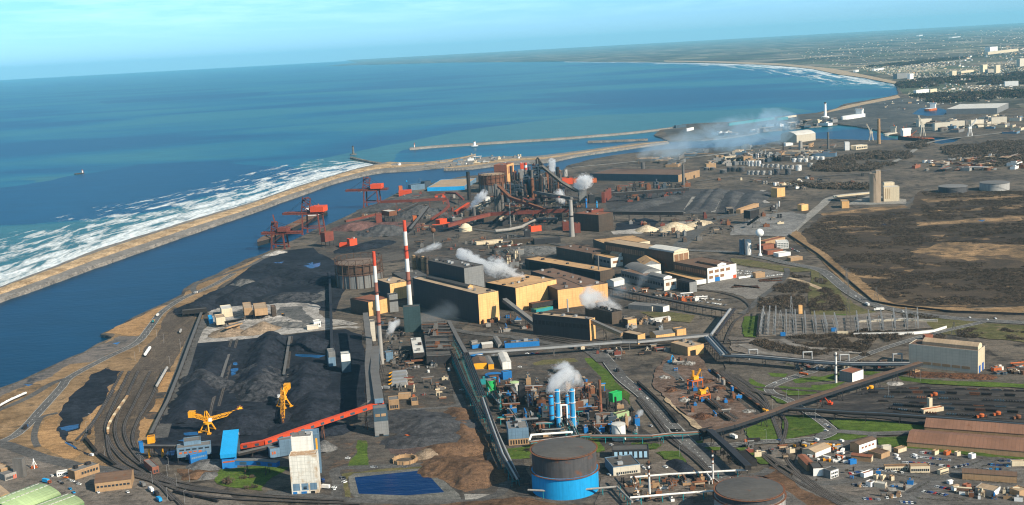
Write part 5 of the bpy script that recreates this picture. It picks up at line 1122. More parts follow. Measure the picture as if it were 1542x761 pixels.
bld('blue_shed', 'bright blue shed on the left edge of the crusher yard', 'shed', (430,235), (438,258), (458,250), 6, C_BLUEL, C_BLUEL, U1)
truck('yellow loader working by the pale rubble', (858,212), .5, C_YEL, C_STEEL, U1, 'tip', 'wheel_loader', 7)
bld('receiving_station', 'black open receiving station at the corner of the north coal yard', 'building', (268,215), (285,222), (425,208), 9, C_SOOT, C_ROOFD, U1, legs=4)
heap('grey spoil heap with red scraps on the north coal yard', [U1(620,35), U1(660,40)], 22, 11, M_GREYP, name='spoil_heap', seed=20, gully=.5)
def reclaimer(label, base, wheel, tail, tower, T, zb=10, zt=21, zw=2.5, boomz=None):
 """slewing bucket wheel machine: portal, tower, boom with bucket wheel, counterweight arm, stays"""
 b = G(T(*base)); w_ = G(*T(*wheel), zw+6)-b; tl = G(*T(*tail), zb+8)-b
 t = thing('bucket_wheel_reclaimer', label, 'reclaimer', b)
 az = math.atan2(w_.y, w_.x); wl = Vector((w_.x, w_.y)).length; tlen = max(16, Vector((tl.x, tl.y)).length); taz = math.atan2(tl.y, tl.x)
 D = lambda a, r, z: Vector((math.cos(a)*r, math.sin(a)*r, z))
 q = MB()
 tr = -1.1;
 for s in (-1, 1):
  for e in (-1, 1):
   f = rot2(Vector((s*4.5, e*6)), tr+math.pi/2+.5); q.bar((f.x, f.y, 1.2), (f.x*.45, f.y*.45, zb-1), 1.0, 1.0); q.box(f.x-1.7, f.x+1.7, f.y-1.3, f.y+1.3, .15, 1.6)
  f0 = rot2(Vector((s*4.5, -6)), tr+math.pi/2+.5); f1 = rot2(Vector((s*4.5, 6)), tr+math.pi/2+.5); q.bar((f0.x, f0.y, 2.2), (f1.x, f1.y, 2.2), .9, .9)
 q.lathe([(3.4, zb-1.6), (3.8, zb-1.6), (3.8, zb-.2), (3.0, zb)], 20); q.obj('portal', C_YEL, t)
 q = MB()
 for s in (-1, 1):
  n = D(az+math.pi/2, 2.4*s, 0); q.bar(D(az, -2, zb)+n, D(az, -1, zt)+n*.4, .7); q.bar(D(az, 4, zb)+n, D(az, -1, zt)+n*.4, .6)
 for k in range(3): z = zb+(zt-zb)*(k+1)/4; q.bar(D(az+math.pi/2, 1.9, z), D(az-math.pi/2, 1.9, z), .4)
 q.box(-3.2, 3.2, -3.2, 3.2, zb, zb+1.0); q.obj('tower', C_YEL, t)
 q = MB(); lattice(q, D(az, 2, zb+2), D(az, wl-2, zw+6), 3.4, 2.6, 12, .42); q.bar(D(az, 2, zb+1.4), D(az, wl-2, zw+5.4), 2.0, .3, 1); q.obj('boom', [C_YEL, C_STEEL], t)
 q = MB(); c = D(az, wl, zw+6); n = D(az+math.pi/2, 1, 0)
 q.cyl(c-n*.6, c+n*.6, 3.9, n=24); q.cyl(c-n*1.0, c+n*1.0, 1.2, n=12, m=1)
 for i in range(10):
  a = 2*math.pi*i/10; p = c+D(az, math.cos(a)*4.3, 0)+Vector((0,0,math.sin(a)*4.3)); q.box(p.x-.8, p.x+.8, p.y-.8, p.y+.8, p.z-.7, p.z+.7, 1)
 q.obj('bucket_wheel', [C_YEL, C_RUST], t)
 q = MB(); lattice(q, D(taz, 1, zb+3), D(taz, tlen, zb+8), 3.6, 3.0, 8, .45); q.obj('counterweight_arm', C_YEL, t)
 q = MB(); e = D(taz, tlen-1.5, zb+5); q.box(e.x-3, e.x+3, e.y-3, e.y+3, e.z, e.z+5.5); q.obj('counterweight', C_YEL, t)
 q = MB()
 for s in (-.6, .6):
  n = D(az+math.pi/2, s, 0); q.bar(D(az, -1, zt)+n, D(az, wl*.8, zw+8)+n, .25); q.bar(D(az, -1, zt)+n, D(taz, tlen-2, zb+10)+n, .25)
 q.obj('stay', C_STEEL, t)
 q = MB(); p = D(az-math.pi/2, 3.6, zb+1); q.box(p.x-1.4, p.x+1.4, p.y-1.6, p.y+1.6, p.z, p.z+2.8); q.obj('cab', C_WH, t)
 return t
reclaimer('yellow bucket wheel reclaimer reaching right, wheel held over a coal cone', (432,345), (608,222), (335,240), (455,195), T2)
reclaimer('yellow bucket wheel reclaimer seen end on, halfway up the right coal bay', (862,205), (855,262), (872,88), (860,60), T2, 10, 20, 1)
conveyor('long dark belt conveyor along the left side of the coal yard', [(105,362,2.5),(150,270,2.5),(205,165,2.5),(272,-5,2.5),(330,-165,2.5),(392,-330,2.5)], 3.0, 2.0, C_STEEL, C_BELT, T2, 22)
conveyor('dark yard belt beside the stacker track in the left bay', [T2(500,60)+(1.6,), U1(560,400)+(1.6,)], 2.6, 1.4, C_STEEL, C_BELT, PP, 20)
conveyor('dark yard belt beside the stacker track in the right bay', [T2(862,20)+(1.6,), U1(896,335)+(1.6,)], 2.6, 1.4, C_STEELB, C_BELT, PP, 20)
conveyor('tall dark gallery running north past the gasholder', [(1137,480,3.5),(1134,330,3.5),(1130,180,3.5),(1122,-30,3.5)], 2.8, 2.6, C_DARKC, C_DARKC, U1, 26)
bld('transfer_house', 'small grey transfer house on the north running gallery', 'building', (1112,480), (1122,502), (1158,492), 16, C_GREYC, C_ROOFG, U1)
bld('screen_house', 'grey blue screening house with orange windows, raised on stilts', 'building', (248,500), (258,524), (452,500), 13, C_BLUEG, C_ROOFG, T2, legs=5, wins=(('R',5,.03,.75,.62,.74,C_ORANGE,.6),('R',5,.05,.98,.82,.92,C_GLASS,.7)))
bld('penthouse_block', 'small raised grey blue penthouse behind the screening house', 'building', (296,480), (300,505), (398,492), 16, C_BLUEG, C_ROOFG, T2)
bld('transfer_house', 'low blue grey house in front of the screening house', 'building', (326,520), (332,530), (428,508), 8, C_BLUE, C_ROOFG, T2, wins=(('R',8,.05,.95,.55,.75,C_BLUEG,.8),))
bld('transfer_house', 'small bright blue drive house at the end of the long yard belt', 'building', (36,455), (42,466), (64,460), 9, C_BLUE, C_BLUE, T2)
conveyor('black belt from the small blue drive house to the screening house', [(70,435,9),(245,436,11)], 3.4, 2.2, C_STEEL, C_BELT, T2, 14)
def sampler(label, at, T):
 g = G(T(*at)); q = MB()
 for s in (-1, 1):
  q.bar((s*6, 0, 0), (s*6, 0, 9), .7); q.bar((s*6, 3, 0), (s*6, 3, 9), .7)
 q.bar((-7, 0, 9), (7, 0, 9), .9); q.bar((-7, 3, 9), (7, 3, 9), .9); return inst('gantry', q.me('gantry', C_YEL), label, 'gantry', g, head((100,480),(160,478),T)+math.pi/2)
sampler('yellow portal gantry between the blue drive house and screening house', (130,490), T2)
bld('yellow_hopper', 'rust yellow hopper frame above the blue drive house', 'hopper', (78,402), (84,412), (125,408), 6, C_YEL, C_RUST, T2)
bld('feed_tower', 'dark feed tower with grey roof behind the steep blue gallery', 'tower', (516,470), (540,480), (615,470), 17, C_BLUED, C_ROOFG, T2, vents=3)
conveyor('steep bright blue gallery climbing to the dark feed tower', [(545,492,10),(562,355,17)], 13, 3.5, C_BLUEL, C_BLUEL, T2, 40, legs=False)
bld('drive_house', 'bright blue drive house at the foot of the steep blue gallery', 'building', (505,540), (512,556), (596,546), 10.5, C_BLUE, C_BLUEL, T2, band=('R',.05,.85,.5,.62,C_ORANGE))
conveyor('bright blue level gallery joining the blue drive house to the white tower', [(590,528,8),(700,528,8),(830,540,8)], 5, 4, C_BLUE, C_ROOFG, T2, 20, windows=C_BLUED)
conveyor('orange red inclined gallery rising across the coal yard', [(618,438,4),(750,415,7),(940,348,11),(1220,255,16),(1430,188,21)], 4.2, 3.6, C_REDB, C_REDB, T2, 40, C_RUST, windows=C_BLUED)
conveyor('dark belt under the orange gallery towards the steep blue gallery', [(600,478,5),(760,440,6),(850,405,7)], 4, 2.2, C_STEEL, C_BELT, T2, 16)
bld('sample_house', 'blue house with a grey roof left of the white tower', 'building', (780,480), (785,495), (870,480), 8, C_BLUEG, C_ROOFG, T2, wins=(('R',2,.1,.4,.4,.7,C_ORANGE),))
bld('sample_house', 'taller grey roofed blue house hidden behind the white tower', 'building', (836,470), (842,485), (930,470), 14, C_BLUEG, C_ROOFG, T2)
bld('white_tower', 'weathered white coal blending tower with rust stained top and blue doors', 'tower', (895,672), (908,702), (1064,692), -57, mat('stained_white_cladding', (.74,.71,.63), .65, 0, .15, .045, .62, .45, .5, rustcol=(.46,.34,.22)), mat('rust_stained_deck', (.40,.26,.16), .8, 0, .3, .12, .5, rustcol=(.62,.58,.5)), T2, wins=(('R',3,.03,.97,.10,.28,C_BLUEG,.8),('R',1,.4,.6,.12,.2)), doors=(('R',.05,.2,.07,C_BLUE),('R',.35,.55,.07,C_BLUE),('R',.7,.85,.07,C_DOOR)))
bld('tower_head', 'white head house with grey roof lights on the white coal tower', 'building', (918,640), (926,668), (1040,660), 42.5, C_WHITE, C_ROOFG, T2, vents=3)
bld('lift_tower', 'light blue lift tower behind the white coal tower', 'tower', (960,560), (975,590), (1078,580), 34, C_BLUEG, C_BLUEG, T2, wins=(('R',1,.75,.95,.35,.9,C_YEL,.5),))
cars('in the yard right of the white coal tower', [(1085,618,'blue'),(1085,630,'dark blue'),(1148,672,'white'),(1190,608,'grey'),(1205,632,'white')], .4, T2)
cars('on the strip left of the pond', [(140,610,'black'),(142,620,'grey'),(146,632,'white'),(165,497,'white'),(88,664,'white'),(308,549,'silver'),(322,549,'grey'),(490,548,'grey')], 1.3, T3)
truck('white mobile crane lorry parked by the foot of the white tower', (1095,668), 1.2, C_WH, C_WH, T2)
truck('orange loader on the dark fines heap', (512,380), .8, C_ORANGE, C_ORANGE, T3, 'tip', 'wheel_loader', 8)
for i, (x, y, w_, h_, l) in enumerate(((540,640,22,11,'round dark bush nearest the blue drive house'), (625,612,14,7,'left bush of the middle pair on the lawn'), (675,608,14,7,'right bush of the middle pair on the lawn'), (655,668,13,7,'dark bush low on the lawn by the tower shadow'), (700,665,14,8,'dark bush right beside the tower shadow'))):
 bush(l, (x, y), w_, h_, T2, seed=30+i)
heap('grey scree bank in front of the blue grey houses', [T2(400,530), T2(440,530)], 16, 5, M_GREYP, name='spoil_heap', seed=31)
heap('small brown earth mound by the rail bend', [T2(370,590)], 12, 5, M_BROWN, name='spoil_heap', seed=32)
heap('small grey earth mound right of its brown neighbour', [T2(425,595)], 10, 4, M_GREYP, name='spoil_heap', seed=33)
heap('cone of grey gravel behind the white tower yard', [T3(35,440)], 12, 9, M_GREYP, name='spoil_heap', seed=34)
bld('junction_tower', 'tall blue grey junction tower where the orange gallery ends', 'tower', (316,352), (322,374), (402,366), 26, C_BLUED, C_ROOFG, T3, wins=(('R',2,.08,.92,.72,.82,C_BRICKT,.8),), band=('R',0,1,.05,.55,C_GREYC), doors=(('R',.3,.6,.1),))
conveyor('left of the two long grey galleries climbing to the junction tower', [T3(297,190)+(21,), T3(282,-20)+(21,), Z4(155,440)+(23,), Z4(130,240)+(26,)], 6, 4.5, C_GREYC, C_BELT, PP, 34)
conveyor('right of the two grey galleries climbing to the junction tower', [T3(345,180)+(24,), T3(320,20)+(23,), Z4(195,455)+(21,)], 8, 4.5, C_BLUEG, C_BELT, PP, 34)
bld('low_workshop', 'low brown workshop with grey roof against the junction tower', 'building', (398,200), (402,222), (460,210), 10, C_BRICKT, C_ROOFG, T3, wins=(('R',4,.1,.9,.2,.5),))
bld('low_workshop', 'narrow tan shed right of the low brown workshop', 'building', (450,150), (455,160), (525,156), 5, C_BRICKT, C_ROOFT, T3)
train('orange and dark rail transfer car on the coke wharf track', [(538,120),(548,192)], 1, 'loco', C_ORANGE, T3, name='transfer_car')
bld('hopper_row', 'dark steel wagon shelter on the coke wharf track', 'shed', (525,170), (530,195), (568,188), 4, C_BRICKT, C_ROOFD, T3)
heap('broad dark fines heap between junction tower and brown earth bank', [T3(480,280), T3(600,290), T3(700,330)], 40, 8, gmat('fines_heap', (.03,.03,.033), (.075,.075,.08), None, .03, .15, bump=.4), name='fines_heap', seed=40, gully=.3)
heap('long dark fines bank in front of the broad fines heap', [T3(480,400), T3(740,385)], 22, 6, MC['fines_heap'], name='fines_heap', seed=41, gully=.3)
heap('brown earth bank above the pond, topmost terrace', [T3(690,455), T3(860,445)], 20, 8, M_BROWN, name='earth_heap', seed=42, gully=.3)
heap('brown earth bank falling to the pond, lower terrace', [T3(720,540), T3(860,560), T3(900,610)], 28, 9, M_BROWN, name='earth_heap', seed=43, gully=.4)
heap('brown earth ridge running up beside the dark yard road', [T3(790,230), T3(820,330), T3(880,420)], 16, 5, M_BROWN, name='earth_heap', seed=44, gully=.4)
heap('small tan rubble mound by the old round basin', [T3(620,475)], 14, 6, MC['brown_heap'], name='earth_heap', seed=45)
def ringwall(label, at, wp, T):
 g = G(T(*at)); r = wp*mpp(g)/2; q = MB(); q.lathe([(r, -.3), (r, 3.2), (r-1, 3.2), (r-1, .3)], 40)
 for i in range(12):
  a = 2*math.pi*i/12; q.cbox((math.cos(a)*(r+.2), math.sin(a)*(r+.2), 0), (1, 1, 3.5))
 return inst('round_basin', q.me('round_basin', C_BRICKT), label, 'basin', g)
ringwall('old round brick basin ring on the dark yard above the pond', (492,512), 36, T3)
# ================================================================== centre: coke ovens, steel shop, rolling mills
K = dict
def wins2(n, z=(.3,.5), f='R', m=C_GLASSB): return ((f, n, .04, .96, z[0], z[1], m, .75),)
gasholder('rusty gasholder with open guide frame by the twin striped chimneys', (238,285), 70, 20, 15, C_GREYC, mat('dark_rust_plate', (.085,.052,.036), .85, 0, .3, .1, .4), mat('holder_roof_brown', (.15,.11,.085), .9, 0, .2, .05, .4), U2, 30, 43)
chimney('slimmer striped chimney with red top and grey foot', (360,715), 170, 5.4, 3.6, [(.125,C_CHR),(.27,C_WHR),(.38,C_CHRD),(.52,C_WHR),(.65,C_CHRD),(1,C_CONC)], U2, plat=(.37,.64))
chimney('taller thicker striped chimney with red top behind the dark quench tower', PP(619,482), 150, 6.8, 4.4, [(.11,C_CHR),(.25,C_WHR),(.38,C_CHR),(.51,C_WHR),(.64,C_CHRD),(1,C_WHR)], plat=(.4,.7))
B = bld
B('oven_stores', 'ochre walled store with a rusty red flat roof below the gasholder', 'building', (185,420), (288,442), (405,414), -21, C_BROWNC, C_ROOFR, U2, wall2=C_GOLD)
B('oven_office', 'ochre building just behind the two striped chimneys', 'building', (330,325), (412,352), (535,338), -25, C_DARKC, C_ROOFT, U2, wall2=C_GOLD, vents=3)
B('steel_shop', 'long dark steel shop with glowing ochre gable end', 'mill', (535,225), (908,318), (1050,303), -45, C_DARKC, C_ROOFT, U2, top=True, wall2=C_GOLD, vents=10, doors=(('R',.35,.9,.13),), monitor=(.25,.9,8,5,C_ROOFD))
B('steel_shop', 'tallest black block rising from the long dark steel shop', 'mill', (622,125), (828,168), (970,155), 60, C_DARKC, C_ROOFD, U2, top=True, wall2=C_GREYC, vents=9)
B('steel_shop_annex', 'low dark annex running back from the chimneys to the black block', 'mill', (418,195), (500,240), (640,215), 22, C_DARKC, C_ROOFD, U2, top=True, vents=4)
for i, x in enumerate((548,574,600,622)):
 vessel(('brown filter silo, first of four behind the black block', 'brown filter silo, second of four behind the black block', 'brown filter silo, third of four behind the black block', 'brown filter silo nearest the black block')[i], (x,205+i*3), 6, 30, C_BROWNC if i % 2 else C_BRICKT, U2, m2=C_STEEL)
B('quench_tower', 'dark green windowless quench tower above the silver oven roof', 'tower', (468,525), (490,536), (585,530), -38, mat('green_black_cladding', (.035,.065,.07), .6, 0, .2, .06, .1, .3, .4), C_ROOFD, U2)
B('louvre_stack', 'pale grey louvred stack left of the dark quench tower', 'tower', (398,412), (408,420), (456,414), -26, C_GREYC, C_SOOT, U2, band=('R',0,1,.6,.72,C_SOOT))
B('louvre_stack', 'slim pale shaft building between the galleries and the grey chimney foot', 'tower', (296,570), (300,586), (326,582), -29, C_PALEC, C_ROOFG, U2)
B('coal_tower', 'blue grey house with a white upper floor left of the long galleries', 'building', (128,750), (134,765), (186,758), -28, C_BLUED, C_ROOFW, U2, band=('R',0,1,.6,1,C_WHITE))
B('coal_tower', 'small grey hut left of the blue and white house', 'building', (52,720), (58,730), (98,724), -13, C_BLUEG, C_ROOFG, U2)
B('pump_house', 'small blue grey pump house at the foot of the grey chimney', 'building', (380,690), (386,702), (424,694), -13, C_BLUEG, C_ROOFG, U2)
B('oven_roof', 'silver ribbed canopy over the coke wharf below the quench tower', 'canopy', (112,312), (142,462), (252,445), 13, C_STEEL, C_ROOFW, Y8, top=True, legs=8, vents=3)
B('oven_table', 'rusty table frame under the end of the silver canopy', 'frame', (118,545), (124,578), (250,570), 6, C_RUST, C_STEEL, Y8, legs=4.5)
B('coke_oven_battery', 'broad black coke oven battery with beams across its top', 'oven battery', (232,170), (266,482), (505,466), 11, C_DARKC, C_ROOFD, Y8, top=True, vents=0)
for i, (x0, y0, x1, y1) in enumerate(((225,185,500,178),(232,212,520,205),(235,240,500,235),(240,265,520,262),(300,305,530,295),(262,355,520,345),(270,395,500,388),(268,430,520,420),(275,495,500,485))):
 conveyor(('long steel charging beam %s' % ('at the far end', 'second from the far end', 'third from the far end', 'in the far half', 'at mid battery', 'just past mid battery', 'in the near half', 'next to the near end', 'at the near end')[i])+' of the oven battery', [(x0,y0,12.5),(x1,y1,12.5)], 1.6, 1.4, C_RUST if i % 3 == 0 else C_STEEL, C_CONCD, Y8, 12, name='charging_beam', cat='beam')
for i in range(7):
 x, y = rnd.uniform(280,490), rnd.uniform(190,450); g = G(*Y8(x,y),11); q = MB(); q.box(-3,3,-2.2,2.2,0,4); q.box(-2,2,-1.6,1.6,4,6.4); q.box(2.2,2.8,-.3,.3,4,8); inst('charging_car', q.me('charging_car', rnd.choice([C_STEEL,C_RUST,C_CONCD])), 'boxy charging machine on top of the black oven battery', 'machine', (g.x,g.y,11.1), rnd.choice((0,.05,1.6)), 'charging machines on the oven battery')
for i in range(4):
 g = G(*Z4(345,618+i*23)); q = MB(); q.add([(-9,-2.5,1.5),(9,-2.5,1.5),(9,2.5,1.5),(-9,2.5,1.5),(-7,-3.2,5),(7.5,-3.2,5.5),(7.5,3.2,5.5),(-7,3.2,5)], [(0,3,2,1),(0,1,5,4),(1,2,6,5),(2,3,7,6),(3,0,4,7),(4,5,6,7)]); q.box(-8,8,-2,2,0,1.5,1); q.cyl((-7,0,4),(-11,0,3),1.2,.8,10,2)
 inst('coke_hopper', q.me('coke_hopper', [C_GALV,C_STEEL,C_YEL]), ('grey coke hopper car farthest up its row of four', 'grey coke hopper car second in its row of four', 'grey coke hopper car third in its row of four', 'grey coke hopper car nearest the white mixer lorry')[i], 'hopper', g, .02)
for i, (x, y) in enumerate(((28,338),(197,322),(60,340))):
 if i < 2: tank(('small white round tank on the black apron, left one','small white round tank by the teal pipe rack')[i], (x,y), 4, 4, [C_TANKW,C_TANKW], Z8, 'water_tank')
truck('white mixer lorry on the black apron below the hoppers', (255,705), 1.2, C_WH, C_GALV, Z4)
pipe('teal legged pipe rack running from the oven battery to the by-product works', [Z8(245,20)+(13,), Z8(330,165)+(13,), Z8(470,520)+(13,)], .8, C_STEEL, PP, 9, C_TEAL, n=4, gap=1.8, rack=True, name='pipe_rack')
pipe('second teal pipe rack standing in the shadow beside the first', [Z8(230,180)+(9,), Z8(330,420)+(9,), Z8(480,700)+(9,)], .6, C_STEEL, PP, 9, C_TEAL, n=3, gap=1.6, rack=True, name='pipe_rack')
pipe('black rack of pipes from the by-product works down to the blue gasholder', [T3(935,150)+(11,), T3(990,310)+(11,), T3(1050,470)+(10,), T3(1130,610)+(9,)], .9, [C_STEEL,C_GALV,C_STEEL], PP, 12, C_TEAL, n=3, gap=2.0, rack=True, name='pipe_rack')
conveyor('dark covered walkway along the right side of the oven battery', [U2(742,478)+(12,), U2(800,590)+(12,), U2(840,660)+(12,)], 4, 2.6, C_DARKC, C_BELT, PP, 20)
conveyor('long grey overhead gallery crossing the works from sheds to brown pump house', [U2(842,655)+(9,), U3(300,632)+(9,), U3(820,592)+(9,), U4(0,592)+(9,), U4(410,553)+(9,)], 5, 2.6, C_GALV, C_BELT, PP, 45, C_CONCD)
for a in (('shed','grey roofed shed at the left end of the small shed row',(370,110),(385,118),(432,108),5,C_CONC,C_ROOFG),('shed','second grey roofed shed of the small shed row',(378,135),(388,143),(462,130),5,C_BLUE,C_ROOFG),('shed','wide pale roofed shed in the small shed row',(455,125),(470,140),(557,130),5,C_CONC,C_ROOFW),('shed','long narrow grey roofed shed right of the wide pale one',(560,75),(600,138),(632,130),5,C_CONC,C_ROOFG),('office_block','long bright blue office with rooftop units',(645,128),(655,148),(938,128),7,C_BLUE,C_ROOFG),('shed','small bright blue shed under the overhead gallery',(345,218),(352,226),(474,204),5,C_BLUE,C_ROOFG),('site_cabin','white cabin beside the small bright blue shed',(415,220),(420,232),(482,226),4,C_WH,C_ROOFW),('shed','brown roofed shed with a yellow front',(388,265),(402,312),(508,304),7,C_BROWNC,C_ROOFB),('shed','narrow tan fronted shed beside the yellow fronted one',(488,245),(520,312),(566,308),6,C_BRICKT,C_ROOFG),('shed','bright white shed standing alone by the by-product tanks',(600,228),(636,312),(707,306),8,C_WHITE,C_ROOFW)):
 B(a[0], a[1], 'building', *a[2:], T=Z8, kind='flat' if 'flat' in a[1] or a[0] != 'shed' else 'gable', vents=4 if a[0] == 'office_block' else 0, wall2=C_YEL if 'yellow front' in a[1] else None)
carrow('parked under the overhead gallery', (560,195), (960,180), 11, head((560,195),(900,185),Z8), Z8, skip=.3)
cars('near the bright white shed', [(775,292,'white'),(645,195,'white'),(835,182,'white'),(300,480,'silver')], 1.2, Z8)
conveyor('dark inclined gallery falling from the ochre gable to the black shed', [(150,358,27),(325,492,5)], 6, 4, C_CONCD, C_BELT, U3, 22)
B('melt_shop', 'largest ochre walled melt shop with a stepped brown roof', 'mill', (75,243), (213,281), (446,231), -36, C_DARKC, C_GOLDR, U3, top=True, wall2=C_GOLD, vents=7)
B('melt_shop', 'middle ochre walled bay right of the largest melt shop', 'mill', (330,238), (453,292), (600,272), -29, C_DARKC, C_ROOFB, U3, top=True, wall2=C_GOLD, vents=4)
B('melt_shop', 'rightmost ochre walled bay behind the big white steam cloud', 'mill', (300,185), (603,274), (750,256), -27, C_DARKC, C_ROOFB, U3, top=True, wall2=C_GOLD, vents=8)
B('casting_gantry', 'dark open gantry with yellow crane rails before the ochre wall', 'gantry', (300,410), (310,418), (525,382), -12, C_STEEL, C_RUST, U3, legs=5)
B('green_house', 'long low green roofed plant house under the dark gantry', 'building', (325,412), (332,424), (428,404), 4, C_TEAL, C_GREEND, U3)
chimney('short pale steel stack beside the dark gantry', (512,418), 20, 2.4, 1.8, [(1,C_GALV)], U3, 'steel_stack')
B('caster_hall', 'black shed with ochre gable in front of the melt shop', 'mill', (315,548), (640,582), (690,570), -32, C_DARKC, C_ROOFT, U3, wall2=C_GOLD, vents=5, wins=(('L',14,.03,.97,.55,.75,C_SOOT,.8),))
conveyor('brown inclined gallery from the ochre gable to the brown transfer house', [(622,468,22),(820,556,8)], 5, 4, C_BRICKT, C_BELT, U3, 24)
B('cooling_tower', 'dark row of cooling cells under the big white steam cloud', 'cooling tower', (612,452), (765,490), (812,476), -18, C_BROWNC, C_SOOT, U3, vents=8)
B('pump_house', 'small ochre pump house right of the cooling cells', 'building', (822,500), (855,509), (905,499), -12, C_BROWNC, C_ROOFT, U3, wall2=C_GOLD)
B('transfer_house', 'brown transfer house with an ochre side at the end of the brown gallery', 'building', (560,640), (670,662), (738,650), -14, C_BROWNC, C_ROOFT, Y3, wall2=C_GOLD)
B('shed', 'grey gabled shed with ochre side near the round road bend', 'building', (768,606), (800,632), (952,612), 6, C_GOLD, C_ROOFG, Y3, 'gable')
B('pump_house', 'ochre blocky house butting the grey gabled shed', 'building', (935,600), (950,616), (1016,606), -12, C_GOLD, C_ROOFG, Y3)
B('pump_house', 'ochre flat roofed water works above the scrap yard with two rooftop rooms', 'building', (52,102), (182,140), (272,104), -14, C_BRICKT, C_ROOFT, Z7, wall2=C_GOLD, doors=(('R',.15,.5,.6),), vents=3)
B('office_block', 'low white and grey office behind the cooling cells', 'building', (600,410), (770,425), (895,410), 6, C_GREYC, C_ROOFG, Y3, wall2=C_PALEC)
B('switch_house', 'white walled switch house right of the grey office', 'building', (770,420), (850,432), (890,418), 7, C_GREYC, C_ROOFG, Y3, wall2=C_WHITE)
B('depot_sheds', 'white barrel roofed pipe store by the filter beds', 'shed', (760,500), (770,512), (905,492), 4, C_WH, C_ROOFW, Y3, 'gable')
for i in range(16):
 x, y = rnd.uniform(560,900), rnd.uniform(445,575); g = G(*Y3(x,y)); q = MB(); q.box(-4,4,-2.5,2.5,0,3.2); q.cyl((-2,0,3.2),(-2,0,5.2),1.1,n=10); q.bar((2,-2,0),(2,-2,6),.4); q.bar((2,-2,6),(-3,-2,6),.4)
 inst('water_treatment_unit', q.me('water_treatment_unit', rnd.choice([C_CONCD,C_STEEL,C_BRICKT,C_GALV,C_CONC])), 'low pump and filter unit between the cooling cells and road bend', 'plant unit', g, rnd.uniform(0,1.6), 'filter units beside the cooling cells')
B('rolling_mill', 'long dark mill with a bright tan roof left of the slim pole chimney', 'mill', (265,115), (695,188), (818,178), -16, C_DARKC, C_GOLDR, U3, top=True, wall2=C_BROWNC, vents=3, wins=(('L',3,.05,.95,.1,.85,C_SOOT,.9),))
chimney('slim dark pole chimney before the tan mill roof', (690,238), 38, 2.4, 1.8, [(1,C_CONCD)], U3, 'pole_chimney')
B('rolling_mill', 'mill with windowed grey wall and a small white gable, nearest the pipe racks', 'mill', (815,180), (1060,238), (1137,228), -16, C_GREYC, C_ROOFB, U3, top=True, wall2=C_WHITE, wins=(('L',16,.02,.98,.45,.72,C_GLASS,.7),('R',2,.08,.92,.45,.75,C_GLASSB,.7)), monitor=(.05,.4,14,5,C_ROOFG,1))
B('rolling_mill', 'tall white gabled hall with brown windows and an arched vent', 'mill', (648,90), (756,112), (907,92), -14, C_GREYC, C_GOLDR, U3, top=True, wall2=C_WHITE, wins=(('R',3,.04,.96,.42,.68,C_GLASSB,.72),('L',5,.05,.95,.45,.7,C_GLASS,.7)), monitor=(.05,.5,12,6,C_ROOFT,1))
B('rolling_mill', 'brown windowless mill bay behind the white gabled hall', 'mill', (445,48), (650,86), (800,76), -16, C_BROWNC, C_ROOFB, U3, top=True, vents=4)
B('rolling_mill', 'small stepped white gable hall right of the arched vent hall', 'mill', (905,120), (940,150), (1022,128), 18, C_GREYC, C_GOLDR, U3, 'gable', rise=6, top=True, wall2=C_WHITE)
B('rolling_mill', 'grey barrel vaulted bay between the two white gables', 'mill', (835,158), (940,196), (1052,186), 15, C_GREYC, C_ROOFG, U3, 'vault', rise=5, top=True, wall2=C_WHITE)
B('rolling_mill', 'biggest mill hall with a long tan roof and cream glazed gable', 'mill', (-190,18), (205,82), (317,70), -33, C_BROWNC, C_ROOFT, U4, top=True, wall2=C_CREAM, wins=(('R',3,.03,.97,.6,.92,C_GLASSB,.9),('L',20,.4,.98,.62,.86,C_GLASSB,.8)), monitor=(.0,.35,26,5,C_ROOFW))
B('rolling_mill', 'far tan roofed hall behind the biggest mill', 'mill', V1(100,575), V1(215,605), V1(450,580), 24, C_BROWNC, C_GOLDR, top=True, wall2=C_CREAM)
B('rolling_mill', 'front white mill with two rows of brown windows and blue door', 'mill', (205,132), (398,169), (532,134), -22, C_BROWNC, C_ROOFB, U4, top=True, wall2=C_WHITE, wins=(('R',4,.03,.8,.62,.82,C_GLASSB,.72),('R',3,.03,.6,.25,.45,C_GLASSB,.72),('L',14,.03,.97,.55,.82,C_GLASSB,.75)), doors=(('R',.25,.42,.3,C_BLUE),('R',.88,.99,.25,C_REDB)), monitor=(.0,.6,16,5,C_ROOFB))
B('mill_aisle', 'low tan roofed aisle with white end in front of the white mill', 'mill', (150,190), (330,237), (386,226), -7, C_BROWNC, C_GOLDR, U4, top=True, wall2=C_WHITE)
B('scale_pit', 'black frame building with grey end by the end of the low aisle', 'building', (225,292), (298,310), (328,300), -16, C_DARKC, C_SOOT, U4, wall2=C_GREYC, wins=(('L',8,.03,.97,.1,.85,C_SOOT,.6),))
B('dock_shed', 'white awning shed between ochre bay and rolling mill', 'shed', (760,262), (775,275), (835,262), 8, C_WH, C_ROOFW, U3, 'gable')
for i, (x, y, l) in enumerate(((600,228,'left white container trailer on the concrete yard'),(645,222,'right white container trailer on the concrete yard'))): truck(l, (x,y), head((540,235),(660,220),U4), C_WH, C_WH, U4, L_=13)
B('shed', 'tan brick shelter on the concrete yard beside the container trailers', 'shed', (668,218), (674,226), (728,220), 7, C_BRICKT, C_ROOFT, U4)
for a, b, n in (((545,280),(680,275),7),((555,270),(690,284),6),((700,240),(815,228),7),((705,246),(815,242),6)): train('rust brown slab bogie standing on the concrete yard', [a,b], n, 'slab', C_RUST, U4, L_=14, group='slab bogies on the concrete yard')
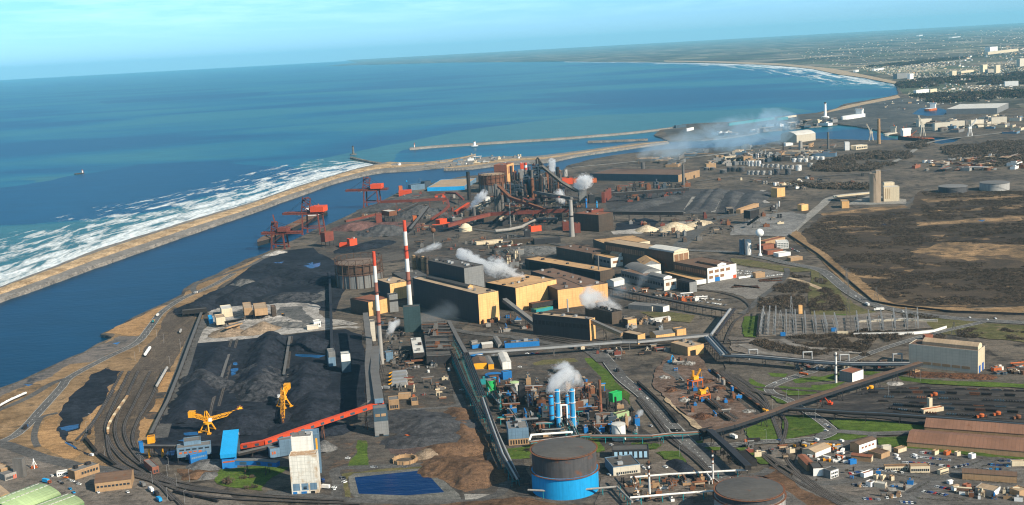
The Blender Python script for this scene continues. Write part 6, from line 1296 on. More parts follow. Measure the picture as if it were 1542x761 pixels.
for a, b, n in (((210,325),(330,345),9),((250,340),(380,362),10),((380,340),(480,352),9),((400,365),(500,380),8),((560,180),(660,192),10),((560,196),(640,202),7),((740,215),(820,205),8)): carrow('on the mill staff car parks', a, b, n, head((210,325),(330,345),U4)+1.57, U4, ['white','white','white','silver','silver','grey'])
pipe('twin fat pipes on a bridge falling towards the junction of pipe racks', [U4(540,402)+(11,), U4(432,548)+(11,)], 1.7, [C_GALV,C_STEEL], PP, 16, C_STEEL, n=2, gap=5, rack=True, name='pipe_bridge')
pipe('black pipe rack beside the mills, crossing from behind the steam', [U4(-330,240)+(10,), U4(0,312)+(10,), U4(300,372)+(10,), U4(515,408)+(10,)], 1.1, [C_STEEL,C_CONCD,C_STEEL], PP, 14, C_STEEL, n=3, gap=2.6, rack=True, name='pipe_rack')
pipe('blue black bundle of pipes descending to the grass junction', [U4(410,560)+(11,), U4(500,660)+(11,)], 1.4, [C_STEELB,C_GALV,C_STEELB,C_STEEL], PP, 10, C_STEEL, n=4, gap=3.2, rack=True, name='pipe_rack')
pipe('long dark pipe bridge running right past the thicket to the tall white vent', [U4(495,662)+(10,), U4(640,668)+(10,), U4(800,682)+(10,), U4(1010,700)+(10,), U4(1212,712)+(9,), U5(560,560)+(8,)], 1.3, [C_STEELB,C_STEEL,C_GALV,C_STEEL], PP, 22, C_STEEL, n=4, gap=2.8, rack=True, name='pipe_bridge')
def loop(label, at, T, h=12, w=7, m=C_GALV, r=.8):
 g = G(T(*at)); q = MB(); P = [(-w,0,0),(-w,0,h),(w,0,h),(w,0,0)]
 for i in range(3): q.cyl(P[i], P[i+1], r, n=10)
 for p in P[1:3]: q.ball(p, r*1.02, 5)
 inst('expansion_loop', q.me('expansion_loop', m), label, 'pipe loop', g, .0)
for l, at, T in (('silver expansion loop rising where the bridge crosses the rails', (660,690), U4), ('silver expansion loop near the tall white vent', (1180,720), U4), ('low silver loop in the middle of the long pipe bridge', (970,704), U4), ('silver loop at the right end of the long pipe bridge', (490,565), U5)): loop(l, at, T, 11, 4.5)
B('blue_tank_house', 'red brick block beside the tall blue tank', 'building', V2(40,520), V2(45,527), V2(64,522), 9, C_BRICK, C_ROOFD)
tank('tall blue tank beside its white twin near the ball water tower', (976,660), 8, 23, [C_BLUEG,C_ROOFG], V1)
def emblem_tank():
 t = tank('tall white tank with a grey blot emblem near the ball water tower', (1012,664), 9, 23, [C_TANKW,C_ROOFW], V1); r = t.dimensions.x/2; q = MB()
 for k, (a, z, s) in enumerate(((0,.62,1.6),(.1,.5,1.5),(-.1,.55,1.4),(.16,.42,1.0))):
  th = -math.pi/2+.35+a; q.cyl((math.cos(th)*r*.97, math.sin(th)*r*.97, t.dimensions.z*z), (math.cos(th)*(r+.1), math.sin(th)*(r+.1), t.dimensions.z*z), s*1.2, n=14)
 o = q.obj('emblem', C_BLUED, t)
emblem_tank()
def ball_tower(label, base, top, T, rpx, m, m2):
 g = G(T(*base)); h = zat(g, T(*top)[1]); r = rpx*mpp(g); t = thing('water_tower', label, 'water tower', g); q = MB(); q.lathe([(r*.55,0),(r*.5,1.5),(r*.22,5),(r*.2,h-2*r),(r*.45,h-1.8*r)], 20); q.obj('shaft', m2, t); q = MB(); q.ball((0,0,h-r), r, 14); q.obj('ball_tank', m, t)
ball_tower('white ball water tower on a slender white stem', (1078,665), (1078,510), V1, 6.2, C_WH, C_WH)
ball_tower('small rusty ball tank on a pole behind the striped chimneys', (846,745), (840,590), Y4, 4, C_RUST, C_CONCD)
for a in (('office_block','white three storey office by the works gate',(205,488),(212,500),(262,492),-9,C_WHITE,C_ROOFW,3),('shed','red brown long shed behind the white works office',(140,500),(150,508),(206,498),7,C_BRICK,C_ROOFR,0),('shed','second red brown shed nearer the ball water tower',(160,520),(170,528),(240,520),6,C_BRICK,C_ROOFB,0),('shed','orange roofed shed above the white works office',(150,480),(160,488),(250,466),7,C_BRICKT,C_ROOFR,0),('shed','low tan shed at the corner of the works gate',(270,552),(275,558),(330,550),5,C_BRICKT,C_ROOFT,0),('site_cabin','white cabin in front of the red brown sheds',(215,530),(220,538),(275,530),5,C_WH,C_ROOFW,0)):
 B(a[0], a[1], 'building', *a[2:8], T=V2, wins=(('R',7,.04,.96,.2,.35),('R',7,.04,.96,.5,.65),('R',7,.04,.96,.8,.92)) if a[8] else ())
carrow('at the works gate offices', (275,500), (310,515), 6, .4, V2)
# ================================================================== north: quay, ore stockyards, blast furnaces, tank farm
def stacker_u(label, base, T, hpx_, boomL, backL, az, red, cabin=True):
 """quay unloader: two portal frames across rails, long boom over the water, machine house, mast and stays"""
 g = G(T(*base)); h = hpx(g, hpx_); t = thing('ship_unloader', label, 'crane', g, az); zb = h*.56; w_ = h*.20; d = h*.26
 q = MB()
 for x in (-d, d):
  for y in (-w_, w_): q.bar((x, y, 0), (x*.85, y*.9, zb), 2.4, 2.4); q.box(x-1.6, x+1.6, y-3, y+3, 0, 1.8)
  q.bar((x, -w_, zb*.3), (x, w_, zb*.3), 1.3); q.bar((x*.85, -w_*.9, zb), (x*.85, w_*.9, zb), 1.5)
 for y in (-w_, w_): q.bar((-d, y, zb*.32), (d, y, zb*.32), 1.6, 1.8); q.bar((-d, y, zb*.34), (d*.85, y*.9, zb), .9); q.bar((-d*.85, y*.9, zb), (d*.85, y*.9, zb), 1.6, 2)
 q.obj('portal', C_RED, t)
 q = MB(); lattice(q, (-boomL, 0, zb+1.5), (backL, 0, zb+1.5), w_*1.2, 3.0, 22, 1.2); q.bar((-boomL, 0, zb+1), (backL, 0, zb+1), w_*.5, .5); q.obj('boom', C_RED, t)
 q = MB(); lattice(q, (-d*.8, 0, zb), (-d*.5, 0, h), w_*1.1, 2.5, 5, 1.3); q.box(-d*.5-2.5, -d*.5+2.5, -w_*.6, w_*.6, h-1.2, h+.6); q.obj('mast', C_RED, t)
 q = MB(); q.box(d*.05, d*1.5, -w_*.95, w_*.95, zb+4, zb+4+h*.15); q.obj('machine_house', C_REDB if red else C_RED, t)
 q = MB()
 for s in (-.6, .6): q.bar((-d*.5, s*w_, h), (-boomL*.85, s*w_, zb+3), .35); q.bar((-d*.5, s*w_, h), (backL*.9, s*w_, zb+3), .35)
 q.obj('stay', C_STEEL, t)
 if cabin: q = MB(); q.box(-d*1.8, -d*1.3, -1.5, 1.5, zb-3.5, zb-.4); q.obj('cab', C_WH, t)
 return t
qd = head((450,358),(519,327)); qaz = qd
q0 = G(*Z2(700,460)); q1 = G(*Z2(360,610))
stacker_u('tall red quay unloader with its machine house above the ship', (705,470), Z2, 54, 58, 24, qaz, True)
stacker_u('lower red quay unloader at the bow of the moored ship', (320,640), Z2, 40, 32, 44, qaz, False)
stacker_u('red quay unloader standing alone farther up the channel', (262,388), Y4, 44, 58, 38, qaz+.05, True)
conveyor('raised red bow arm standing at the moored ship', [(292,480,14),(236,268,38)], 2, 2, C_RED, C_RED, Z2, 99, legs=False, name='raised_boom', cat='crane arm')
def ship(label, bow, stern, T, beam, mhull, deck, house, hh=8, hold=True, z=WZ, name='cargo_ship', househ=18):
 a = G(*T(*bow), z); b = G(*T(*stern), z); d = (b-a); L_ = d.length; t = thing(name, label, 'ship', (a.x, a.y, z), math.atan2(d.y, d.x)); o = beam/2
 pl = [(0,0),(L_*.06,-o*.7),(L_*.14,-o),(L_*.95,-o),(L_,-o*.6),(L_,o*.6),(L_*.95,o),(L_*.14,o),(L_*.06,o*.7)]
 q = MB(); q.prism(pl, -1.5, hh, 0, 1); q.obj('hull', [mhull, deck], t)
 if hold:
  for i in range(6): q = MB(); x = L_*(.16+i*.1); q.box(x, x+L_*.07, -o*.6, o*.6, hh, hh+1.8); q.obj('hatch', C_ROOFB if i % 2 else C_RUST, t)
 q = MB(); x = L_*.8; q.box(x, x+L_*.09, -o*.85, o*.85, hh, hh+househ*.7); q.box(x+1, x+L_*.06, -o*1.05, o*1.05, hh+househ*.7, hh+househ*.9); q.obj('wheelhouse', house, t)
 q = MB(); q.cyl((x+L_*.11, 0, hh), (x+L_*.115, 0, hh+househ*1.05), 2.2, 1.8, 12); q.cyl((x+2, 0, hh+househ*.9), (x+2, 0, hh+househ*1.4), .3, n=6); q.obj('funnel', C_ORANGE, t)
 return t
ship('black hulled bulk carrier moored under the red unloaders', (388,371), (488,322), PP, 27, C_SOOT, C_ROOFB, C_WH)
ship('small fishing boat far out on the open sea', (112,263.2), (126,261.5), PP, 9, C_STEEL, C_RUST, C_WH, 3, False, name='fishing_boat', househ=9)
ship('dark barge lying against the dike', V6(432,583), V6(465,579), PP, 7, C_STEEL, C_CONCD, C_CONCD, 2, False, name='barge', househ=2)
ship('small white vessel at the head of the sea jetty', (618,225.3), (625,224.8), PP, 14, C_WH, C_WH, C_WH, 6, False, name='vessel', househ=14)
ship('white ferry in the far harbour by the lighthouse', V4(178,690), V4(292,672), PP, 30, C_WH, C_WH, C_WH, 16, False, name='ferry', househ=22)
ship('orange and white ship berthed in the far dock', V4(655,640), V4(700,634), PP, 28, C_ORANGE, C_WH, C_WH, 12, False, name='cargo_ship', househ=24)
ship('grey naval vessel in the far dock', Y7(190,440), Y7(280,425), PP, 20, C_PALEC, C_PALEC, C_PALEC, 7, False, name='naval_ship', househ=22)
ship('black and orange ship with a white superstructure in the inner dock', Y7(620,500), Y7(330,470), PP, 30, C_STEEL, C_ORANGE, C_WH, 12, True, househ=26)
for i in range(3): heap(('white limestone heap by the dark northern quay','pale dust heap behind the white quay heap','grey spill on the northern quay')[i], [Z2(300-i*90,690+i*26)], 17-i*4, 5-i, M_PALE if i < 2 else M_GREYP, name='stock_heap', seed=50+i)
def lighthouse(label, base, hp, T, d0, m, cap=C_STEEL, name='lighthouse', plinth=None):
 g = G(*T(*base), 0); h = hpx(g, hp); t = thing(name, label, 'lighthouse', g); q = MB(); q.lathe([(d0*.5,0),(d0*.42,h*.3),(d0*.36,h*.86),(d0*.5,h*.87),(d0*.5,h*.89)], 20); q.obj('tower', m, t)
 q = MB(); q.lathe([(d0*.3,h*.89),(d0*.3,h*.96),(d0*.1,h),(.01,h*1.01)], 14); q.obj('lantern', cap, t)
 if plinth: q = MB(); q.lathe([(d0*plinth,0),(d0*plinth*.9,h*.08),(d0*.4,h*.1)], 16); q.obj('plinth', m, t)
lighthouse('tall white lighthouse beyond the far harbour', (1459,278), 24, V3, 12, C_WH, C_STEEL, plinth=1.3)
lighthouse('brown stone beacon at the tip of the dark groyne', (155,352), 13.5, V5, 9, C_CONCD, name='beacon', plinth=1.4)
lighthouse('small white beacon halfway along the sea jetty', (1034,290), 7.5, V5, 11, C_WH, C_STEEL, plinth=1.2, name='beacon')
lighthouse('stubby white beacon on the sandy end of the dike', (489,435), 5, V5, 13, C_WH, C_WH, name='beacon')
lighthouse('small stone light at the end of the harbour spit', (1012,358), 4, V5, 7, C_CONC, C_STEEL, name='beacon')
for l, r_, w_, h_, m, s in (('grey ore cone under the red hooped conveyor', [Y4(700,470)], 62, 24, 'g', 60), ('red ore ridge behind the tall orange machine', [Y4(60,600), Y4(170,580)], 42, 13, 'r', 61), ('broad grey ore heap right of the red ore ridge', [Y4(330,640), Y4(430,640)], 50, 18, 'g', 62), ('low dark ore bank at the quay', [Y4(250,420), Y4(480,340), Y4(640,290)], 34, 9, 'g', 63), ('red ore bed in front of the steel frame', [Y4(380,570), Y4(620,570)], 34, 8, 'r', 64), ('dark ore heap beside the orange red hopper house', [Y4(900,600), Y4(1050,560)], 30, 9, 'd', 65), ('dark ore bank under the pale curved pipe', [Z3(200,600), Z3(420,620)], 30, 6, 'd', 66), ('dark round mound between the furnaces and mills', [U7(620,640), U7(720,640)], 46, 10, 'g', 67), ('dark ore ridge north of the gasholder', [U6(560,520), U6(720,480)], 34, 8, 'd', 68)):
 heap(l, r_, w_, h_, {'g': M_GREYP if s in (67,) else gmat('ore_heap_grey', (.045,.045,.05), (.10,.098,.098), None, .02, .12, bump=.4), 'r': gmat('ore_heap_red', (.085,.045,.04), (.17,.095,.085), None, .02, .12, bump=.4), 'd': M_COALP}[m], name='ore_heap', seed=s, gully=.2)
conveyor('long iron red bridge conveyor over the ore stockyard', [(335,355,22),(640,345,22),(970,325,22)], 6, 5, C_RED, C_RED, Y4, 70, C_RED)
conveyor('iron red hooped conveyor bending round the grey ore cone', [(975,330,20),(990,390,18),(940,440,14),(820,520,8)], 4, 3.5, C_RED, C_RED, Y4, 40, C_RED)
conveyor('iron red arched conveyor behind the ore cone', [(860,290,12),(960,265,16),(1060,270,16),(1130,330,10)], 4, 3.5, C_RED, C_RED, Y4, 40, C_RED)
conveyor('dark inclined conveyor across the face of the ore cone', [(500,455,8),(690,370,22)], 5, 4, C_STEEL, C_BELT, Y4, 40)
conveyor('dark stacker arm lying over the ore heap by the red hooped conveyor', [(620,620,6),(790,400,22)], 5, 4, C_STEEL, C_BELT, Y4, 50)
conveyor('iron red conveyor running along the quay to the steel frame', [(0,540,7),(180,500,8),(300,470,8)], 5, 4, C_RED, C_RUST, Y4, 30)
conveyor('bright iron red gallery climbing to the smoking stack', [(1050,470,16),(1180,385,28)], 7, 7, C_RED, C_REDB, Y4, 40)
conveyor('longest iron red gallery sweeping across the front of the furnaces', [Z3(-40,660)+(10,), Z3(150,605)+(14,), Z3(340,557)+(18,), Z3(560,545)+(20,), Z3(1040,525)+(22,)], 8, 6, C_RED, C_RED, PP, 60)
conveyor('iron red gallery falling from the black stoves to the sweeping gallery', [Z3(415,310)+(52,), Z3(520,410)+(36,), Z3(690,470)+(30,), Z3(840,520)+(22,)], 6, 5, C_RED, C_RUST, PP, 60)
conveyor('skip bridge rising from the right to the top of the blast furnace', [Z3(1105,350)+(22,), Z3(960,265)+(50,), Z3(790,125)+(92,)], 7, 5, C_CONCD, C_BELT, PP, 70)
conveyor('dark level gallery running from the furnace to the concrete chimney', [Z3(730,360)+(28,), Z3(1060,415)+(26,)], 6, 5, C_CONCD, C_BELT, PP, 50)
pipe('pale curved pipeline sweeping to the sinter house', [Z3(385,692)+(6,), Z3(500,680)+(6,), Z3(620,655)+(7,), Z3(690,610)+(7,), Z3(760,588)+(7,), Z3(930,580)+(8,)], 3.0, C_CONC, PP, 22, C_CONCD, n=1)
B('screening_tower', 'square red brown screening tower on legs by the quay', 'tower', Z2(826,620), Z2(840,632), Z2(940,610), -22, C_RED, C_RUST, legs=10)
B('hopper_house', 'bright red machine tower above the rusty gasholder', 'tower', Y4(38,790), Y4(46,800), Y4(118,790), -15, C_REDB, C_REDB, vents=2)
B('hopper_house', 'orange red hopper house with stepped roof at mid stockyard', 'building', Y4(898,590), Y4(906,600), Y4(975,585), -13, C_REDB, C_REDB)
B('hopper_house', 'lower orange red wing stepped off the hopper house', 'building', Y4(970,580), Y4(974,584), Y4(1003,578), -6, C_REDB, C_REDB)
B('frame_house', 'rusty open steel frame house with pale roof sheets', 'building', Y4(352,540), Y4(425,552), Y4(525,545), 24, C_RUST, C_ROOFW, legs=15)
B('red_house', 'dark red brick block by the steel frame house', 'building', Y4(292,545), Y4(298,556), Y4(352,548), 20, C_RED, C_RUST)
B('orange_machine', 'orange red machine house on the quay head', 'machine', Y4(505,285), Y4(512,295), Y4(632,288), 13, C_REDB, C_REDB)
B('orange_machine', 'small orange cabin on top of the quay head machine', 'machine', Y4(510,262), Y4(515,268), Y4(548,264), 18, C_ORANGE, C_ORANGE)
B('red_house', 'small red machine shed at the foot of the gasholder frame', 'building', Y4(-60,770), Y4(-55,780), Y4(20,776), 7, C_REDB, C_REDB)
B('hopper_house', 'orange red leg house standing before the ore cone', 'building', Y4(645,560), Y4(650,570), Y4(685,560), 18, C_ORANGE, C_RUST)
B('hall', 'large warehouse with a tan roof and blue walls on the channel bank', 'warehouse', Y4(820,222), Y4(1140,230), Y4(1252,152), 9, C_BLUEL, C_ROOFT, wall2=C_BLUEG)
B('shed', 'grey blue sheds on the channel bank left of the tan roofed warehouse', 'building', Y4(620,225), Y4(628,235), Y4(760,222), 13, C_BLUEG, C_BLUED)
B('shed', 'dark crane house on the bank between blue sheds and warehouse', 'building', Y4(755,215), Y4(760,222), Y4(820,212), 18, C_STEELB, C_BLUED)
ball_tower('small blue light mast on the channel bank', (590,225), (590,140), Y4, 1.2, C_BLUEL, C_BLUED)
mast('blue lattice loading tower on the channel bank', (710,160), 7, Y4, 'loading_tower', C_BLUEG, 8)
chimney('dark furnace lattice stack with a smoking neighbour', (158,420), 43, 9, 8, [(.1,C_SOOT),(1,C_STEEL)], Z3)
chimney('grey smoking stack in front of the arched conveyor', (205,635), 26, 7, 6, [(1,C_CONCD)], Z3)
chimney('short dark stack beside the grey smoking one', (175,560), 14, 7, 6, [(1,C_STEEL)], Z3)
tank('dusty cream storage dome at the end of the sweeping gallery', (125,700), 20, 6, [C_CREAM,C_CREAM], Z3, 'storage_dome', rr=.6)
B('stock_house', 'brick red stock house with an ochre window wall above the gasholder', 'building', Z3(400,280), Z3(495,285), Z3(556,262), -30, C_BRICK, C_ROOFR, wall2=C_GOLD, wins=(('R',5,.1,.9,.55,.9,C_BRICK,.6),), vents=4)
gasholder('grey furnace gasholder with a rust orange band below the brick red stock house', (365,355), 40, 12, 14, C_GREYC, C_RUST, C_ROOFT, Z3, 26, 28)
B('white_house', 'small white house right of the steaming grey stack', 'building', Z3(295,435), Z3(300,442), Z3(342,438), 11, C_WHITE, C_ROOFW)
for l, x, y, hp, d in (('thick black stove stack at the foot of the red gallery, leftmost', 400,545,46,9), ('thick black stove stack beside its taller left neighbour', 420,545,38,10), ('thinner black stove stack right of the thick pair', 452,540,28,8), ('slim pale pole stack before the sweeping red gallery', 521,655,36,3), ('short pale pole stack right of the slim pale one', 550,605,13,3), ('tall dark stack in front of the blast furnace', 718,410,44,7), ('black stack with a red and white banded head on the furnace', 662,300,36,9)):
 chimney(l, (x,y), hp, d, d*.8, [(.1,C_CHR),(.2,C_WHR),(.3,C_CHR),(1,C_CONCD)] if 'banded' in l else [(1, C_CONC if 'pale' in l else C_CONCD)], Z3, plat=(.6,) if d > 5 else ())
chimney('tall grey concrete chimney in front of the sinter house', (1063,740), 55, 9.5, 6.5, [(.42,C_CONC),(.46,C_STEEL),(1,C_CONC)], Z3, plat=(.56,))
chimney('grey concrete chimney rising behind the long brown shed', V1(412,208), 20.5, 12, 9, [(1,C_CONCD)])
chimney('dark thin chimney at the end of the long brown shed', V1(642,275), 35, 7, 5.5, [(1,C_CONCD)])
def furnace(label, base, hp, T, r, seed):
 """blast furnace: hearth and stack, tower floors on columns, uptakes and downcomer, dust catcher"""
 g = G(T(*base)); h = hpx(g, hp); t = thing('blast_furnace', label, 'blast furnace', g); rr = random.Random(seed)
 q = MB(); q.lathe([(r*.9,0),(r,h*.12),(r*1.1,h*.2),(r*1.1,h*.26),(r*.7,h*.55),(r*.6,h*.62)], 24); q.obj('furnace_stack', C_RUST, t)
 q = MB(); s = r*1.9
 for x in (-s, 0, s):
  for y in (-s, s): q.bar((x,y,0), (x*.7,y*.7,h*.8), 1.6)
 for k in range(9):
  z = h*(.1+k*.085); f = 1-.3*z/h/.8; q.box(-s*f-2, s*f+2, -s*f-2, s*f+2, z, z+.7)
  for e in range(6): q.box(*(lambda x, y: (x, x+rr.uniform(2,7), y, y+rr.uniform(2,6)))(rr.uniform(-s, s*.5)*f, rr.uniform(-s, s*.5)*f), z+.7, z+rr.uniform(3,7))
 for k in range(8):
  z0 = h*(.1+k*.085); z1 = z0+h*.085; u = 1 if k % 2 else -1; q.bar((-s*u,-s,z0), (s*u,-s,z1), .7); q.bar((s,-s*u,z0), (s,s*u,z1), .7)
 q.obj('tower_frame', C_STEELB, t)
 q = MB()
 for a in (0.6, 2.2, 3.8, 5.3): q.cyl((math.cos(a)*r*.5,math.sin(a)*r*.5,h*.6), (math.cos(a)*r*.5,math.sin(a)*r*.5,h*.95), 1.6, n=10); q.cyl((math.cos(a)*r*.5,math.sin(a)*r*.5,h*.95), (0,0,h), 1.5, n=8)
 q.cyl((0,0,h), (r*2.8,-r*1.2,h*.55), 2.0, n=12); q.obj('downcomer', C_STEEL, t)
 q = MB(); q.lathe([(1.5,h*.12),(4,h*.2),(5,h*.26),(5,h*.5),(2,h*.58)], 18, 0, (r*2.8,-r*1.2)); q.obj('dust_catcher', C_STEEL, t)
 q = MB()
 for i in range(3): q.lathe([(4.4,0),(4.4,h*.45),(3.4,h*.5),(.01,h*.52)], 18, 0, (-r*2.4+i*1.5,-r*1.5-i*11))
 q.obj('hot_stoves', C_STEELB, t)
 q = MB()
 for i in range(14):
  x, y = rr.uniform(-s*2, s*2), rr.uniform(-s*1.6, s); q.bar((x,y,0), (x,y,h*rr.uniform(.15,.5)), rr.uniform(1.5,5))
 q.obj('ancillary_towers', rr.choice([C_DARKC, C_STEEL]), t)
 return t
furnace('largest blast furnace tower, dark and tangled, at the top of the skip bridge', (775,385), 58, Z3, 9, 1)
furnace('dark blast furnace tower left of the largest one', (690,390), 40, Z3, 8, 2)
furnace('low dark furnace group above the red falling gallery', (560,420), 30, Z3, 8, 3)
furnace('blue grey furnace frame under the skip bridge', (890,380), 24, Z3, 8, 4)
r_ = random.Random(8)
for i in range(72):
 p = rand_in([Z3(380,430),Z3(480,300),Z3(640,300),Z3(780,240),Z3(960,330),Z3(1060,440),Z3(960,480),Z3(640,480)], r_); vessel('dark furnace side tower or uptake pipe', p, r_.uniform(1.5,5), r_.uniform(8,34) if p[0] < 798 else r_.uniform(12,46), r_.choice([C_STEEL,C_STEELB,C_DARKC,C_SOOT,C_RUST,C_CONCD]), PP, 'towers and uptakes among the furnaces')
for i in range(26):
 p = rand_in([Z3(330,440),Z3(500,330),Z3(760,300),Z3(1000,360),Z3(1250,430),Z3(1000,500),Z3(560,500)], r_); e = (p[0]+r_.choice((-1,1))*r_.uniform(8,26), p[1]+r_.uniform(-6,4)); conveyor('dark inclined duct or belt among the furnaces', [p+(r_.uniform(4,16),), e+(r_.uniform(18,46),)], r_.uniform(2,4), r_.uniform(2,3.5), r_.choice([C_STEEL,C_DARKC,C_RUST,C_STEELB,C_RED]), None, PP, 50, group='ducts and belts among the furnaces')
for l, a, b, c, h, m, r_ in (('dark cast house with grey roof between the furnaces', (470,400),(500,425),(660,415),20,C_DARKC,C_ROOFD), ('dark cast house in front of the largest blast furnace', (700,400),(720,425),(860,410),18,C_DARKC,C_ROOFD), ('grey block with lighter window wall behind the furnaces', (585,240),(592,252),(655,246),26,C_GREYC,C_ROOFG), ('bright red box house on the grey window block', (608,205),(612,212),(640,208),34,C_REDB,C_REDB), ('dark red slab house behind the stove stacks', (535,245),(540,252),(575,246),24,C_RED,C_RUST), ('orange red long house by the grey silos', (970,275),(978,285),(1070,280),15,C_REDB,C_RUST), ('second orange red house right of the silos', (1070,265),(1075,272),(1145,268),11,C_ORANGE,C_RUST), ('orange house at the far right of the silo group', (1225,262),(1230,268),(1280,264),10,C_ORANGE,C_RUST), ('grey granulation house with blue supports right of the skip bridge', (1118,430),(1125,442),(1192,436),26,C_GREYC,C_ROOFG), ('dark brown house on the slope behind the granulation house', (1205,440),(1215,450),(1260,444),18,C_DARKC,C_ROOFD), ('big brown sinter house with a stepped red roof', (1080,680),(1300,700),(1345,665),-25,C_BROWNC,C_ROOFR), ('red brown penthouse on top of the sinter house', (1232,660),(1240,672),(1345,655),34,C_RED,C_ROOFD), ('red brown block left of the concrete chimney', (975,680),(982,690),(1035,682),16,C_RED,C_RUST), ('red block right of the concrete chimney', (1080,700),(1086,710),(1135,702),17,C_RED,C_RUST), ('orange red shed standing alone on the dark yard', (696,690),(702,700),(794,690),-8,C_REDB,C_ORANGE), ('black house beside the lone orange red shed', (640,740),(646,750),(695,742),12,C_DARKC,C_ROOFD), ('dark red slanted conveyor house at the right of the granulation', (1345,430),(1352,445),(1410,400),22,C_RED,C_RUST), ('dark brown plant house under the sweeping gallery', (280,615),(286,625),(420,615),14,C_BROWNC,C_ROOFB), ('second dark plant house right under the gallery', (440,640),(446,650),(500,640),10,C_DARKC,C_ROOFB), ('grey house beside the cream dome', (5,620),(10,628),(92,618),11,C_CONCD,C_ROOFG)):
 B('plant_house', l, 'building', Z3(*a), Z3(*b), Z3(*c), h, m, r_, vents=2)
for i, x in enumerate((922,952,1003)): tank(('slim white silo, left of three by the skip bridge','grey silo in the middle of three by the skip bridge','widest grey silo, right of three by the skip bridge')[i], (x,210+i*2), 3+2*i, 9+i, [C_TANKW if i == 0 else C_TANKG, C_ROOFG], Z3, 'silo')
vessel('bright blue vertical vessel on the sinter house roof edge', (1281,495), 2.4, 12, C_BLUEL, Z3); vessel('blue support column under the granulation house', (1188,490), 3, 15, C_BLUE, Z3)
B('ochre_house', 'long black sheds on the open yard behind the mills', 'building', U7(690,595), U7(700,602), U7(850,590), 9, C_DARKC, C_ROOFD)
B('ochre_house', 'dark shed left of the long black sheds', 'building', U7(560,590), U7(566,596), U7(690,592), 8, C_BROWNC, C_ROOFD)
train('red and white wagon in the string on the open yard', [U7(475,622),U7(625,605)], 8, 'hopper', C_RED, PP, mats=[C_RED,C_WH,C_RUST])
B('tan_house', 'pale cabin row on the open yard by the steam', 'building', U7(365,600), U7(370,605), U7(520,590), 5, C_CREAM, C_ROOFT)
def clutter(label, group, poly, T, n, s=(3,9), hh=(3,9), ms=None, seed=1, name='plant_hut', rz=None):
 r = random.Random(seed); ms = ms or [C_CONCD, C_STEEL, C_BROWNC, C_GREYC, C_RUST, C_RED, C_CREAM, C_DARKC]
 for i in range(n):
  x, y = rand_in(poly, r); g = G(T(x,y)); q = MB(); a, b, h = r.uniform(*s), r.uniform(*s), r.uniform(*hh); k = r.random()
  if k < .55: q.box(-a,a,-b*.6,b*.6,0,h,0,1); q.box(-a*.4,a*.1,-b*.3,b*.3,h,h+h*.35,0,1)
  elif k < .75:
   for e in range(2): q.cyl((e*a*.9-a*.4,0,0),(e*a*.9-a*.4,0,h*1.2),a*.38,n=12,m=0,mt=1)
   q.box(-a*.6,a*.8,-a*.5,-a*.42,h*.6,h*.7,1)
  else:
   for sx in (-a,a):
    for sy in (-b*.4,b*.4): q.bar((sx,sy,0),(sx,sy,h),.5,.5,0)
   q.box(-a*1.1,a*1.1,-b*.5,b*.5,h,h+1.2,1); q.cyl((-a*1.6,0,h+1.8),(a*1.6,0,h+1.8),.7,n=8,m=0)
  inst(name, q.me(name, [r.choice(ms), r.choice([C_ROOFG,C_ROOFD,C_ROOFB,C_ROOFT])]), label, 'plant unit', (g.x,g.y,0), (qaz+.3 if rz is None else rz)+r.choice((0,1.57)), group)
clutter('small dark plant unit crowding the foot of the furnaces', 'small plant around the furnaces', [Z3(60,470),Z3(400,450),Z3(900,420),Z3(1300,470),Z3(1040,620),Z3(600,640),Z3(100,620)], PP, 70, (3,8), (3,11), seed=2)
clutter('small rusty plant unit on the ore stockyard', 'small plant on the ore stockyard', [Y4(30,540),Y4(330,360),Y4(700,260),Y4(1180,300),Y4(1180,560),Y4(600,720),Y4(200,700)], PP, 46, (3,8), (3,8), [C_RED,C_RUST,C_CONCD,C_STEEL,C_REDB,C_CONC], seed=3)
clutter('small hut or tank on the open yard behind the steel shop', 'huts on the open yard behind the steel shop', [U7(30,590),U7(250,560),U7(700,560),U7(800,640),U7(560,690),U7(250,660),U7(60,640)], PP, 46, (2,6), (2.5,6), seed=4)
clutter('small unit between the ore yard lanes and stone yard', 'small plant around the stone yard', [V1(230,420),V1(500,440),V1(800,440),V1(1180,390),V1(1200,500),V1(900,560),V1(640,590),V1(400,560)], PP, 50, (3,7), (3,8), seed=5)
clutter('small dark unit behind the sinter house', 'small plant behind the sinter house', [V1(200,300),V1(460,250),V1(680,270),V1(660,330),V1(300,360)], PP, 46, (3,9), (4,12), [C_STEEL,C_DARKC,C_STEELB,C_RUST,C_RED], seed=6)
clutter('small shed on the strip in front of the ochre melt shop', 'sheds in front of the melt shop', [U3(0,480),U3(150,440),U3(300,480),U3(300,530),U3(100,540)], PP, 22, (2,5), (2.5,5), [C_RUST,C_BLUE,C_CONC,C_STEEL,C_ORANGE], seed=7)
clutter('small machine on the mill side yard by the steam', 'machines on the mill side yard', [Y3(500,270),Y3(760,290),Y3(1140,330),Y3(1140,370),Y3(900,350),Y3(600,300)], PP, 34, (2,6), (2.5,6), [C_STEEL,C_RUST,C_GALV,C_WH,C_ORANGE], seed=8)
clutter('small roof unit between steel shop and melt shop', 'plant between steel shop and melt shop', [U3(70,90),U3(240,80),U3(260,180),U3(100,190)], PP, 26, (3,7), (5,14), seed=9)
B('ore_shed', 'very long brown roofed ore shed with dark blue end wall', 'warehouse', V1(108,235), V1(612,245), V1(850,215), 17, C_BLUED, C_ROOFB, wall2=C_BRICKT, doors=(('R',.3,.36,.4),('R',.7,.76,.4)))
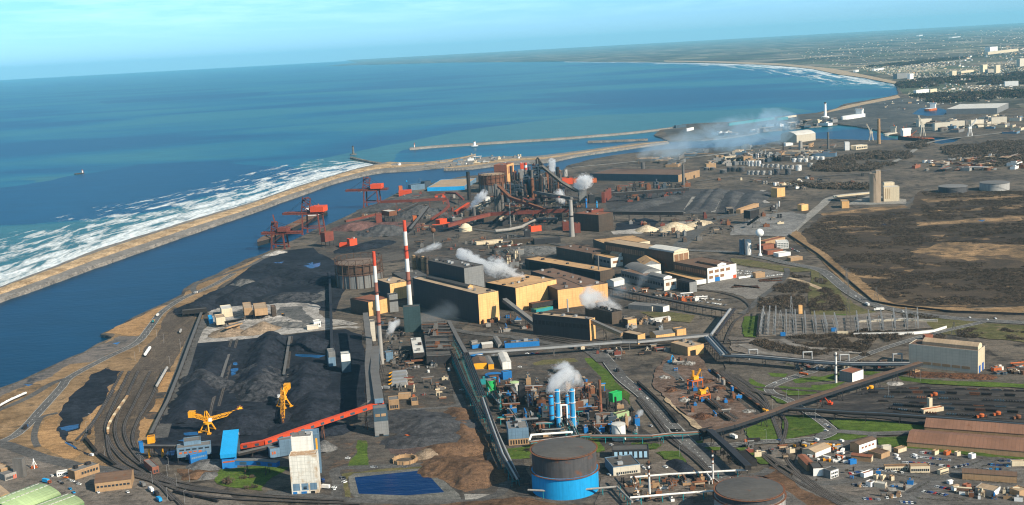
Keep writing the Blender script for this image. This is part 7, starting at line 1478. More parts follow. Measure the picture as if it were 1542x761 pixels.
for a, b, w_ in (((760,410),(840,295),24), ((690,415),(790,300),22), ((900,405),(930,310),22), ((980,400),(1060,310),30), ((320,400),(600,330),36)): heap('low dark ore bank between pale lanes, at %d paces' % w_ if 0 else ('dark ore bank %s' % {24:'third from the right in the laned yard',22:'in the middle of the laned yard',30:'at the right end of the laned yard',36:'spread left of the laned yard'}[w_])+(' near the tan mouth' if a[0] == 900 else ''), [V1(*a), V1(*b)], w_, 7, MC['ore_heap_grey'], name='ore_heap', seed=a[0])
heap('left of two cream limestone cones by the works road', [V1(435,520)], 27, 11, gmat('lime_heap', (.42,.33,.22), (.66,.54,.38), None, .02, .1, bump=.4), name='stone_heap', seed=71)
heap('right and taller of two cream limestone cones by the works road', [V1(595,515)], 34, 16, MC['lime_heap'], name='stone_heap', seed=72)
heap('long low cream stone bank right of the taller limestone cone', [V1(680,500), V1(740,478)], 24, 6, MC['lime_heap'], name='stone_heap', seed=73)
for l, p in (('far dark truss gallery over the ore lanes',(240,322,670,292)),('near dark truss gallery over the ore lanes',(200,428,640,432))): conveyor(l, [V1(*p[:2])+(14,), V1(*p[2:])+(14,)], 6, 6, C_STEEL, C_BELT, PP, 26, C_STEEL)
B('ochre_house', 'ochre block with a dark side standing on the hill by the ore lanes', 'building', Y6(580,520), Y6(600,530), Y6(665,520), -13, C_GOLD, C_ROOFT)
B('ochre_house', 'ochre house by the stone yard road bend', 'building', Y6(780,635), Y6(800,642), Y6(855,635), -9, C_GOLD, C_ROOFT)
B('ochre_house', 'small ochre gate house left of the round silo', 'building', Y6(1118,605), Y6(1130,620), Y6(1185,612), -10, C_GOLD, C_ROOFT)
B('ore_tunnel', 'tan tunnel mouth at the lower end of the ore lanes', 'building', Y6(180,662), Y6(186,668), Y6(245,664), 12, C_CONCD, C_ROOFT, doors=(('R',.1,.9,.8),))
B('ore_tunnel', 'second tan tunnel mouth with a long ochre wing', 'building', Y6(280,658), Y6(300,665), Y6(450,612), 8, C_BRICKT, C_GOLDR)
B('stone_plant', 'dark stone crushing frame by the stone yard', 'building', Y6(360,740), Y6(380,752), Y6(455,738), 24, C_STEEL, C_ROOFG, legs=10)
conveyor('dark inclined belt at the stone crushing frame', [Y6(360,760)+(3,), Y6(455,690)+(22,)], 4, 3, C_STEEL, C_BELT, PP, 30)
for i, (x, y) in enumerate(((570,640),(595,625),(615,605))): tank(('white cement silo nearest the stone crusher','grey cement silo between its neighbours','grey white cement silo farthest up the stone yard')[i], Y6(x,y), 2.6, 8, [C_TANKW if i != 1 else C_TANKG, C_ROOFG], PP, 'silo')
tank('huge round concrete silo with a flat rim', (1402,575), 16.5, 44, [mat('tan_concrete', (.44,.33,.23), .85, 0, .15, .08, 0, .5)]*2, Y6, 'silo', rr=.02)
B('lift_shaft', 'square lift shaft rising above the round concrete silo', 'tower', Y6(1404,565), Y6(1410,575), Y6(1448,570), -48, MC['tan_concrete'], C_CONC)
B('ochre_house', 'cream stepped loading building right of the round silo', 'building', Y6(1468,555), Y6(1474,566), Y6(1600,562), -22, C_CREAM, C_ROOFW, wins=(('R',3,.05,.4,.2,.9,C_BRICKT,.3),))
B('ochre_house', 'cream top storey of the stepped loading building', 'building', Y6(1470,545), Y6(1476,552), Y6(1560,548), -26, C_CREAM, C_ROOFW)
conveyor('long cream gallery running left from the round silo', [Y6(1360,500)+(6,), Y6(1150,520)+(6,), Y6(1060,532)+(5,)], 5, 3.5, C_CREAM, C_ROOFW, PP, 50)
def flat_tank(label, at, wp, hp, T, m): tank(label, at, wp, hp, [m, C_ROOFG], T, rr=.02)
flat_tank('wide dark open fuel tank on the marsh edge, left of two', (1015,248), 42, 9, V2, C_TANKB); flat_tank('wide pale fuel tank with dark rim, right of two', (1205,237), 43, 11, V2, C_TANKG)
TG = 'tanks of the far tank farm'
for y, xs, wp, hp, m, l in ((345,(370,402,440,486,545),6.5,6,C_TANKG,'squat grey tank in the front row of the tank farm'), (345,(600,690),9,9,C_TANKB,'rust streaked dark tank in the front row of the tank farm'), (300,(640,680,720),6,6,C_TANKG,'grey tank in the third row of the tank farm'), (312,(775,),9,8,C_TANKW,'pale tank at the right end of the tank farm'), (282,(870,),8,6,C_TANKG,'grey tank alone right of the pale end tank'), (275,(372,400,430,455),5,8,C_TANKW,'slim upright white tank in the middle of the tank farm'), (262,(280,305,330,352),5,4.5,C_TANKG,'low grey tank left of the slim white ones'), (285,(480,520,560,600),6,5,C_TANKG,'grey tank in the middle row of the tank farm'), (242,(740,790,835),6.5,5.5,C_TANKW,'pale tank in the back row of the tank farm'), (225,(600,640,680),5,4,C_TANKG,'small grey tank in the back row of the tank farm'), (222,(880,930,970),6,4.5,C_TANKW,'pale tank at the back right of the tank farm'), (240,(420,460,490),5,4,C_TANKG,'low tank behind the slim white ones'), (320,(215,250,310),10,6.5,C_TANKB,'wide sooty tank by the end of the long brown shed'), (310,(20,70),8,4,C_TANKB,'wide sooty tank behind the long brown shed'), (335,(160,),11,5,C_TANKB,'widest sooty tank next to the brown shed end')):
 for x in xs: tank(l, (x,y), wp, hp, [m, C_ROOFG if m is not C_TANKW else C_ROOFW], Y6, group=TG)
for x in (428,444): vessel('slender white column, one of a pair in the tank farm', (x,222), 1.7, 10, C_WH, Y6, 'white columns of the tank farm')
for l, x, y, hp, d, m in (('tall thin dark chimney over the tank farm', 1018,132,25,7,C_CONCD), ('pale thick chimney trailing smoke over the tank farm', 792,160,17,13,C_CONC), ('thin dark flare stack left of the smoking one', 650,165,15,4,C_STEEL), ('tallest pale brown chimney above the far docks', 1432,92,38,11,C_BRICKT), ('thin grey flare stack behind the slim columns', 505,190,10,3,C_GALV)): chimney(l, (x,y), hp, d, d*.75, [(1,m)], Y6)
B('dome_hall', 'large white arched store on the far harbour bank', 'warehouse', Y6(640,75), Y6(760,82), Y6(914,62), 22, C_PALEC, C_ROOFW, kind='vault', rise=10)
B('far_office', 'bright white block by the docks right of the chimney', 'building', Y6(1150,140), Y6(1156,146), Y6(1190,142), -12, C_WH, C_ROOFW)
B('far_office', 'white windowed terrace at the foot of the tall brown chimney', 'building', Y6(1236,135), Y6(1245,142), Y6(1338,132), -6, C_CREAM, C_ROOFW, wins=(('R',6,.05,.95,.3,.7),))
B('refinery_house', 'cream plant house at the left of the tank farm', 'building', Y6(168,228), Y6(175,234), Y6(260,228), -6, C_CREAM, C_ROOFT); B('refinery_house', 'rusty tan plant house beside the slim columns', 'building', Y6(318,225), Y6(325,232), Y6(398,225), -6, C_BRICKT, C_ROOFT)
B('quay_shed', 'white shed row by the far harbour', 'building', Y6(665,105), Y6(670,110), Y6(730,106), -4, C_WH, C_ROOFW)
clutter('small unit among the pipes of the tank farm', 'small plant in the tank farm', [Y6(0,240),Y6(280,200),Y6(700,170),Y6(1100,160),Y6(1150,200),Y6(700,230),Y6(400,260),Y6(0,300)], PP, 70, (5,15), (4,12), [C_STEEL,C_STEELB,C_TANKG,C_BLUED,C_CONC,C_BRICKT,C_GREYC], seed=10, name='refinery_unit')
clutter('small hut on the flats before the tank farm', 'huts before the tank farm', [Y6(0,390),Y6(500,380),Y6(1100,370),Y6(1300,350),Y6(1250,440),Y6(900,480),Y6(500,430)], PP, 34, (3,9), (2.5,6), [C_DARKC,C_WH,C_CONC,C_RUST,C_CREAM], seed=11)
clutter('low building on the harbour quays left of the furnaces', 'buildings on the harbour quay', [V5(640,440),V5(880,395),V5(1050,385),V5(1300,365),V5(1500,365),V5(1300,395),V5(1000,435),V5(830,445)], PP, 26, (5,13), (4,9), [C_WH,C_CONC,C_CREAM,C_BLUEG,C_GREYC], seed=12, name='quay_building')
clutter('long shed or store of the port, among the tank farm and docks', 'sheds of the port', [V3(20,600),V3(500,540),V3(1130,480),V3(1500,470),V3(1500,560),V3(1000,560),V3(400,640)], PP, 34, (14,34), (6,11), [C_GREYC,C_PALEC,C_BRICKT,C_BLUEG,C_CONCD], 14, 'port_shed', 1.2)
clutter('shed or stack of goods on the far right quays', 'sheds on the far right quays', [Y7(480,330),Y7(1400,260),Y7(1400,420),Y7(900,400),Y7(520,430)], PP, 36, (10,28), (6,14), [C_GREYC,C_PALEC,C_CREAM,C_BLUEG,C_CONCD], 15, 'quay_shed', .9)
clutter('low shed or yard stack on the flats right of the woods', 'sheds on the flats right of the woods', [Y7(420,690),Y7(900,640),Y7(1400,560),Y7(1400,740),Y7(500,750)], PP, 44, (6,22), (3,8), [C_CONC,C_WH,C_RUST,C_BRICKT,C_GREYC,C_BRICK], 16, 'yard_shed', .9)
clutter('block or hall on the far peninsula shore', 'halls on the far peninsula', [V3(560,420),V3(1000,350),V3(1500,290),V3(1500,330),V3(1000,380),V3(500,440)], PP, 30, (8,26), (5,12), [C_WH,C_BLUEG,C_GREYC,C_BLUED,C_CREAM], 17, 'port_hall', .6)
for x, y, w_ in ((700,385,22),(835,370,20),(1020,360,14),(560,350,14),(1200,335,22)): B('dock_shed', 'grey end walled dock shed, %s' % {700:'largest of the row across the far dock',835:'second of the row across the far dock',1020:'third of the row across the far dock',560:'leftmost of the row across the far dock',1200:'at the right end of the row across the far dock'}[x], 'warehouse', Y7(x-90,y+5), Y7(x-70,y+8), Y7(x+w_*3,y), 24, C_PALEC, C_ROOFG)
B('dock_store', 'long pale roofed store with dark lettering across the far dock', 'warehouse', Y7(765,238), Y7(1180,242), Y7(1280,195), 20, C_GREYC, C_ROOFW)
B('dock_store', 'pale block rising behind the long lettered store', 'building', Y7(995,190), Y7(1000,195), Y7(1068,190), -6, C_PALEC, C_ROOFW)
def crane(label, base, tip, T, m):
 g = G(T(*base)); tp = T(*tip); h = zat(g, tp[1]); hr = h*.42; dx = (tp[0]-T(*base)[0])*mpp(g); t = thing('dock_crane', label, 'crane', g); q = MB()
 for sx in (-1,1):
  for sy in (-1,1): q.bar((sx*h*.12,sy*h*.12,0),(sx*h*.05,sy*h*.05,hr),h*.025)
 q.box(-h*.09,h*.09,-h*.07,h*.07,hr,hr+h*.12); q.obj('portal', m, t); q = MB(); lattice(q, (0,0,hr+h*.08),(dx+.055*h,0,h), h*.05, h*.05, 8, h*.016); q.bar((0,0,hr+h*.1),(-dx*.2,0,hr+h*.3),h*.02); q.obj('jib', m, t)
for l, b, tp, m in (('grey dock crane with a tall raised jib by the orange ship', (520,440),(475,255),C_PALEC), ('white dock crane with its jib slanting right', (940,440),(992,290),C_WH), ('pale dock crane beside the tall brown chimney', (68,480),(20,330),C_PALEC), ('small orange ship crane on the inner dock', (425,460),(468,395),C_ORANGE)): crane(l, b, tp, Y7, m)
for l, a, c, hp, T, m in (('white apartment slab on the far shore', (595,545),(670,538),8,V4,C_WH), ('white block right of the apartment slab', (675,530),(715,525),5,V4,C_CREAM), ('grey seafront blocks at the end of the bay', (485,450),(560,445),8,V4,C_GREYC), ('bright white seafront block at the end of the bay', (558,452),(582,450),8,V4,C_WH), ('tall cream town block in the haze', (800,432),(828,430),7,V4,C_CREAM), ('left of two far pale tower blocks', (975,412),(1003,410),11,V4,C_CREAM), ('right of two far pale tower blocks', (1050,418),(1077,415),12,V4,C_CREAM), ('low block linking the two far tower blocks', (1003,415),(1050,414),5,V4,C_PALEC), ('large white far off power house', (1015,295),(1062,292),7,V4,C_WH), ('long pale hall beside the far off power house', (1003,312),(1180,292),4,V4,C_CREAM), ('white crowd of blocks above the right hand docks', (1100,492),(1180,490),7,V4,C_WH), ('pale block cut by the right edge in the far town', (1185,380),(1215,378),12,V4,C_PALEC), ('long white low roof in the far fields', (800,217),(850,212),1.2,V4,C_WH), ('white sheds in the distant fields', (612,206),(635,204),1.6,V4,C_WH), ('green roofed long shed on the harbour peninsula', (760,335),(1090,290),4,V3,C_TEAL), ('second green shed at the end of the peninsula', (1110,298),(1190,290),4,V3,C_TEAL), ('pale yellow shed beyond the green peninsula sheds', (1170,280),(1250,270),2.5,V3,C_CREAM), ('dark wooded fort on the peninsula', (372,352),(450,345),4,V3,C_BLUED), ('white block on the smoking peninsula', (455,375),(505,365),4,V3,C_WH), ('cream town hall block among far roofs', (850,418),(925,410),3,V4,C_CREAM), ('white far shed near the beach dunes', (355,405),(415,396),2.5,V4,C_WH), ('white house on the dunes', (248,412),(270,410),3,V4,C_WH)):
 B('far_block', l, 'building', T(*a), T(a[0]+3,a[1]+1.5), T(*c), -hp, m, C_ROOFW if m in (C_WH,C_CREAM) else m)
r_ = random.Random(5)
for i in range(300):
 x, y = rand_in([V4(500,440),V4(900,400),V4(1212,350),V4(1300,480),V4(900,520),V4(620,540),V4(540,470)] if i < 170 else ([V4(250,400),V4(700,370),V4(1212,240),V4(1212,330),V4(800,420),V4(500,440)] if i < 260 else [V4(300,600),V4(560,560),V4(1200,520),V4(1200,560),V4(700,620),V4(420,640)]), r_)
 g = G(x, y); s = mpp(g); q = MB(); a, b, h = r_.uniform(.7,3.2)*s, r_.uniform(.5,1.4)*s, r_.uniform(.6,2.0)*s; q.box(-a,a,-b,b,0,h,0,1); q.add([(-a,-b,h),(a,-b,h),(a,b,h),(-a,b,h),(-a,0,h+b*.5),(a,0,h+b*.5)], [(0,1,5,4),(2,3,4,5),(1,2,5),(3,0,4)], 1)
 inst('town_house', q.me('town_house', [r_.choice([C_CREAM,C_PALEC,C_PALEC,C_BRICKT,C_GREYC,C_WH]), r_.choice([C_ROOFR,C_ROOFG,C_ROOFB,C_BLUEG])]), 'small pale house scattered through the hazy far town', 'house', (g.x,g.y,0), r_.uniform(0,1.5), 'houses of the far town')
def town_mass(name, label, polys, n, sd):
 r = random.Random(sd); q = MB()
 for P_ in polys:
  for i in range(n):
   x, y = rand_in(P_, r); g = G(x, y); s = mpp(g)*.5; a, b, h = r.uniform(.6,2.6)*s, r.uniform(.5,1.2)*s, r.uniform(.5,1.7)*s; k = r.choice((0,0,1,2,3)); q.box(g.x-a, g.x+a, g.y-b, g.y+b, 0, h, k, r.choice((0,1,2,3,4)))
 o = q.obj(name, [C_PALEC, C_CREAM, C_GREYC, C_BRICKT, C_ROOFB]); tag(o, label, 'town', kind='stuff')
town_mass('distant_town', 'mass of tiny far roofs and walls of the town behind the bay', [[V4(500,430),V4(800,400),V4(1212,330),V4(1300,430),V4(900,470),V4(560,470)], [V4(560,520),V4(900,490),V4(1300,470),V4(1300,560),V4(800,570),V4(540,560)], [V4(250,385),V4(560,370),V4(900,340),V4(700,400),V4(480,440)]], 800, 3)
town_mass('distant_farms', 'sprinkle of remote villages and farms on the hazy plain', [[V4(-200,300),V4(300,240),V4(1212,150),V4(1300,320),V4(700,360),V4(100,385)]], 700, 4)
# ================================================================== by-product works, gasholders, lower right
for l, x, y, wp, hp, m2 in (('plain bright blue tower, leftmost of the blue four',582,635,7.6,45,C_RUST),('taller blue tower laced with white pipe, second of the blue four',645,698,6.4,64,C_WH),('plain bright blue tower behind the white looped pipe',735,625,5.8,44,C_RUST),('tallest blue tower laced with white pipe, rightmost of the blue four',785,700,6.6,65,C_WH)): vessel(l, (x,y), wp, hp, mat('faded_tower_blue', (.03,.30,.60), .55, 0, .18, .09, .12, .35), Z1, m2=m2)
loop('white looped pipe standing between the blue towers', (700,640), Z1, 19, 2.6, C_WH, .8)
BY = 'by-product works'
tank('bright green round tank of the by-product works', (540,492), 14, 17, [C_GREEN,C_ROOFG], Z8); tank('low blue tank behind the green one', (560,392), 25, 5, [C_BLUEL,C_BLUE], Z8); tank('grey tank with a pale green rim right of the green one', (735,492), 14, 13, [C_TANKG,C_GREENL], Z8); tank('large white tank in front of the green plant frame', (731,433), 21, 24, [C_TANKW,C_ROOFW], T4)
B('plant_house', 'bright blue box house between the tanks', 'building', Z8(630,385), Z8(640,396), Z8(712,386), 8, C_BLUE, C_BLUED)
B('plant_house', 'black tower block beside the grey tank', 'tower', Z8(768,590), Z8(776,602), Z8(826,596), -28, C_DARKC, C_SOOT)
B('compressor_house', 'grey green compressor house on brick columns at the left of the blue towers', 'building', (150,415), (160,455), (265,445), -25, C_BLUEG, C_ROOFG, T4, vents=6, band=('R',0,1,.02,.4,C_BRICKT), wins=(('R',7,.05,.95,.08,.33,C_DOOR,.55),))
B('plant_house', 'dark roofed annex behind the compressor house', 'building', (145,330), (150,345), (215,335), 7, C_CONCD, C_ROOFG, T4)
B('plant_house', 'tan gabled hall behind the steaming blue towers', 'building', (590,125), (800,215), (842,205), 6, C_BRICKT, C_ROOFB, Z1, 'gable')
B('plant_house', 'grey green pump hall below the rusty chimney', 'building', (990,620), (1005,645), (1185,632), 9, C_GREYC, C_ROOFB, Z1)
B('plant_house', 'pale green house joined to the pump hall', 'building', (1190,620), (1200,640), (1320,610), 10, C_GREENL, C_ROOFB, Z1, doors=(('R',.5,.9,.6,C_GREEN),))
B('frame_tower', 'green painted plant frame tower by the rusty chimney', 'tower', (1150,480), (1165,500), (1252,475), 16, C_GREEN, C_GREEN, Z1, legs=8)
for l, x, y, hp, d, bands in (('rusty brown chimney at the right of the by-product works',1045,510,48,3.0,[(.75,C_RUST),(1,C_CHRD)]),('short black stack in the green plant frame',1108,510,20,2.4,[(1,C_SOOT)]),('black stack right of the green plant frame middle',1190,520,24,2.4,[(1,C_SOOT)])): chimney(l, (x,y), hp, d, d*.85, bands, Z1)
for l, x, y, h1 in (('rust and white banded vent pole, left of two',283,445,58),('rust and white banded vent pole, nearer the second gasholder',742,330,50)): chimney(l, (x,y), h1, 1.7, 1.5, [(.12,C_RUST),(.2,C_WH),(.3,C_RUST),(.36,C_WHR),(.4,C_RUST),(.85,C_WHR),(1,C_RUST)], Y2, 'vent_pole', plat=(.8,.92))
clutter('rusty vessel or pump skid in the tangled by-product works', BY, [T4(20,130),T4(330,110),T4(600,130),T4(800,300),T4(860,420),T4(270,410),T4(80,330)], PP, 130, (1.5,4.5), (2.5,9), [C_STEEL,C_RUST,C_SOOT,C_DARKC,C_BRICKT,C_STEELB,C_TEAL,C_GALV,C_BLUE], 21, 'process_unit')
r_ = random.Random(9); pg = [T4(30,130),T4(320,110),T4(560,140),T4(780,310),T4(840,410),T4(270,405),T4(90,330)]
for i in range(42):
 p = rand_in(pg, r_); a = r_.random() < .5; e = (p[0]+r_.uniform(12,38)*(1 if a else .35), p[1]+(-1.5 if a else r_.uniform(10,22))); z = r_.uniform(4,11)
 if inside(e, pg): pipe('dark rack of pipes threading the by-product works', [p+(z,), e+(z,)], .5, [r_.choice([C_STEEL,C_RUST,C_GALV,C_SOOT]) for _ in range(3)], PP, 7, r_.choice([C_STEEL,C_RUST,C_TEAL]), n=3, gap=1.2, rack=True, name='pipe_rack', group='pipe racks in the by-product works')
for i in range(22): vessel('dark slender column standing in the by-product works', rand_in(pg, r_), r_.uniform(1.6,4), r_.uniform(12,26), r_.choice([C_STEEL,C_RUST,C_SOOT,C_DARKC,C_GALV]), PP, BY+' columns')
pipe('white elbowed pipe along the front of the blue towers', [T4(265,425)+(4,), T4(275,397)+(6,), T4(485,382)+(6,), T4(490,400)+(3,)], 1.0, C_WH, PP, 10)
pipe('fat white pipe slanting down the left side of the by-product works', [T4(35,250)+(10,), T4(75,320)+(9,), T4(100,385)+(8,), T4(210,620)+(8,)], 1.1, C_GALV, PP, 14, C_TEAL)
pipe('rust pipe bridge crossing from works to main road', [T4(270,432)+(6,), T4(520,400)+(6,), T4(900,400)+(7,), T5(200,350)+(7,), T5(420,342)+(7,)], .7, [C_RUST,C_GALV,C_STEEL], PP, 14, C_TEAL, n=3, gap=1.5, rack=True)
gasholder('big gasholder, bright blue below and sooty rust above, at the bottom centre', (457,736), 103, 32, 30, mat('holder_blue', (.012,.30,.62), .5, 0, .12, .05, .12, .3), mat('sooty_rusty_plate', (.07,.068,.07), .7, 0, .3, .05, .5, .5), C_ROOFD, T4, 0)
gasholder('second gasholder with pale ribbed wall cut by the bottom edge', (1010,662), 107, 33, 9, C_TANKG, C_TANKB, C_ROOFD, Y2, 30)
for l, P_, m in (('rust and white pipeline on teal legs, upper of two by the vent poles', [Y2(140,285),Y2(420,262),Y2(990,230)], C_WHR),('rust and white pipeline on teal legs, lower of two by the vent poles', [Y2(140,432),Y2(450,405),Y2(745,383)], C_WHR),('dark pipeline linking the two pale ones at their left ends', [Y2(30,290),Y2(145,430)], C_STEEL),('pale pipeline passing in front of the blue gasholder', [T4(258,682),T4(420,690),T4(720,665),T4(800,745)], C_CONC)): pipe(l, [p+(6,) for p in P_], .8, m, PP, 15, C_TEAL)
B('office_block', 'flat black roofed works office with pale walls right of the blue gasholder', 'building', (658,560), (702,612), (845,598), -13, C_BLUEG, C_ROOFD, T4, wall2=C_PALEC, wins=(('R',10,.1,.9,.15,.4),), vents=2)
B('office_block', 'office with seven light blue panels behind the black roofed one', 'building', (690,500), (697,527), (886,522), -14, C_DARKC, C_ROOFD, T4, wins=(('R',7,.03,.98,.2,.85,mat('sky_blue_panel', (.33,.52,.66), .4, 0, .1, .2),.62),))
cars('beside the works offices', [(690,452,'white'),(865,575,'white'),(850,562,'silver'),(680,606,'white'),(725,606,'silver'),(970,567,'white'),(830,740,'white'),(895,353,'silver')], .5, T4)
B('shed', 'small red roofed gatehouse by the pipelines', 'hut', Y2(475,290), Y2(480,296), Y2(545,288), 3, C_BRICKT, C_ROOFR)
heap('long black coal bank beside the road before the roundabout', [Y2(470,185), Y2(540,235)], 9, 4, M_COALP, name='coal_heap', seed=80); heap('black ash strip right of the long black bank', [Y2(590,270), Y2(680,285)], 10, 2.5, M_COALP, name='coal_heap', seed=81)
conveyor('black covered conveyor running down to the second gasholder', [T5(412,352)+(8,), T5(520,450)+(8,), T5(632,560)+(8,)], 5, 3.4, C_SOOT, C_DARKC, PP, 22)
conveyor('long tan decked conveyor bridge rising right to the pale crane shed', [T5(412,350)+(8,), T5(545,318)+(9,), T5(780,240)+(9,), T5(860,205)+(9,), T5(1212,90)+(10,), Y5(960,262)+(11,)], 5, 3, C_DARKC, C_ROOFB, PP, 26)
pipe('black pipe bridge running right in front of the wagon yard', [T5(862,210)+(8,), T5(1212,232)+(8,), T6(400,240)+(8,), T6(820,270)+(8,), T6(1300,310)+(8,)], 1.2, [C_SOOT,C_STEELB,C_SOOT], PP, 24, C_STEEL, n=3, gap=2.6, rack=True, name='pipe_bridge')
B('crusher_house', 'black steel bunker house beneath the conveyor junction', 'building', T5(365,385), T5(375,400), T5(450,385), 9, C_SOOT, C_DARKC, legs=4)
B('bunker', 'open black bunkers by the rail curve', 'bunker', T5(560,490), T5(620,545), T5(680,535), 5, C_SOOT, C_SOOT)
B('crane_shed', 'big pale crane shed with a raised tan ridge and white gable', 'warehouse', Y5(893,268), Y5(1282,312), Y5(1367,287), -34, C_PALEC, C_ROOFB, wall2=C_CREAM, wins=(('L',5,.1,.8,.16,.28,C_BRICKT,.85),), doors=(('R',.12,.38,.32,C_DOORB),('R',.6,.85,.35,C_DOORB)), monitor=(.02,.82,13,6,C_ROOFT,1))
B('shed', 'dark red hut at the far corner of the pale crane shed', 'hut', Y5(978,122), Y5(985,128), Y5(1030,122), 6, C_BRICK, C_ROOFR)
B('white_hall', 'pale green hall with a bright white end by the tall white vent', 'building', Y5(492,355), Y5(575,366), Y5(637,343), -15, C_GREYC, C_ROOFR, wall2=C_WH)
chimney('tall white vent pipe with scaffold rings', Y5(483,366), 47, 2.2, 1.9, [(1,C_WHR)], PP, 'vent_stack', plat=(.3,.6,.9))
ch = head((0,300),(300,320),Z6)
for l, gr, P_, n, sd, ms in (('small dark machine or stack of gear on the black apron','gear on the black coke apron',[T3(400,110),T3(560,20),T3(740,10),T3(780,110),T3(700,170),T3(560,130)],24,51,None),('rusty frame or bin along the coke wharf','bins along the coke wharf',[Z4(250,480),Z4(400,490),Z4(520,500),Z4(690,500),Z4(640,560),Z4(420,590),Z4(240,560)],44,52,[C_STEEL,C_RUST,C_SOOT,C_CONCD,C_GALV]),('small plant unit between the grey chimney foot and the galleries','plant at the grey chimney foot',[Z4(215,260),Z4(350,250),Z4(390,480),Z4(240,560)],34,53,[C_STEEL,C_SOOT,C_BLUED,C_CONCD]),('low unit or crate on the open ground by the vent poles','units by the vent poles',[Y2(20,310),Y2(300,300),Y2(720,290),Y2(700,440),Y2(200,470)],34,54,[C_RUST,C_STEEL,C_WH,C_BRICKT]),('stacked material or hut beside the works tracks','material beside the works tracks',[U3(330,600),U3(900,640),U3(1212,600),U3(1100,640),U3(820,690),U3(560,640)],30,55,None),('heap of parts or hut along the junction verge','parts along the junction verge',[T5(560,420),T5(700,440),T5(860,420),T5(1000,420),T5(860,500),T5(700,500)],12,56,None),('bin or hut round the edges of the scrap yard','bins round the scrap yard',[Z7(20,160),Z7(260,150),Z7(420,300),Z7(700,570),Z7(420,650),Z7(200,580)],34,57,[C_RUST,C_SOOT,C_ORANGE,C_CONC,C_BLUE]),('crate, coil or hut in the pipe corridor by the tall white vent','stores in the pipe corridor',[U5(-150,560),U5(500,560),U5(540,600),U5(300,600),U5(-100,610)],34,58,None),('pale crate, trailer or hut on the lower right lots','huts on the lower right lots',[Z5(650,420),Z5(1200,560),Z5(1250,700),Z5(760,700),Z5(560,590)],14,59,[C_WH,C_CREAM,C_BRICKT,C_BLUE,C_STEEL]),('crate or trailer on the walled lot at the bottom right','crates on the walled lot',[Z6(300,560),Z6(900,600),Z6(1140,620),Z6(1100,740),Z6(600,700)],14,60,[C_WH,C_CREAM,C_BRICKT,C_BLUE,C_RUST])): clutter(l, gr, P_, PP, n, (1.2,4), (1.5,5), ms, sd, 'yard_unit', ch if sd > 58 else None)
r_ = random.Random(4); q = MB()
for x in (-7,7): lattice(q, (x,0,0), (x,0,11), .9, .9, 6, .2)
lattice(q, (-7,0,11), (7,0,11), .9, .9, 7, .2)
for x in (-4,0,4): q.cyl((x,0,8.4),(x,0,11),.25,n=6); q.cyl((x,2.5,0),(x,2.5,4.5),.3,n=6)
gm = q.me('switch_gantry', C_GALV)
for row, (a, b, n) in enumerate(((U4(705,540),U4(720,440),6),(U4(745,542),U4(755,440),6),(U4(785,545),U4(790,440),6),(U4(850,545),U4(848,460),5),(U4(905,540),U4(900,460),5),(U4(960,540),U4(955,470),5),(U4(1020,538),U4(1010,470),5),(U4(1080,535),U4(1065,480),4),(U4(1140,535),U4(1125,480),4),(U4(1260,535),U4(1250,470),4),(U4(1330,530),U4(1318,465),4),(U4(1400,525),U4(1388,460),4),(U4(1470,520),U4(1460,455),4),(U4(1540,512),U4(1532,452),4),(U4(1600,505),U4(1596,452),3))):
 A_, B_ = G(a), G(b)
 for i in range(n): inst('switch_gantry', gm, 'grey steel switchgear gantry in the transformer yard', 'gantry', A_.lerp(B_, i/(n-1)), head(a,b)+1.57, 'switchgear gantries')
for l, x, y, T, hp in (('tallest lattice mast in the transformer yard',880,545,U4,58),('shorter lattice mast in the transformer yard',817,508,U4,27),('second short lattice mast at the left of the transformer yard',716,440,U4,12)): mast(l, (x,y), hp, T, w=3)
for l, x, y, T, hp in (('power pylon by the road junction beyond the transformer yard',210,372,U5,62),('power pylon at the verge of the marsh road',200,120,U5,28),('power pylon in the thicket by the pale crane shed',812,405,U5,22),('power pylon on the marsh beside the main road',530,690,V2,26),('power pylon on the thicket path',412,660,V2,20),('power pylon far out on the brown marsh',665,740,V2,22)): mast(l, (x,y), hp, T, 'power_pylon', C_CONCD, 3.2, 3)
conveyor('white boundary wall round the transformer yard', [U5(240,402)+(0,), U5(420,398)+(0,), U5(580,394)+(0,), U5(700,382)+(0,), U5(770,360)+(0,)], .5, 3, C_WH, C_WHR, PP, 99, legs=False, name='boundary_wall', cat='wall')
conveyor('white panelled fence behind the transformer yard', [U5(262,328)+(0,), U5(520,318)+(0,), U5(640,322)+(0,), U5(720,326)+(0,)], .5, 3, C_PALEC, C_WHR, PP, 99, legs=False, name='boundary_wall', cat='wall')
conveyor('black hedge like fence at the left of the transformer yard', [U4(693,440)+(0,), U4(680,560)+(0,)], 1, 3, C_SOOT, C_SOOT, PP, 99, legs=False, name='boundary_fence', cat='fence')
conveyor('dark security fence along the marsh side of the main road', [V2(265,440)+(0,), V2(400,530)+(0,), V2(540,650)+(0,), V2(650,745)+(0,), U5(480,235)+(0,), U5(800,270)+(0,), U5(1212,285)+(0,)], .6, 2.6, C_STEEL, C_SOOT, PP, 99, legs=False, name='boundary_fence', cat='fence')
for l, x, y, c, w_ in (('small bright blue relay hut at the foot of the transformer yard',830,558,C_BLUE,9),('bright blue relay hut by the lattice mast',1120,532,C_BLUE,9),('ochre relay tower in the transformer yard',930,428,C_GOLD,7),('long ochre hut in front of the transformer yard',1170,552,C_CREAM,20)): B('relay_hut', l, 'hut', U4(x-w_*1.6,y-3), U4(x-w_*1.5,y), U4(x+w_*1.6,y-1), 10 if 'tower' in l else 4, c, C_ROOFG)
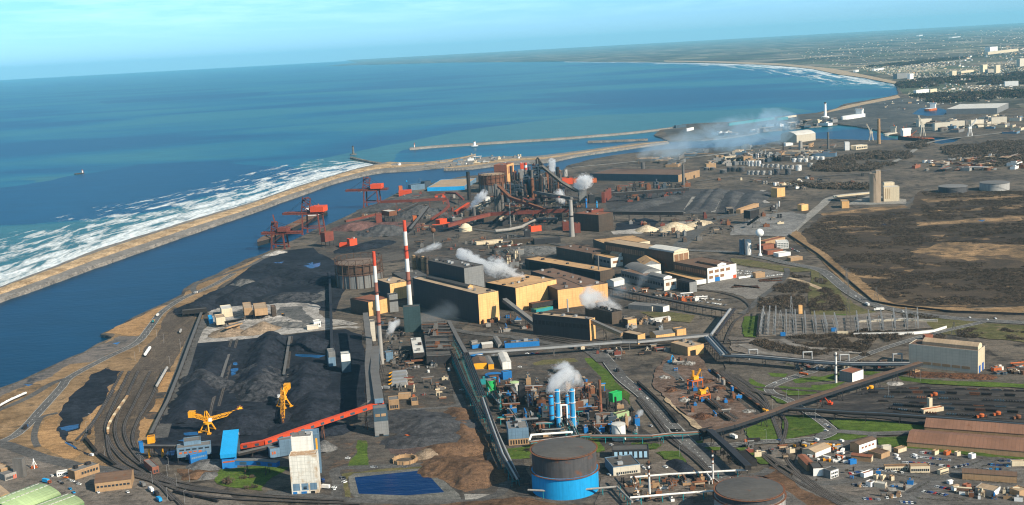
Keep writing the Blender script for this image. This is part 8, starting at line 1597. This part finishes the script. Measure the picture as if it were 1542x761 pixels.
def gcrane(label, at, hp, T, rz):
 g = G(T(*at)); h = hpx(g, hp); t = thing('scrap_crane', label, 'crane', g, rz); q = MB(); zb = h*.5
 for x in (-6,6):
  for y in (-4,4): q.bar((x,y,0),(x,y,zb),.9)
  q.bar((x,-4,zb),(x,4,zb),1.1)
 for y in (-4,4): q.bar((-6.5,y,zb),(6.5,y,zb),1.1,1.3)
 q.obj('portal', C_ORANGE, t); q = MB(); q.box(-3,3,-2.4,2.4,zb+.7,zb+4); q.obj('cab', C_YEL, t); q = MB(); lattice(q,(2,0,zb+3),(7,0,h),1.2,1.2,6,.3); q.bar((7,0,h),(9,0,zb*.6),.2); lattice(q,(-2,0,zb+3),(-2,0,h),1.4,1.4,5,.3); q.obj('jib', C_YEL, t)
gcrane('taller orange portal scrap crane with a yellow cab', (238,392), 30, Z7, .5); gcrane('lower orange portal scrap crane over the dark wagons', (292,470), 17, Z7, .5)
M_RSC = gmat('rusty_scrap', (.05,.028,.02), (.18,.085,.045), (.03,.025,.025), .1, .7, .55, bump=1); M_SSC = gmat('bright_scrap', (.16,.15,.14), (.55,.53,.50), (.10,.08,.06), .1, .7, .5, bump=1)
for l, x, y, w_, h_, m in (('rusty scrap heap at the left of the scrap cranes',60,400,13,4,M_RSC),('bright silver scrap heap below the left rusty one',160,475,9,4,M_SSC),('rust red turnings heap under the silver heap',185,505,9,4,M_RSC),('low rusty scrap heap near the sandy edge',300,600,15,4,M_RSC),('rusty scrap heap right of the tall crane',420,380,11,3,M_RSC),('rusty plate heap in the middle of the scrap yard',480,480,11,2.5,M_RSC),('bright silver scrap heap by the ochre water works',200,195,12,3.5,M_SSC),('pale scrap heap at the road side of the scrap yard',5,300,11,3.5,M_SSC),('low rubble of plates near the buffer stops',640,560,12,2,M_SSC),('dark scrap heap beside the dark wagon train',330,330,11,3,M_RSC)): heap(l, [Z7(x,y)], w_, h_, m, name='scrap_heap', seed=int(x), gully=.6, res=1)
def excavator(label, at, T, m, rz):
 g = G(T(*at)); t = thing('excavator', label, 'excavator', g, rz); q = MB(); q.box(-1.8,1.8,-2,2,1.2,3.2); q.box(.4,1.8,.2,1.8,3.2,4.4); q.obj('body', m, t); q = MB(); q.bar((0,1.8,2.5),(0,6,7.5),.8); q.bar((0,6,7.5),(0,9.5,3.5),.6); q.box(-.7,.7,9,10.4,2,3.6); q.obj('arm', m, t); q = MB(); q.box(-1.9,-1.1,-2.4,2.4,0,1.1); q.box(1.1,1.9,-2.4,2.4,0,1.1); q.obj('tracks', C_TYRE, t)
excavator('blue excavator on the dark pad of the scrap yard', (45,190), Z7, C_BLUEL, -.6); excavator('orange red excavator beneath the conveyor bridge', (1270,512), Z7, C_REDB, .9); excavator('grey scrap grab machine with a dark cab', (100,205), Z7, C_CONCD, .4)
train('dark scrap wagon with orange trim in the long string by the rails', [T5(428,2),T5(555,105),T5(735,238)], 24, 'hopper', C_SOOT, PP, mats=[C_SOOT,C_STEEL,C_RUST])
train('black wagon in the short train under the lower scrap crane', [Z7(280,455),Z7(405,552)], 6, 'hopper', C_SOOT, PP); train('black wagon standing alone by the conveyor bridge', [Z7(430,590),Z7(495,635)], 3, 'hopper', C_SOOT, PP); train('black gondola in the long line against the main road', [T5(0,70),T5(120,180),T5(225,300)], 15, 'hopper', C_SOOT, PP)
train('yellow works shunter at the end of the scrap string', [T5(722,232),T5(740,245)], 1, 'loco', C_YEL, PP, name='shunter')
truck('orange lorry on the site road by the lawns', (1065,282), .9, C_ORANGE, C_ORANGE, Z7, 'tip'); truck('white tanker lorry near the tall white vent', (1195,245), .9, C_WH, C_GALV, Z7, 'tank'); truck('white lorry on the lay-by below the conveyor bridge', T5(548,380), .4, C_WH, C_WH, PP); truck('orange lorry with dark trailer below the conveyor bridge', T5(655,403), 1.5, C_ORANGE, C_STEEL, PP, L_=13)
truck('dark lorry heading down the main road', T4(722,70), head((740,100),(640,0),T4), C_WH, C_STEEL, PP); truck('white lorry on the main road by the marsh fence', U5(318,228), head((300,215),(200,150),U5), C_WH, C_WH, PP, L_=12); truck('second white lorry at the marsh road junction', U5(385,258), 1.4, C_WH, C_WH, PP, L_=12)
for w_, s, hd, T in (('on the main road by the by-product works',[(838,165,'red'),(876,210,'white')],head((860,200),(960,305),T4),T4),('on the site road through the lawns',[(925,315,'white'),(845,345,'white')],.9,Z7),('at the lawn junction',[(1075,308,'white'),(1090,322,'dark blue'),(1075,340,'white'),(805,395,'blue'),(1020,392,'white'),(415,552,'white'),(160,547,'white')],.6,T5),('on the marsh side road',[(112,68,'white'),(252,178,'white'),(275,195,'white'),(522,265,'white'),(903,300,'white'),(1003,313,'white'),(1050,305,'white')],head((100,60),(300,220),U5),U5)): cars(w_, s, hd, T)
for i in range(7):
 a, b, c = T6(330+30*i-40,108+i*22), T6(700,102+i*29), T6(1300,122+i*32)
 train(('dark blue grey slab wagon on the far sidings','black slab wagon on the middle sidings','rusty slab wagon on the near sidings')[i//3 if i < 6 else 2], [a,b,c], 15, ('slab','hopper','coil')[i % 3], C_STEEL, PP, fill=.72, mats=[C_STEEL,C_BLUED,C_SOOT,C_DARKC,C_RUST], group='wagons on the sidings, row group %s' % ('far','middle','near')[min(2, i//3)])
for l, x, y, m in (('orange torpedo ladle on the near siding',1065,255,C_ORANGE),('yellow slag ladle by the right edge of the wagon yard',1135,325,C_YEL),('rusty orange ladle carrier at the right edge',1180,275,C_RUST),('yellow rail crane at the left of the wagon yard',340,105,C_YEL),('small orange tractor on the far siding',705,145,C_ORANGE),('orange ladle in the middle of the near track',970,268,C_ORANGE)):
 g = G(T6(x,y)); q = MB(); q.box(-5,5,-1.4,1.4,.5,1.3,1); q.lathe([(1.2,1.3),(2.2,2),(2.3,4),(1.6,4.6)],16); q.box(-4.5,-2.8,-1.2,1.2,1.3,3.2); inst('ladle_car', q.me('ladle_car',[m,C_SOOT]), l, 'ladle car', g, .1)
B('rail_hut', 'orange roofed hut with a white tower on the wagon yard', 'hut', T6(620,238), T6(640,246), T6(755,228), 4, C_CREAM, C_ORANGE); B('rail_hut', 'slim white signal tower on the wagon yard', 'tower', T6(668,212), T6(672,218), T6(690,214), 10, C_CREAM, C_ROOFT)
heap('dark scrap bank in front of the pale crane shed', [T6(560,15), T6(800,30), T6(1000,35)], 14, 4, M_RSC, name='scrap_heap', seed=90, gully=.5); heap('cream spill heap at the corner of the wagon yard', [T6(480,72)], 10, 3, M_PALE, name='stone_heap', seed=91)
B('hut', 'small orange brick hut by the scrap bank', 'hut', T6(585,15), T6(590,22), T6(620,17), 4, C_BRICKT, C_ROOFR)
clutter('load of scrap, coils or crates right of the pale crane shed', 'loads right of the pale crane shed', [T6(1040,-10),T6(1250,-60),T6(1280,30),T6(1060,20)], PP, 24, (2,6), (2,4), [C_WH,C_RUST,C_BLUED,C_STEEL,C_ORANGE], 31, 'stored_load')
for a in (('store','front one of two very long brown roofed stores',T6(545,432),T6(1400,503),T6(1490,430),4.5,C_BRICKT,mat('red_brown_roof', (.24,.125,.08), .85, 0, .22, .05, .3, 0, 0, .4),'gable'),('store','rear one of two very long brown roofed stores',T6(645,352),T6(1480,415),T6(1560,360),5.5,C_BRICKT,MC['red_brown_roof'],'gable'),('store','long tan store with open dark end door at the right edge',T6(860,620),T6(1170,642),T6(1212,618),6,C_BRICKT,C_ROOFB,'gable'),('workshop','tall tan workshop with red windows in a white wall',T6(200,464),T6(272,472),T6(370,438),-14,C_BRICKT,C_ROOFB,'gable'),('workshop','tan gabled workshop with white end among parked machines',Z5(148,300),Z5(302,322),Z5(448,262),5,C_CREAM,C_ROOFT,'gable'),('store','long red brown roofed store beside the rails',Z5(135,360),Z5(222,450),Z5(285,430),6,C_BRICKT,C_ROOFR,'gable'),('house','brown roofed block with a cream end beside the rails',Z5(240,440),Z5(282,497),Z5(366,472),7,C_BROWNC,C_ROOFD,'flat'),('house','grey block with eight dark windows in a white end wall',Z5(352,510),Z5(445,524),Z5(520,498),-13,C_GREYC,C_ROOFD,'flat'),('workshop','rust roofed workshop with two cream gables',Z5(640,345),Z5(832,366),Z5(914,350),5,C_BRICKT,C_ROOFR,'gable'),('store','brown roofed store behind the rust roofed workshop',Z5(800,300),Z5(925,335),Z5(1010,305),4.5,C_BRICKT,C_ROOFB,'flat'),('site_cabin','grey white container office by the lot entrance',Z5(935,262),Z5(940,275),Z5(1020,268),6,C_PALEC,C_ROOFW,'flat'),('house','tan twin hut behind the container office',Z5(1030,270),Z5(1085,280),Z5(1165,255),4,C_BRICKT,C_ROOFT,'flat'),('site_cabin','white cabin with two dark windows among the hedges',Z5(720,505),Z5(762,515),Z5(848,488),4,C_WH,C_ROOFR,'flat'),('house','long low tan office with a dark window band',Z5(945,425),Z5(960,445),Z5(1180,440),4,C_BRICKT,C_ROOFB,'flat'),('house','two storey tan office at the end of the long low one',Z6(55,440),Z6(70,465),Z6(255,462),6,C_BRICKT,C_ROOFT,'flat'),('house','cream lean to in front of the two storey tan office',Z6(340,470),Z6(352,486),Z6(432,462),4,C_CREAM,C_ROOFB,'flat'),('site_cabin','long cream cabin with open shutters on the gravel lot',Z5(858,600),Z5(960,616),Z5(1010,600),4,C_PALEC,C_ROOFW,'flat'),('site_cabin','white cabin left of the long cream one',Z5(770,590),Z5(825,602),Z5(866,585),4,C_WH,C_ROOFB,'flat'),('hut','small cream hut, left of three in a row',Z5(855,522),Z5(880,528),Z5(905,518),3.5,C_CREAM,C_ROOFT,'flat'),('hut','small cream hut, middle of three in a row',Z5(920,525),Z5(940,532),Z5(970,522),3.5,C_CREAM,C_ROOFT,'flat'),('hut','small cream hut, right of three in a row',Z5(1008,535),Z5(1020,541),Z5(1050,536),4,C_BRICKT,C_ROOFT,'flat'),('container','bright blue container by the rust roofed workshop',Z5(625,380),Z5(632,388),Z5(692,378),4,C_BLUE,C_BLUE,'flat'),('hut','tan hut at the top of the large car park',Z6(275,292),Z6(300,300),Z6(340,285),4,C_BRICKT,C_ROOFT,'flat'),('hut','orange and white hut at the top of the large car park',Z6(400,295),Z6(410,302),Z6(455,288),3.5,C_ORANGE,C_ROOFT,'flat'),('hut','cream hut at the right of the large car park',Z6(500,303),Z6(510,308),Z6(546,300),3.5,C_CREAM,C_ROOFT,'flat'),('site_cabin','pair of white cabins at the car park bend',Z6(622,320),Z6(650,335),Z6(690,325),4,C_WH,C_ROOFW,'flat'),('store','low pale store with a white end at the bottom right',Z6(680,660),Z6(860,696),Z6(965,655),5,C_CONC,C_ROOFT,'flat'),('store','tan roofed store at the bottom right corner',Z6(970,680),Z6(1100,698),Z6(1180,670),5,C_BRICKT,C_ROOFT,'flat'),('hut','cream hut with a red roof beside a tan one',Z6(560,622),Z6(600,636),Z6(645,620),4.5,C_BRICK,C_ROOFR,'flat'),('hut','white gabled hut in the walled lot',Z6(475,625),Z6(485,638),Z6(530,622),4,C_WH,C_ROOFT,'gable'),('hut','small white tent roofed hut in the walled lot',Z6(425,570),Z6(440,576),Z6(472,568),3,C_WH,C_WH,'gable'),('shed','cream open shed by the blue car park',Z6(1010,392),Z6(1030,404),Z6(1160,400),4.5,C_CREAM,C_ROOFT,'flat')):
 w2 = C_WH if any(k in a[1] for k in ('white end','white wall','white end wall','cream end')) else (C_CREAM if 'cream gables' in a[1] or a[6] is C_BRICKT and a[0] in ('hut','house') else None)
 B(a[0], a[1], 'building', *a[2:7], a[7], kind=a[8], wall2=w2, doors=(('R',.25,.75,.75),) if 'open dark' in a[1] else (), rise=3.5 if 'very long' in a[1] else None, wins=(('R',4,.1,.9,.5,.7,C_BRICK,.6),) if 'red windows' in a[1] else (('R',4,.08,.92,.58,.8),('R',4,.08,.92,.18,.4)) if 'eight' in a[1] else (('R',9,.03,.97,.35,.65),) if 'long low tan' in a[1] or 'two storey' in a[1] else ())
for w_, a, b, n in (('in the back row of the large car park',(170,270),(260,280),5),('in the second row of the large car park',(85,305),(440,345),17),('in the third row of the large car park',(0,365),(290,380),15),('in the front row of the large car park',(330,390),(430,400),6),('under the road bank of the large car park',(480,415),(610,385),8),('in the blue car park',(820,385),(1010,400),11),('in the back of the blue car park',(920,350),(1130,350),9),('in the lower row of the blue car park',(770,430),(920,430),6),('in the top row of the walled lot',(300,590),(440,620),8),('in the curved row of the walled lot',(200,640),(400,675),10)): carrow(w_, a, b, n, ch+(1.57 if 'walled' not in w_ else .9), Z6, skip=.08, cols=['blue','dark blue','dark blue','silver','grey','bright blue'] if 'blue' in w_ else None)
for w_, a, b, n in (('below the long low tan office',(870,430),(1120,460),9),('on the lot by the rust roofed workshop',(630,470),(740,450),7),('before the tall tan workshop',(780,280),(900,240),8),('at the edge of the bare lot',(740,710),(900,715),7),('at the bottom of the gravel lot',(980,700),(1100,680),6),('in the bottom corner lot',(1090,740),(1240,750),7),('by the white cabins',(660,575),(780,590),6)): carrow(w_, a, b, n, head((600,470),(740,450),Z5)+1.3, Z5)
cars('on the lot at the workshop yard', [(1235,300,'white'),(1240,322,'silver'),(1075,332,'white'),(1060,300,'white'),(310,150,'white'),(545,162,'white')], .5, Z5, True)
r_ = random.Random(3)
for i in range(34):
 x, y = rand_in([(70,180),(470,180),(600,250),(600,390),(480,360),(340,350),(120,240)], r_); truck_ = r_.choice(('tip','box','tank')); c = r_.choice([C_WH,C_YEL,C_STEEL,C_WH,C_ORANGE,C_GALV])
 g = G(Z5(x,y)); q = MB(); q.box(-1.2,1.2,-3,3,.6,r_.uniform(1.6,3)); q.box(-1.2,1.2,1.4,3.2,.8,2.8,1); q.cyl((-1.3,-1.6,.6),(1.3,-1.6,.6),.6,n=10,m=2); q.cyl((-1.3,1.8,.6),(1.3,1.8,.6),.6,n=10,m=2); inst('yard_machine', q.me('yard_machine',[c,r_.choice([C_WH,C_YEL,C_STEEL]),C_TYRE]), 'parked plant machine or lorry round the tan gabled workshop', 'machine', (g.x,g.y,.14), r_.uniform(0,3), 'machines parked at the workshop')
HN = [0]
for l, P_ in (('clipped dark hedge below the large car park',[Z6(0,450),Z6(300,485),Z6(470,460)]),('dark hedge along the lower site road',[Z6(0,500),Z6(190,520)]),('dark hedge climbing beside the gravel lot',[Z6(50,655),Z6(260,545)]),('dark hedge along the bottom of the walled lot',[Z6(130,705),Z6(400,730),Z6(620,725)]),('dark curved hedge in the walled lot',[Z6(235,640),Z6(290,680),Z6(400,690),Z6(620,725)]),('dark hedge before the long tan store',[Z6(480,515),Z6(700,540),Z6(1050,572)]),('dark hedge beside the blue car park',[Z6(690,430),Z6(840,378)]),('dark hedge above the blue car park',[Z6(865,355),Z6(940,335),Z6(1060,345)]),('dark hedge below the white cabin',[Z5(850,465),Z5(1100,490),Z5(1260,510)]),('dark hedge beside the rails at the lot corner',[Z5(480,655),Z5(600,720),Z5(700,760)]),('dark hedge down the road bank of the large car park',[Z6(480,440),Z6(620,400),Z6(750,345),Z6(700,310)])):
 p = smooth([G(x) for x in P_], 4); cs = []; HN[0] += 1; o = p[0]
 for a, b in zip(p, p[1:]):
  for k in range(max(1, int((b-a).length/1.6))): v = a.lerp(b, k/max(1, int((b-a).length/1.6)))-o; cs.append((v.x+rnd.uniform(-.4,.4), v.y+rnd.uniform(-.4,.4), 0, rnd.uniform(1,1.5), rnd.uniform(1.4,2.2), rnd.choice((0,0,3))))
 inst('hedge', twig_cloud(cs, 'hedge', M_TW, n=40, seed=HN[0]), l, 'hedge', (o.x,o.y,0))
for i, (x, y, T, hp) in enumerate(((600,470,Z5,9),(310,550,Z5,7),(975,530,Z5,6),(975,545,Z6,6),(490,500,T5,14),(520,520,T5,12),(440,480,T5,9),(270,490,T4,7),(880,600,T5,7))): tree(('bare tree on the lot by the white cabin','dark bare tree at the rail corner','bare tree right of the small cream huts','bare tree before the long tan store','tallest bare tree by the black conveyor','bare tree just below the tallest by the conveyor','bare tree at the roundabout edge','bare tree left of the blue gasholder lawn','bare tree on the rail bank')[i], (x,y), hp, T, seed=i)
for i, (x, y) in enumerate(((255,480),(300,470),(340,475))): bush(('left dark bush behind the blue gasholder','middle dark bush behind the blue gasholder','right dark bush behind the blue gasholder')[i], (x,y), 13, 6, T4, seed=60+i, tones=(0,0,3))
for x, y, T in ((95,250,T5),(850,165,T5),(920,165,T5),(735,405,T5),(615,420,T5),(770,230,T5),(1015,280,T5),(620,60,T6),(440,140,T6),(500,140,Y2),(350,60,Y2),(560,400,Y2)): inst('lamp_post', lm, 'slim lamp post beside the junction roads', 'lamp post', G(T(x,y)), rnd.uniform(0,6), 'lamp posts beside the junction roads')
# ================================================================== steam, smoke and haze
def steam_mat(name, dens, col, sc, thr, soft):
 m = bpy.data.materials.new(name); m.use_nodes = True; nt = m.node_tree; nt.nodes.clear(); out = N(nt, 'ShaderNodeOutputMaterial'); v = N(nt, 'ShaderNodeVolumePrincipled'); tc = N(nt, 'ShaderNodeTexCoord')
 oi = N(nt, 'ShaderNodeObjectInfo'); va = N(nt, 'ShaderNodeVectorMath', operation='ADD'); L(nt, tc.outputs['Object'], va.inputs[0]); L(nt, math_(nt, 'MULTIPLY', oi.outputs['Random'], 500.0), va.inputs[1])
 n = math_(nt, 'MULTIPLY', noise(nt, mapping(nt, va.outputs[0], (.6,1,1)), sc, 7, .66, 1.2), 1.9)
 sp = N(nt, 'ShaderNodeSeparateXYZ'); L(nt, tc.outputs['Generated'], sp.inputs[0]); x, y, z = sp.outputs
 wd = math_(nt, 'MULTIPLY_ADD', math_(nt, 'POWER', math_(nt, 'MAXIMUM', x, .001), .7), .36, .10)
 c = lambda k: math_(nt, 'POWER', math_(nt, 'DIVIDE', math_(nt, 'SUBTRACT', k, .5), wd), 2.0)
 rr = math_(nt, 'ADD', math_(nt, 'ADD', c(y), c(z)), math_(nt, 'POWER', math_(nt, 'ABSOLUTE', math_(nt, 'MULTIPLY_ADD', x, 2.0, -1.0)), 6.0))
 f = math_(nt, 'SUBTRACT', math_(nt, 'ADD', n, math_(nt, 'MULTIPLY', math_(nt, 'SUBTRACT', 1.0, rr), soft)), thr)
 L(nt, math_(nt, 'MULTIPLY', math_(nt, 'MAXIMUM', f, 0.0), dens), v.inputs['Density']); v.inputs['Color'].default_value = (*col, 1); v.inputs['Anisotropy'].default_value = .2
 L(nt, v.outputs[0], out.inputs['Volume']); return m
SM_W = steam_mat('white_steam', .75, (1,1,1), .085, 1.14, .45); SM_H = steam_mat('faint_smoke', .036, (.66,.86,1.0), .012, .98, .3); SM_T = steam_mat('thin_smoke', .035, (.8,.92,1.0), .02, .98, .3)
def plume(label, a, b, ra, rb, m=None, T=PP, name='steam_plume'):
 A = G(*T(*a[:2]), a[2]); Bv = G(*T(*b[:2]), b[2]); d = Bv-A; l = d.length*.62+ra*.4; r = max(ra, rb)*.95
 q = MB(); q.ball((0,0,0), 1.0, 8); q.v = [(z*l, x*r*1.12, y*r*1.12) for x, y, z in q.v]; o = q.obj(name, m or SM_W); o.location = (A+Bv)/2; o.rotation_euler = d.to_track_quat('X', 'Z').to_euler()
 return tag(o, label, 'steam' if m is None else 'smoke', kind='stuff')
plume('white steam drifting off the tops of the blue towers', (580,300,26), (760,130,40), 9, 22, None, Z1)
plume('billowing white steam cloud over the cooling cells', (790,385,14), (625,325,30), 17, 20, None, U3)
plume('thin upper part of the steam cloud by the ochre bay', (760,350,24), (840,265,46), 14, 18, SM_T, U3)
plume('white steam rolling along the roofs behind the ochre melt shop', (255,225,30), (70,150,46), 10, 20, None, U3)
plume('long steam trail running back from the melt shop roofs', (80,165,40), (-95,85,40), 14, 10, None, U3)
plume('steam jet from the brown filter silos', (560,75,34), (690,35,40), 5, 9, None, U2)
plume('steam leaking beside the quench tower', (385,560,8), (440,470,20), 5, 9, None, U2)
plume('white steam rising from the grey smoking stack', (160,490,26), (290,360,60), 7, 14, None, Z3)
plume('white steam at the granulation house right of the furnaces', (1095,310,26), (1190,240,52), 12, 24, None, Z3)
plume('small steam puff under the skip bridge', (985,440,12), (940,360,34), 10, 18, None, Z3)
plume('slim steam column behind the skip bridge', (885,190,30), (885,75,80), 5, 13, None, Z3)
plume('small steam puff from the tar plant stack', (1385,560,6), (1430,500,14), 2, 5, None, Z1)
plume('thin steam wisp over the front rolling mill', (905,290,14), (960,190,40), 5, 9, SM_T, U3)
plume('bluish smoke drifting from the chimney behind the long brown shed', (135,540,60), (430,470,75), 20, 42, SM_T, V3, 'smoke_plume')
plume('faint blue smoke spreading over the harbour peninsula', (230,520,30), (1150,330,60), 40, 75, SM_H, V3, 'smoke_plume')
plume('brown grey fume hanging beside the steel shop wall', (560,470,6), (760,420,20), 14, 22, SM_T, U2, 'smoke_plume')
def haze():
 q = MB(); q.box(-60500,60500,-3500,66500,-9,620); m = bpy.data.materials.new('haze'); m.use_nodes = True; nt = m.node_tree; nt.nodes.clear(); out = N(nt, 'ShaderNodeOutputMaterial'); v = N(nt, 'ShaderNodeVolumePrincipled')
 v.inputs['Density'].default_value = 2.0e-5; v.inputs['Color'].default_value = (.30,.76,1,1); v.inputs['Anisotropy'].default_value = .0; L(nt, v.outputs[0], out.inputs['Volume']); o = q.obj('haze', m); tag(o, 'pale blue haze over sea and land', 'haze', kind='stuff')
haze()
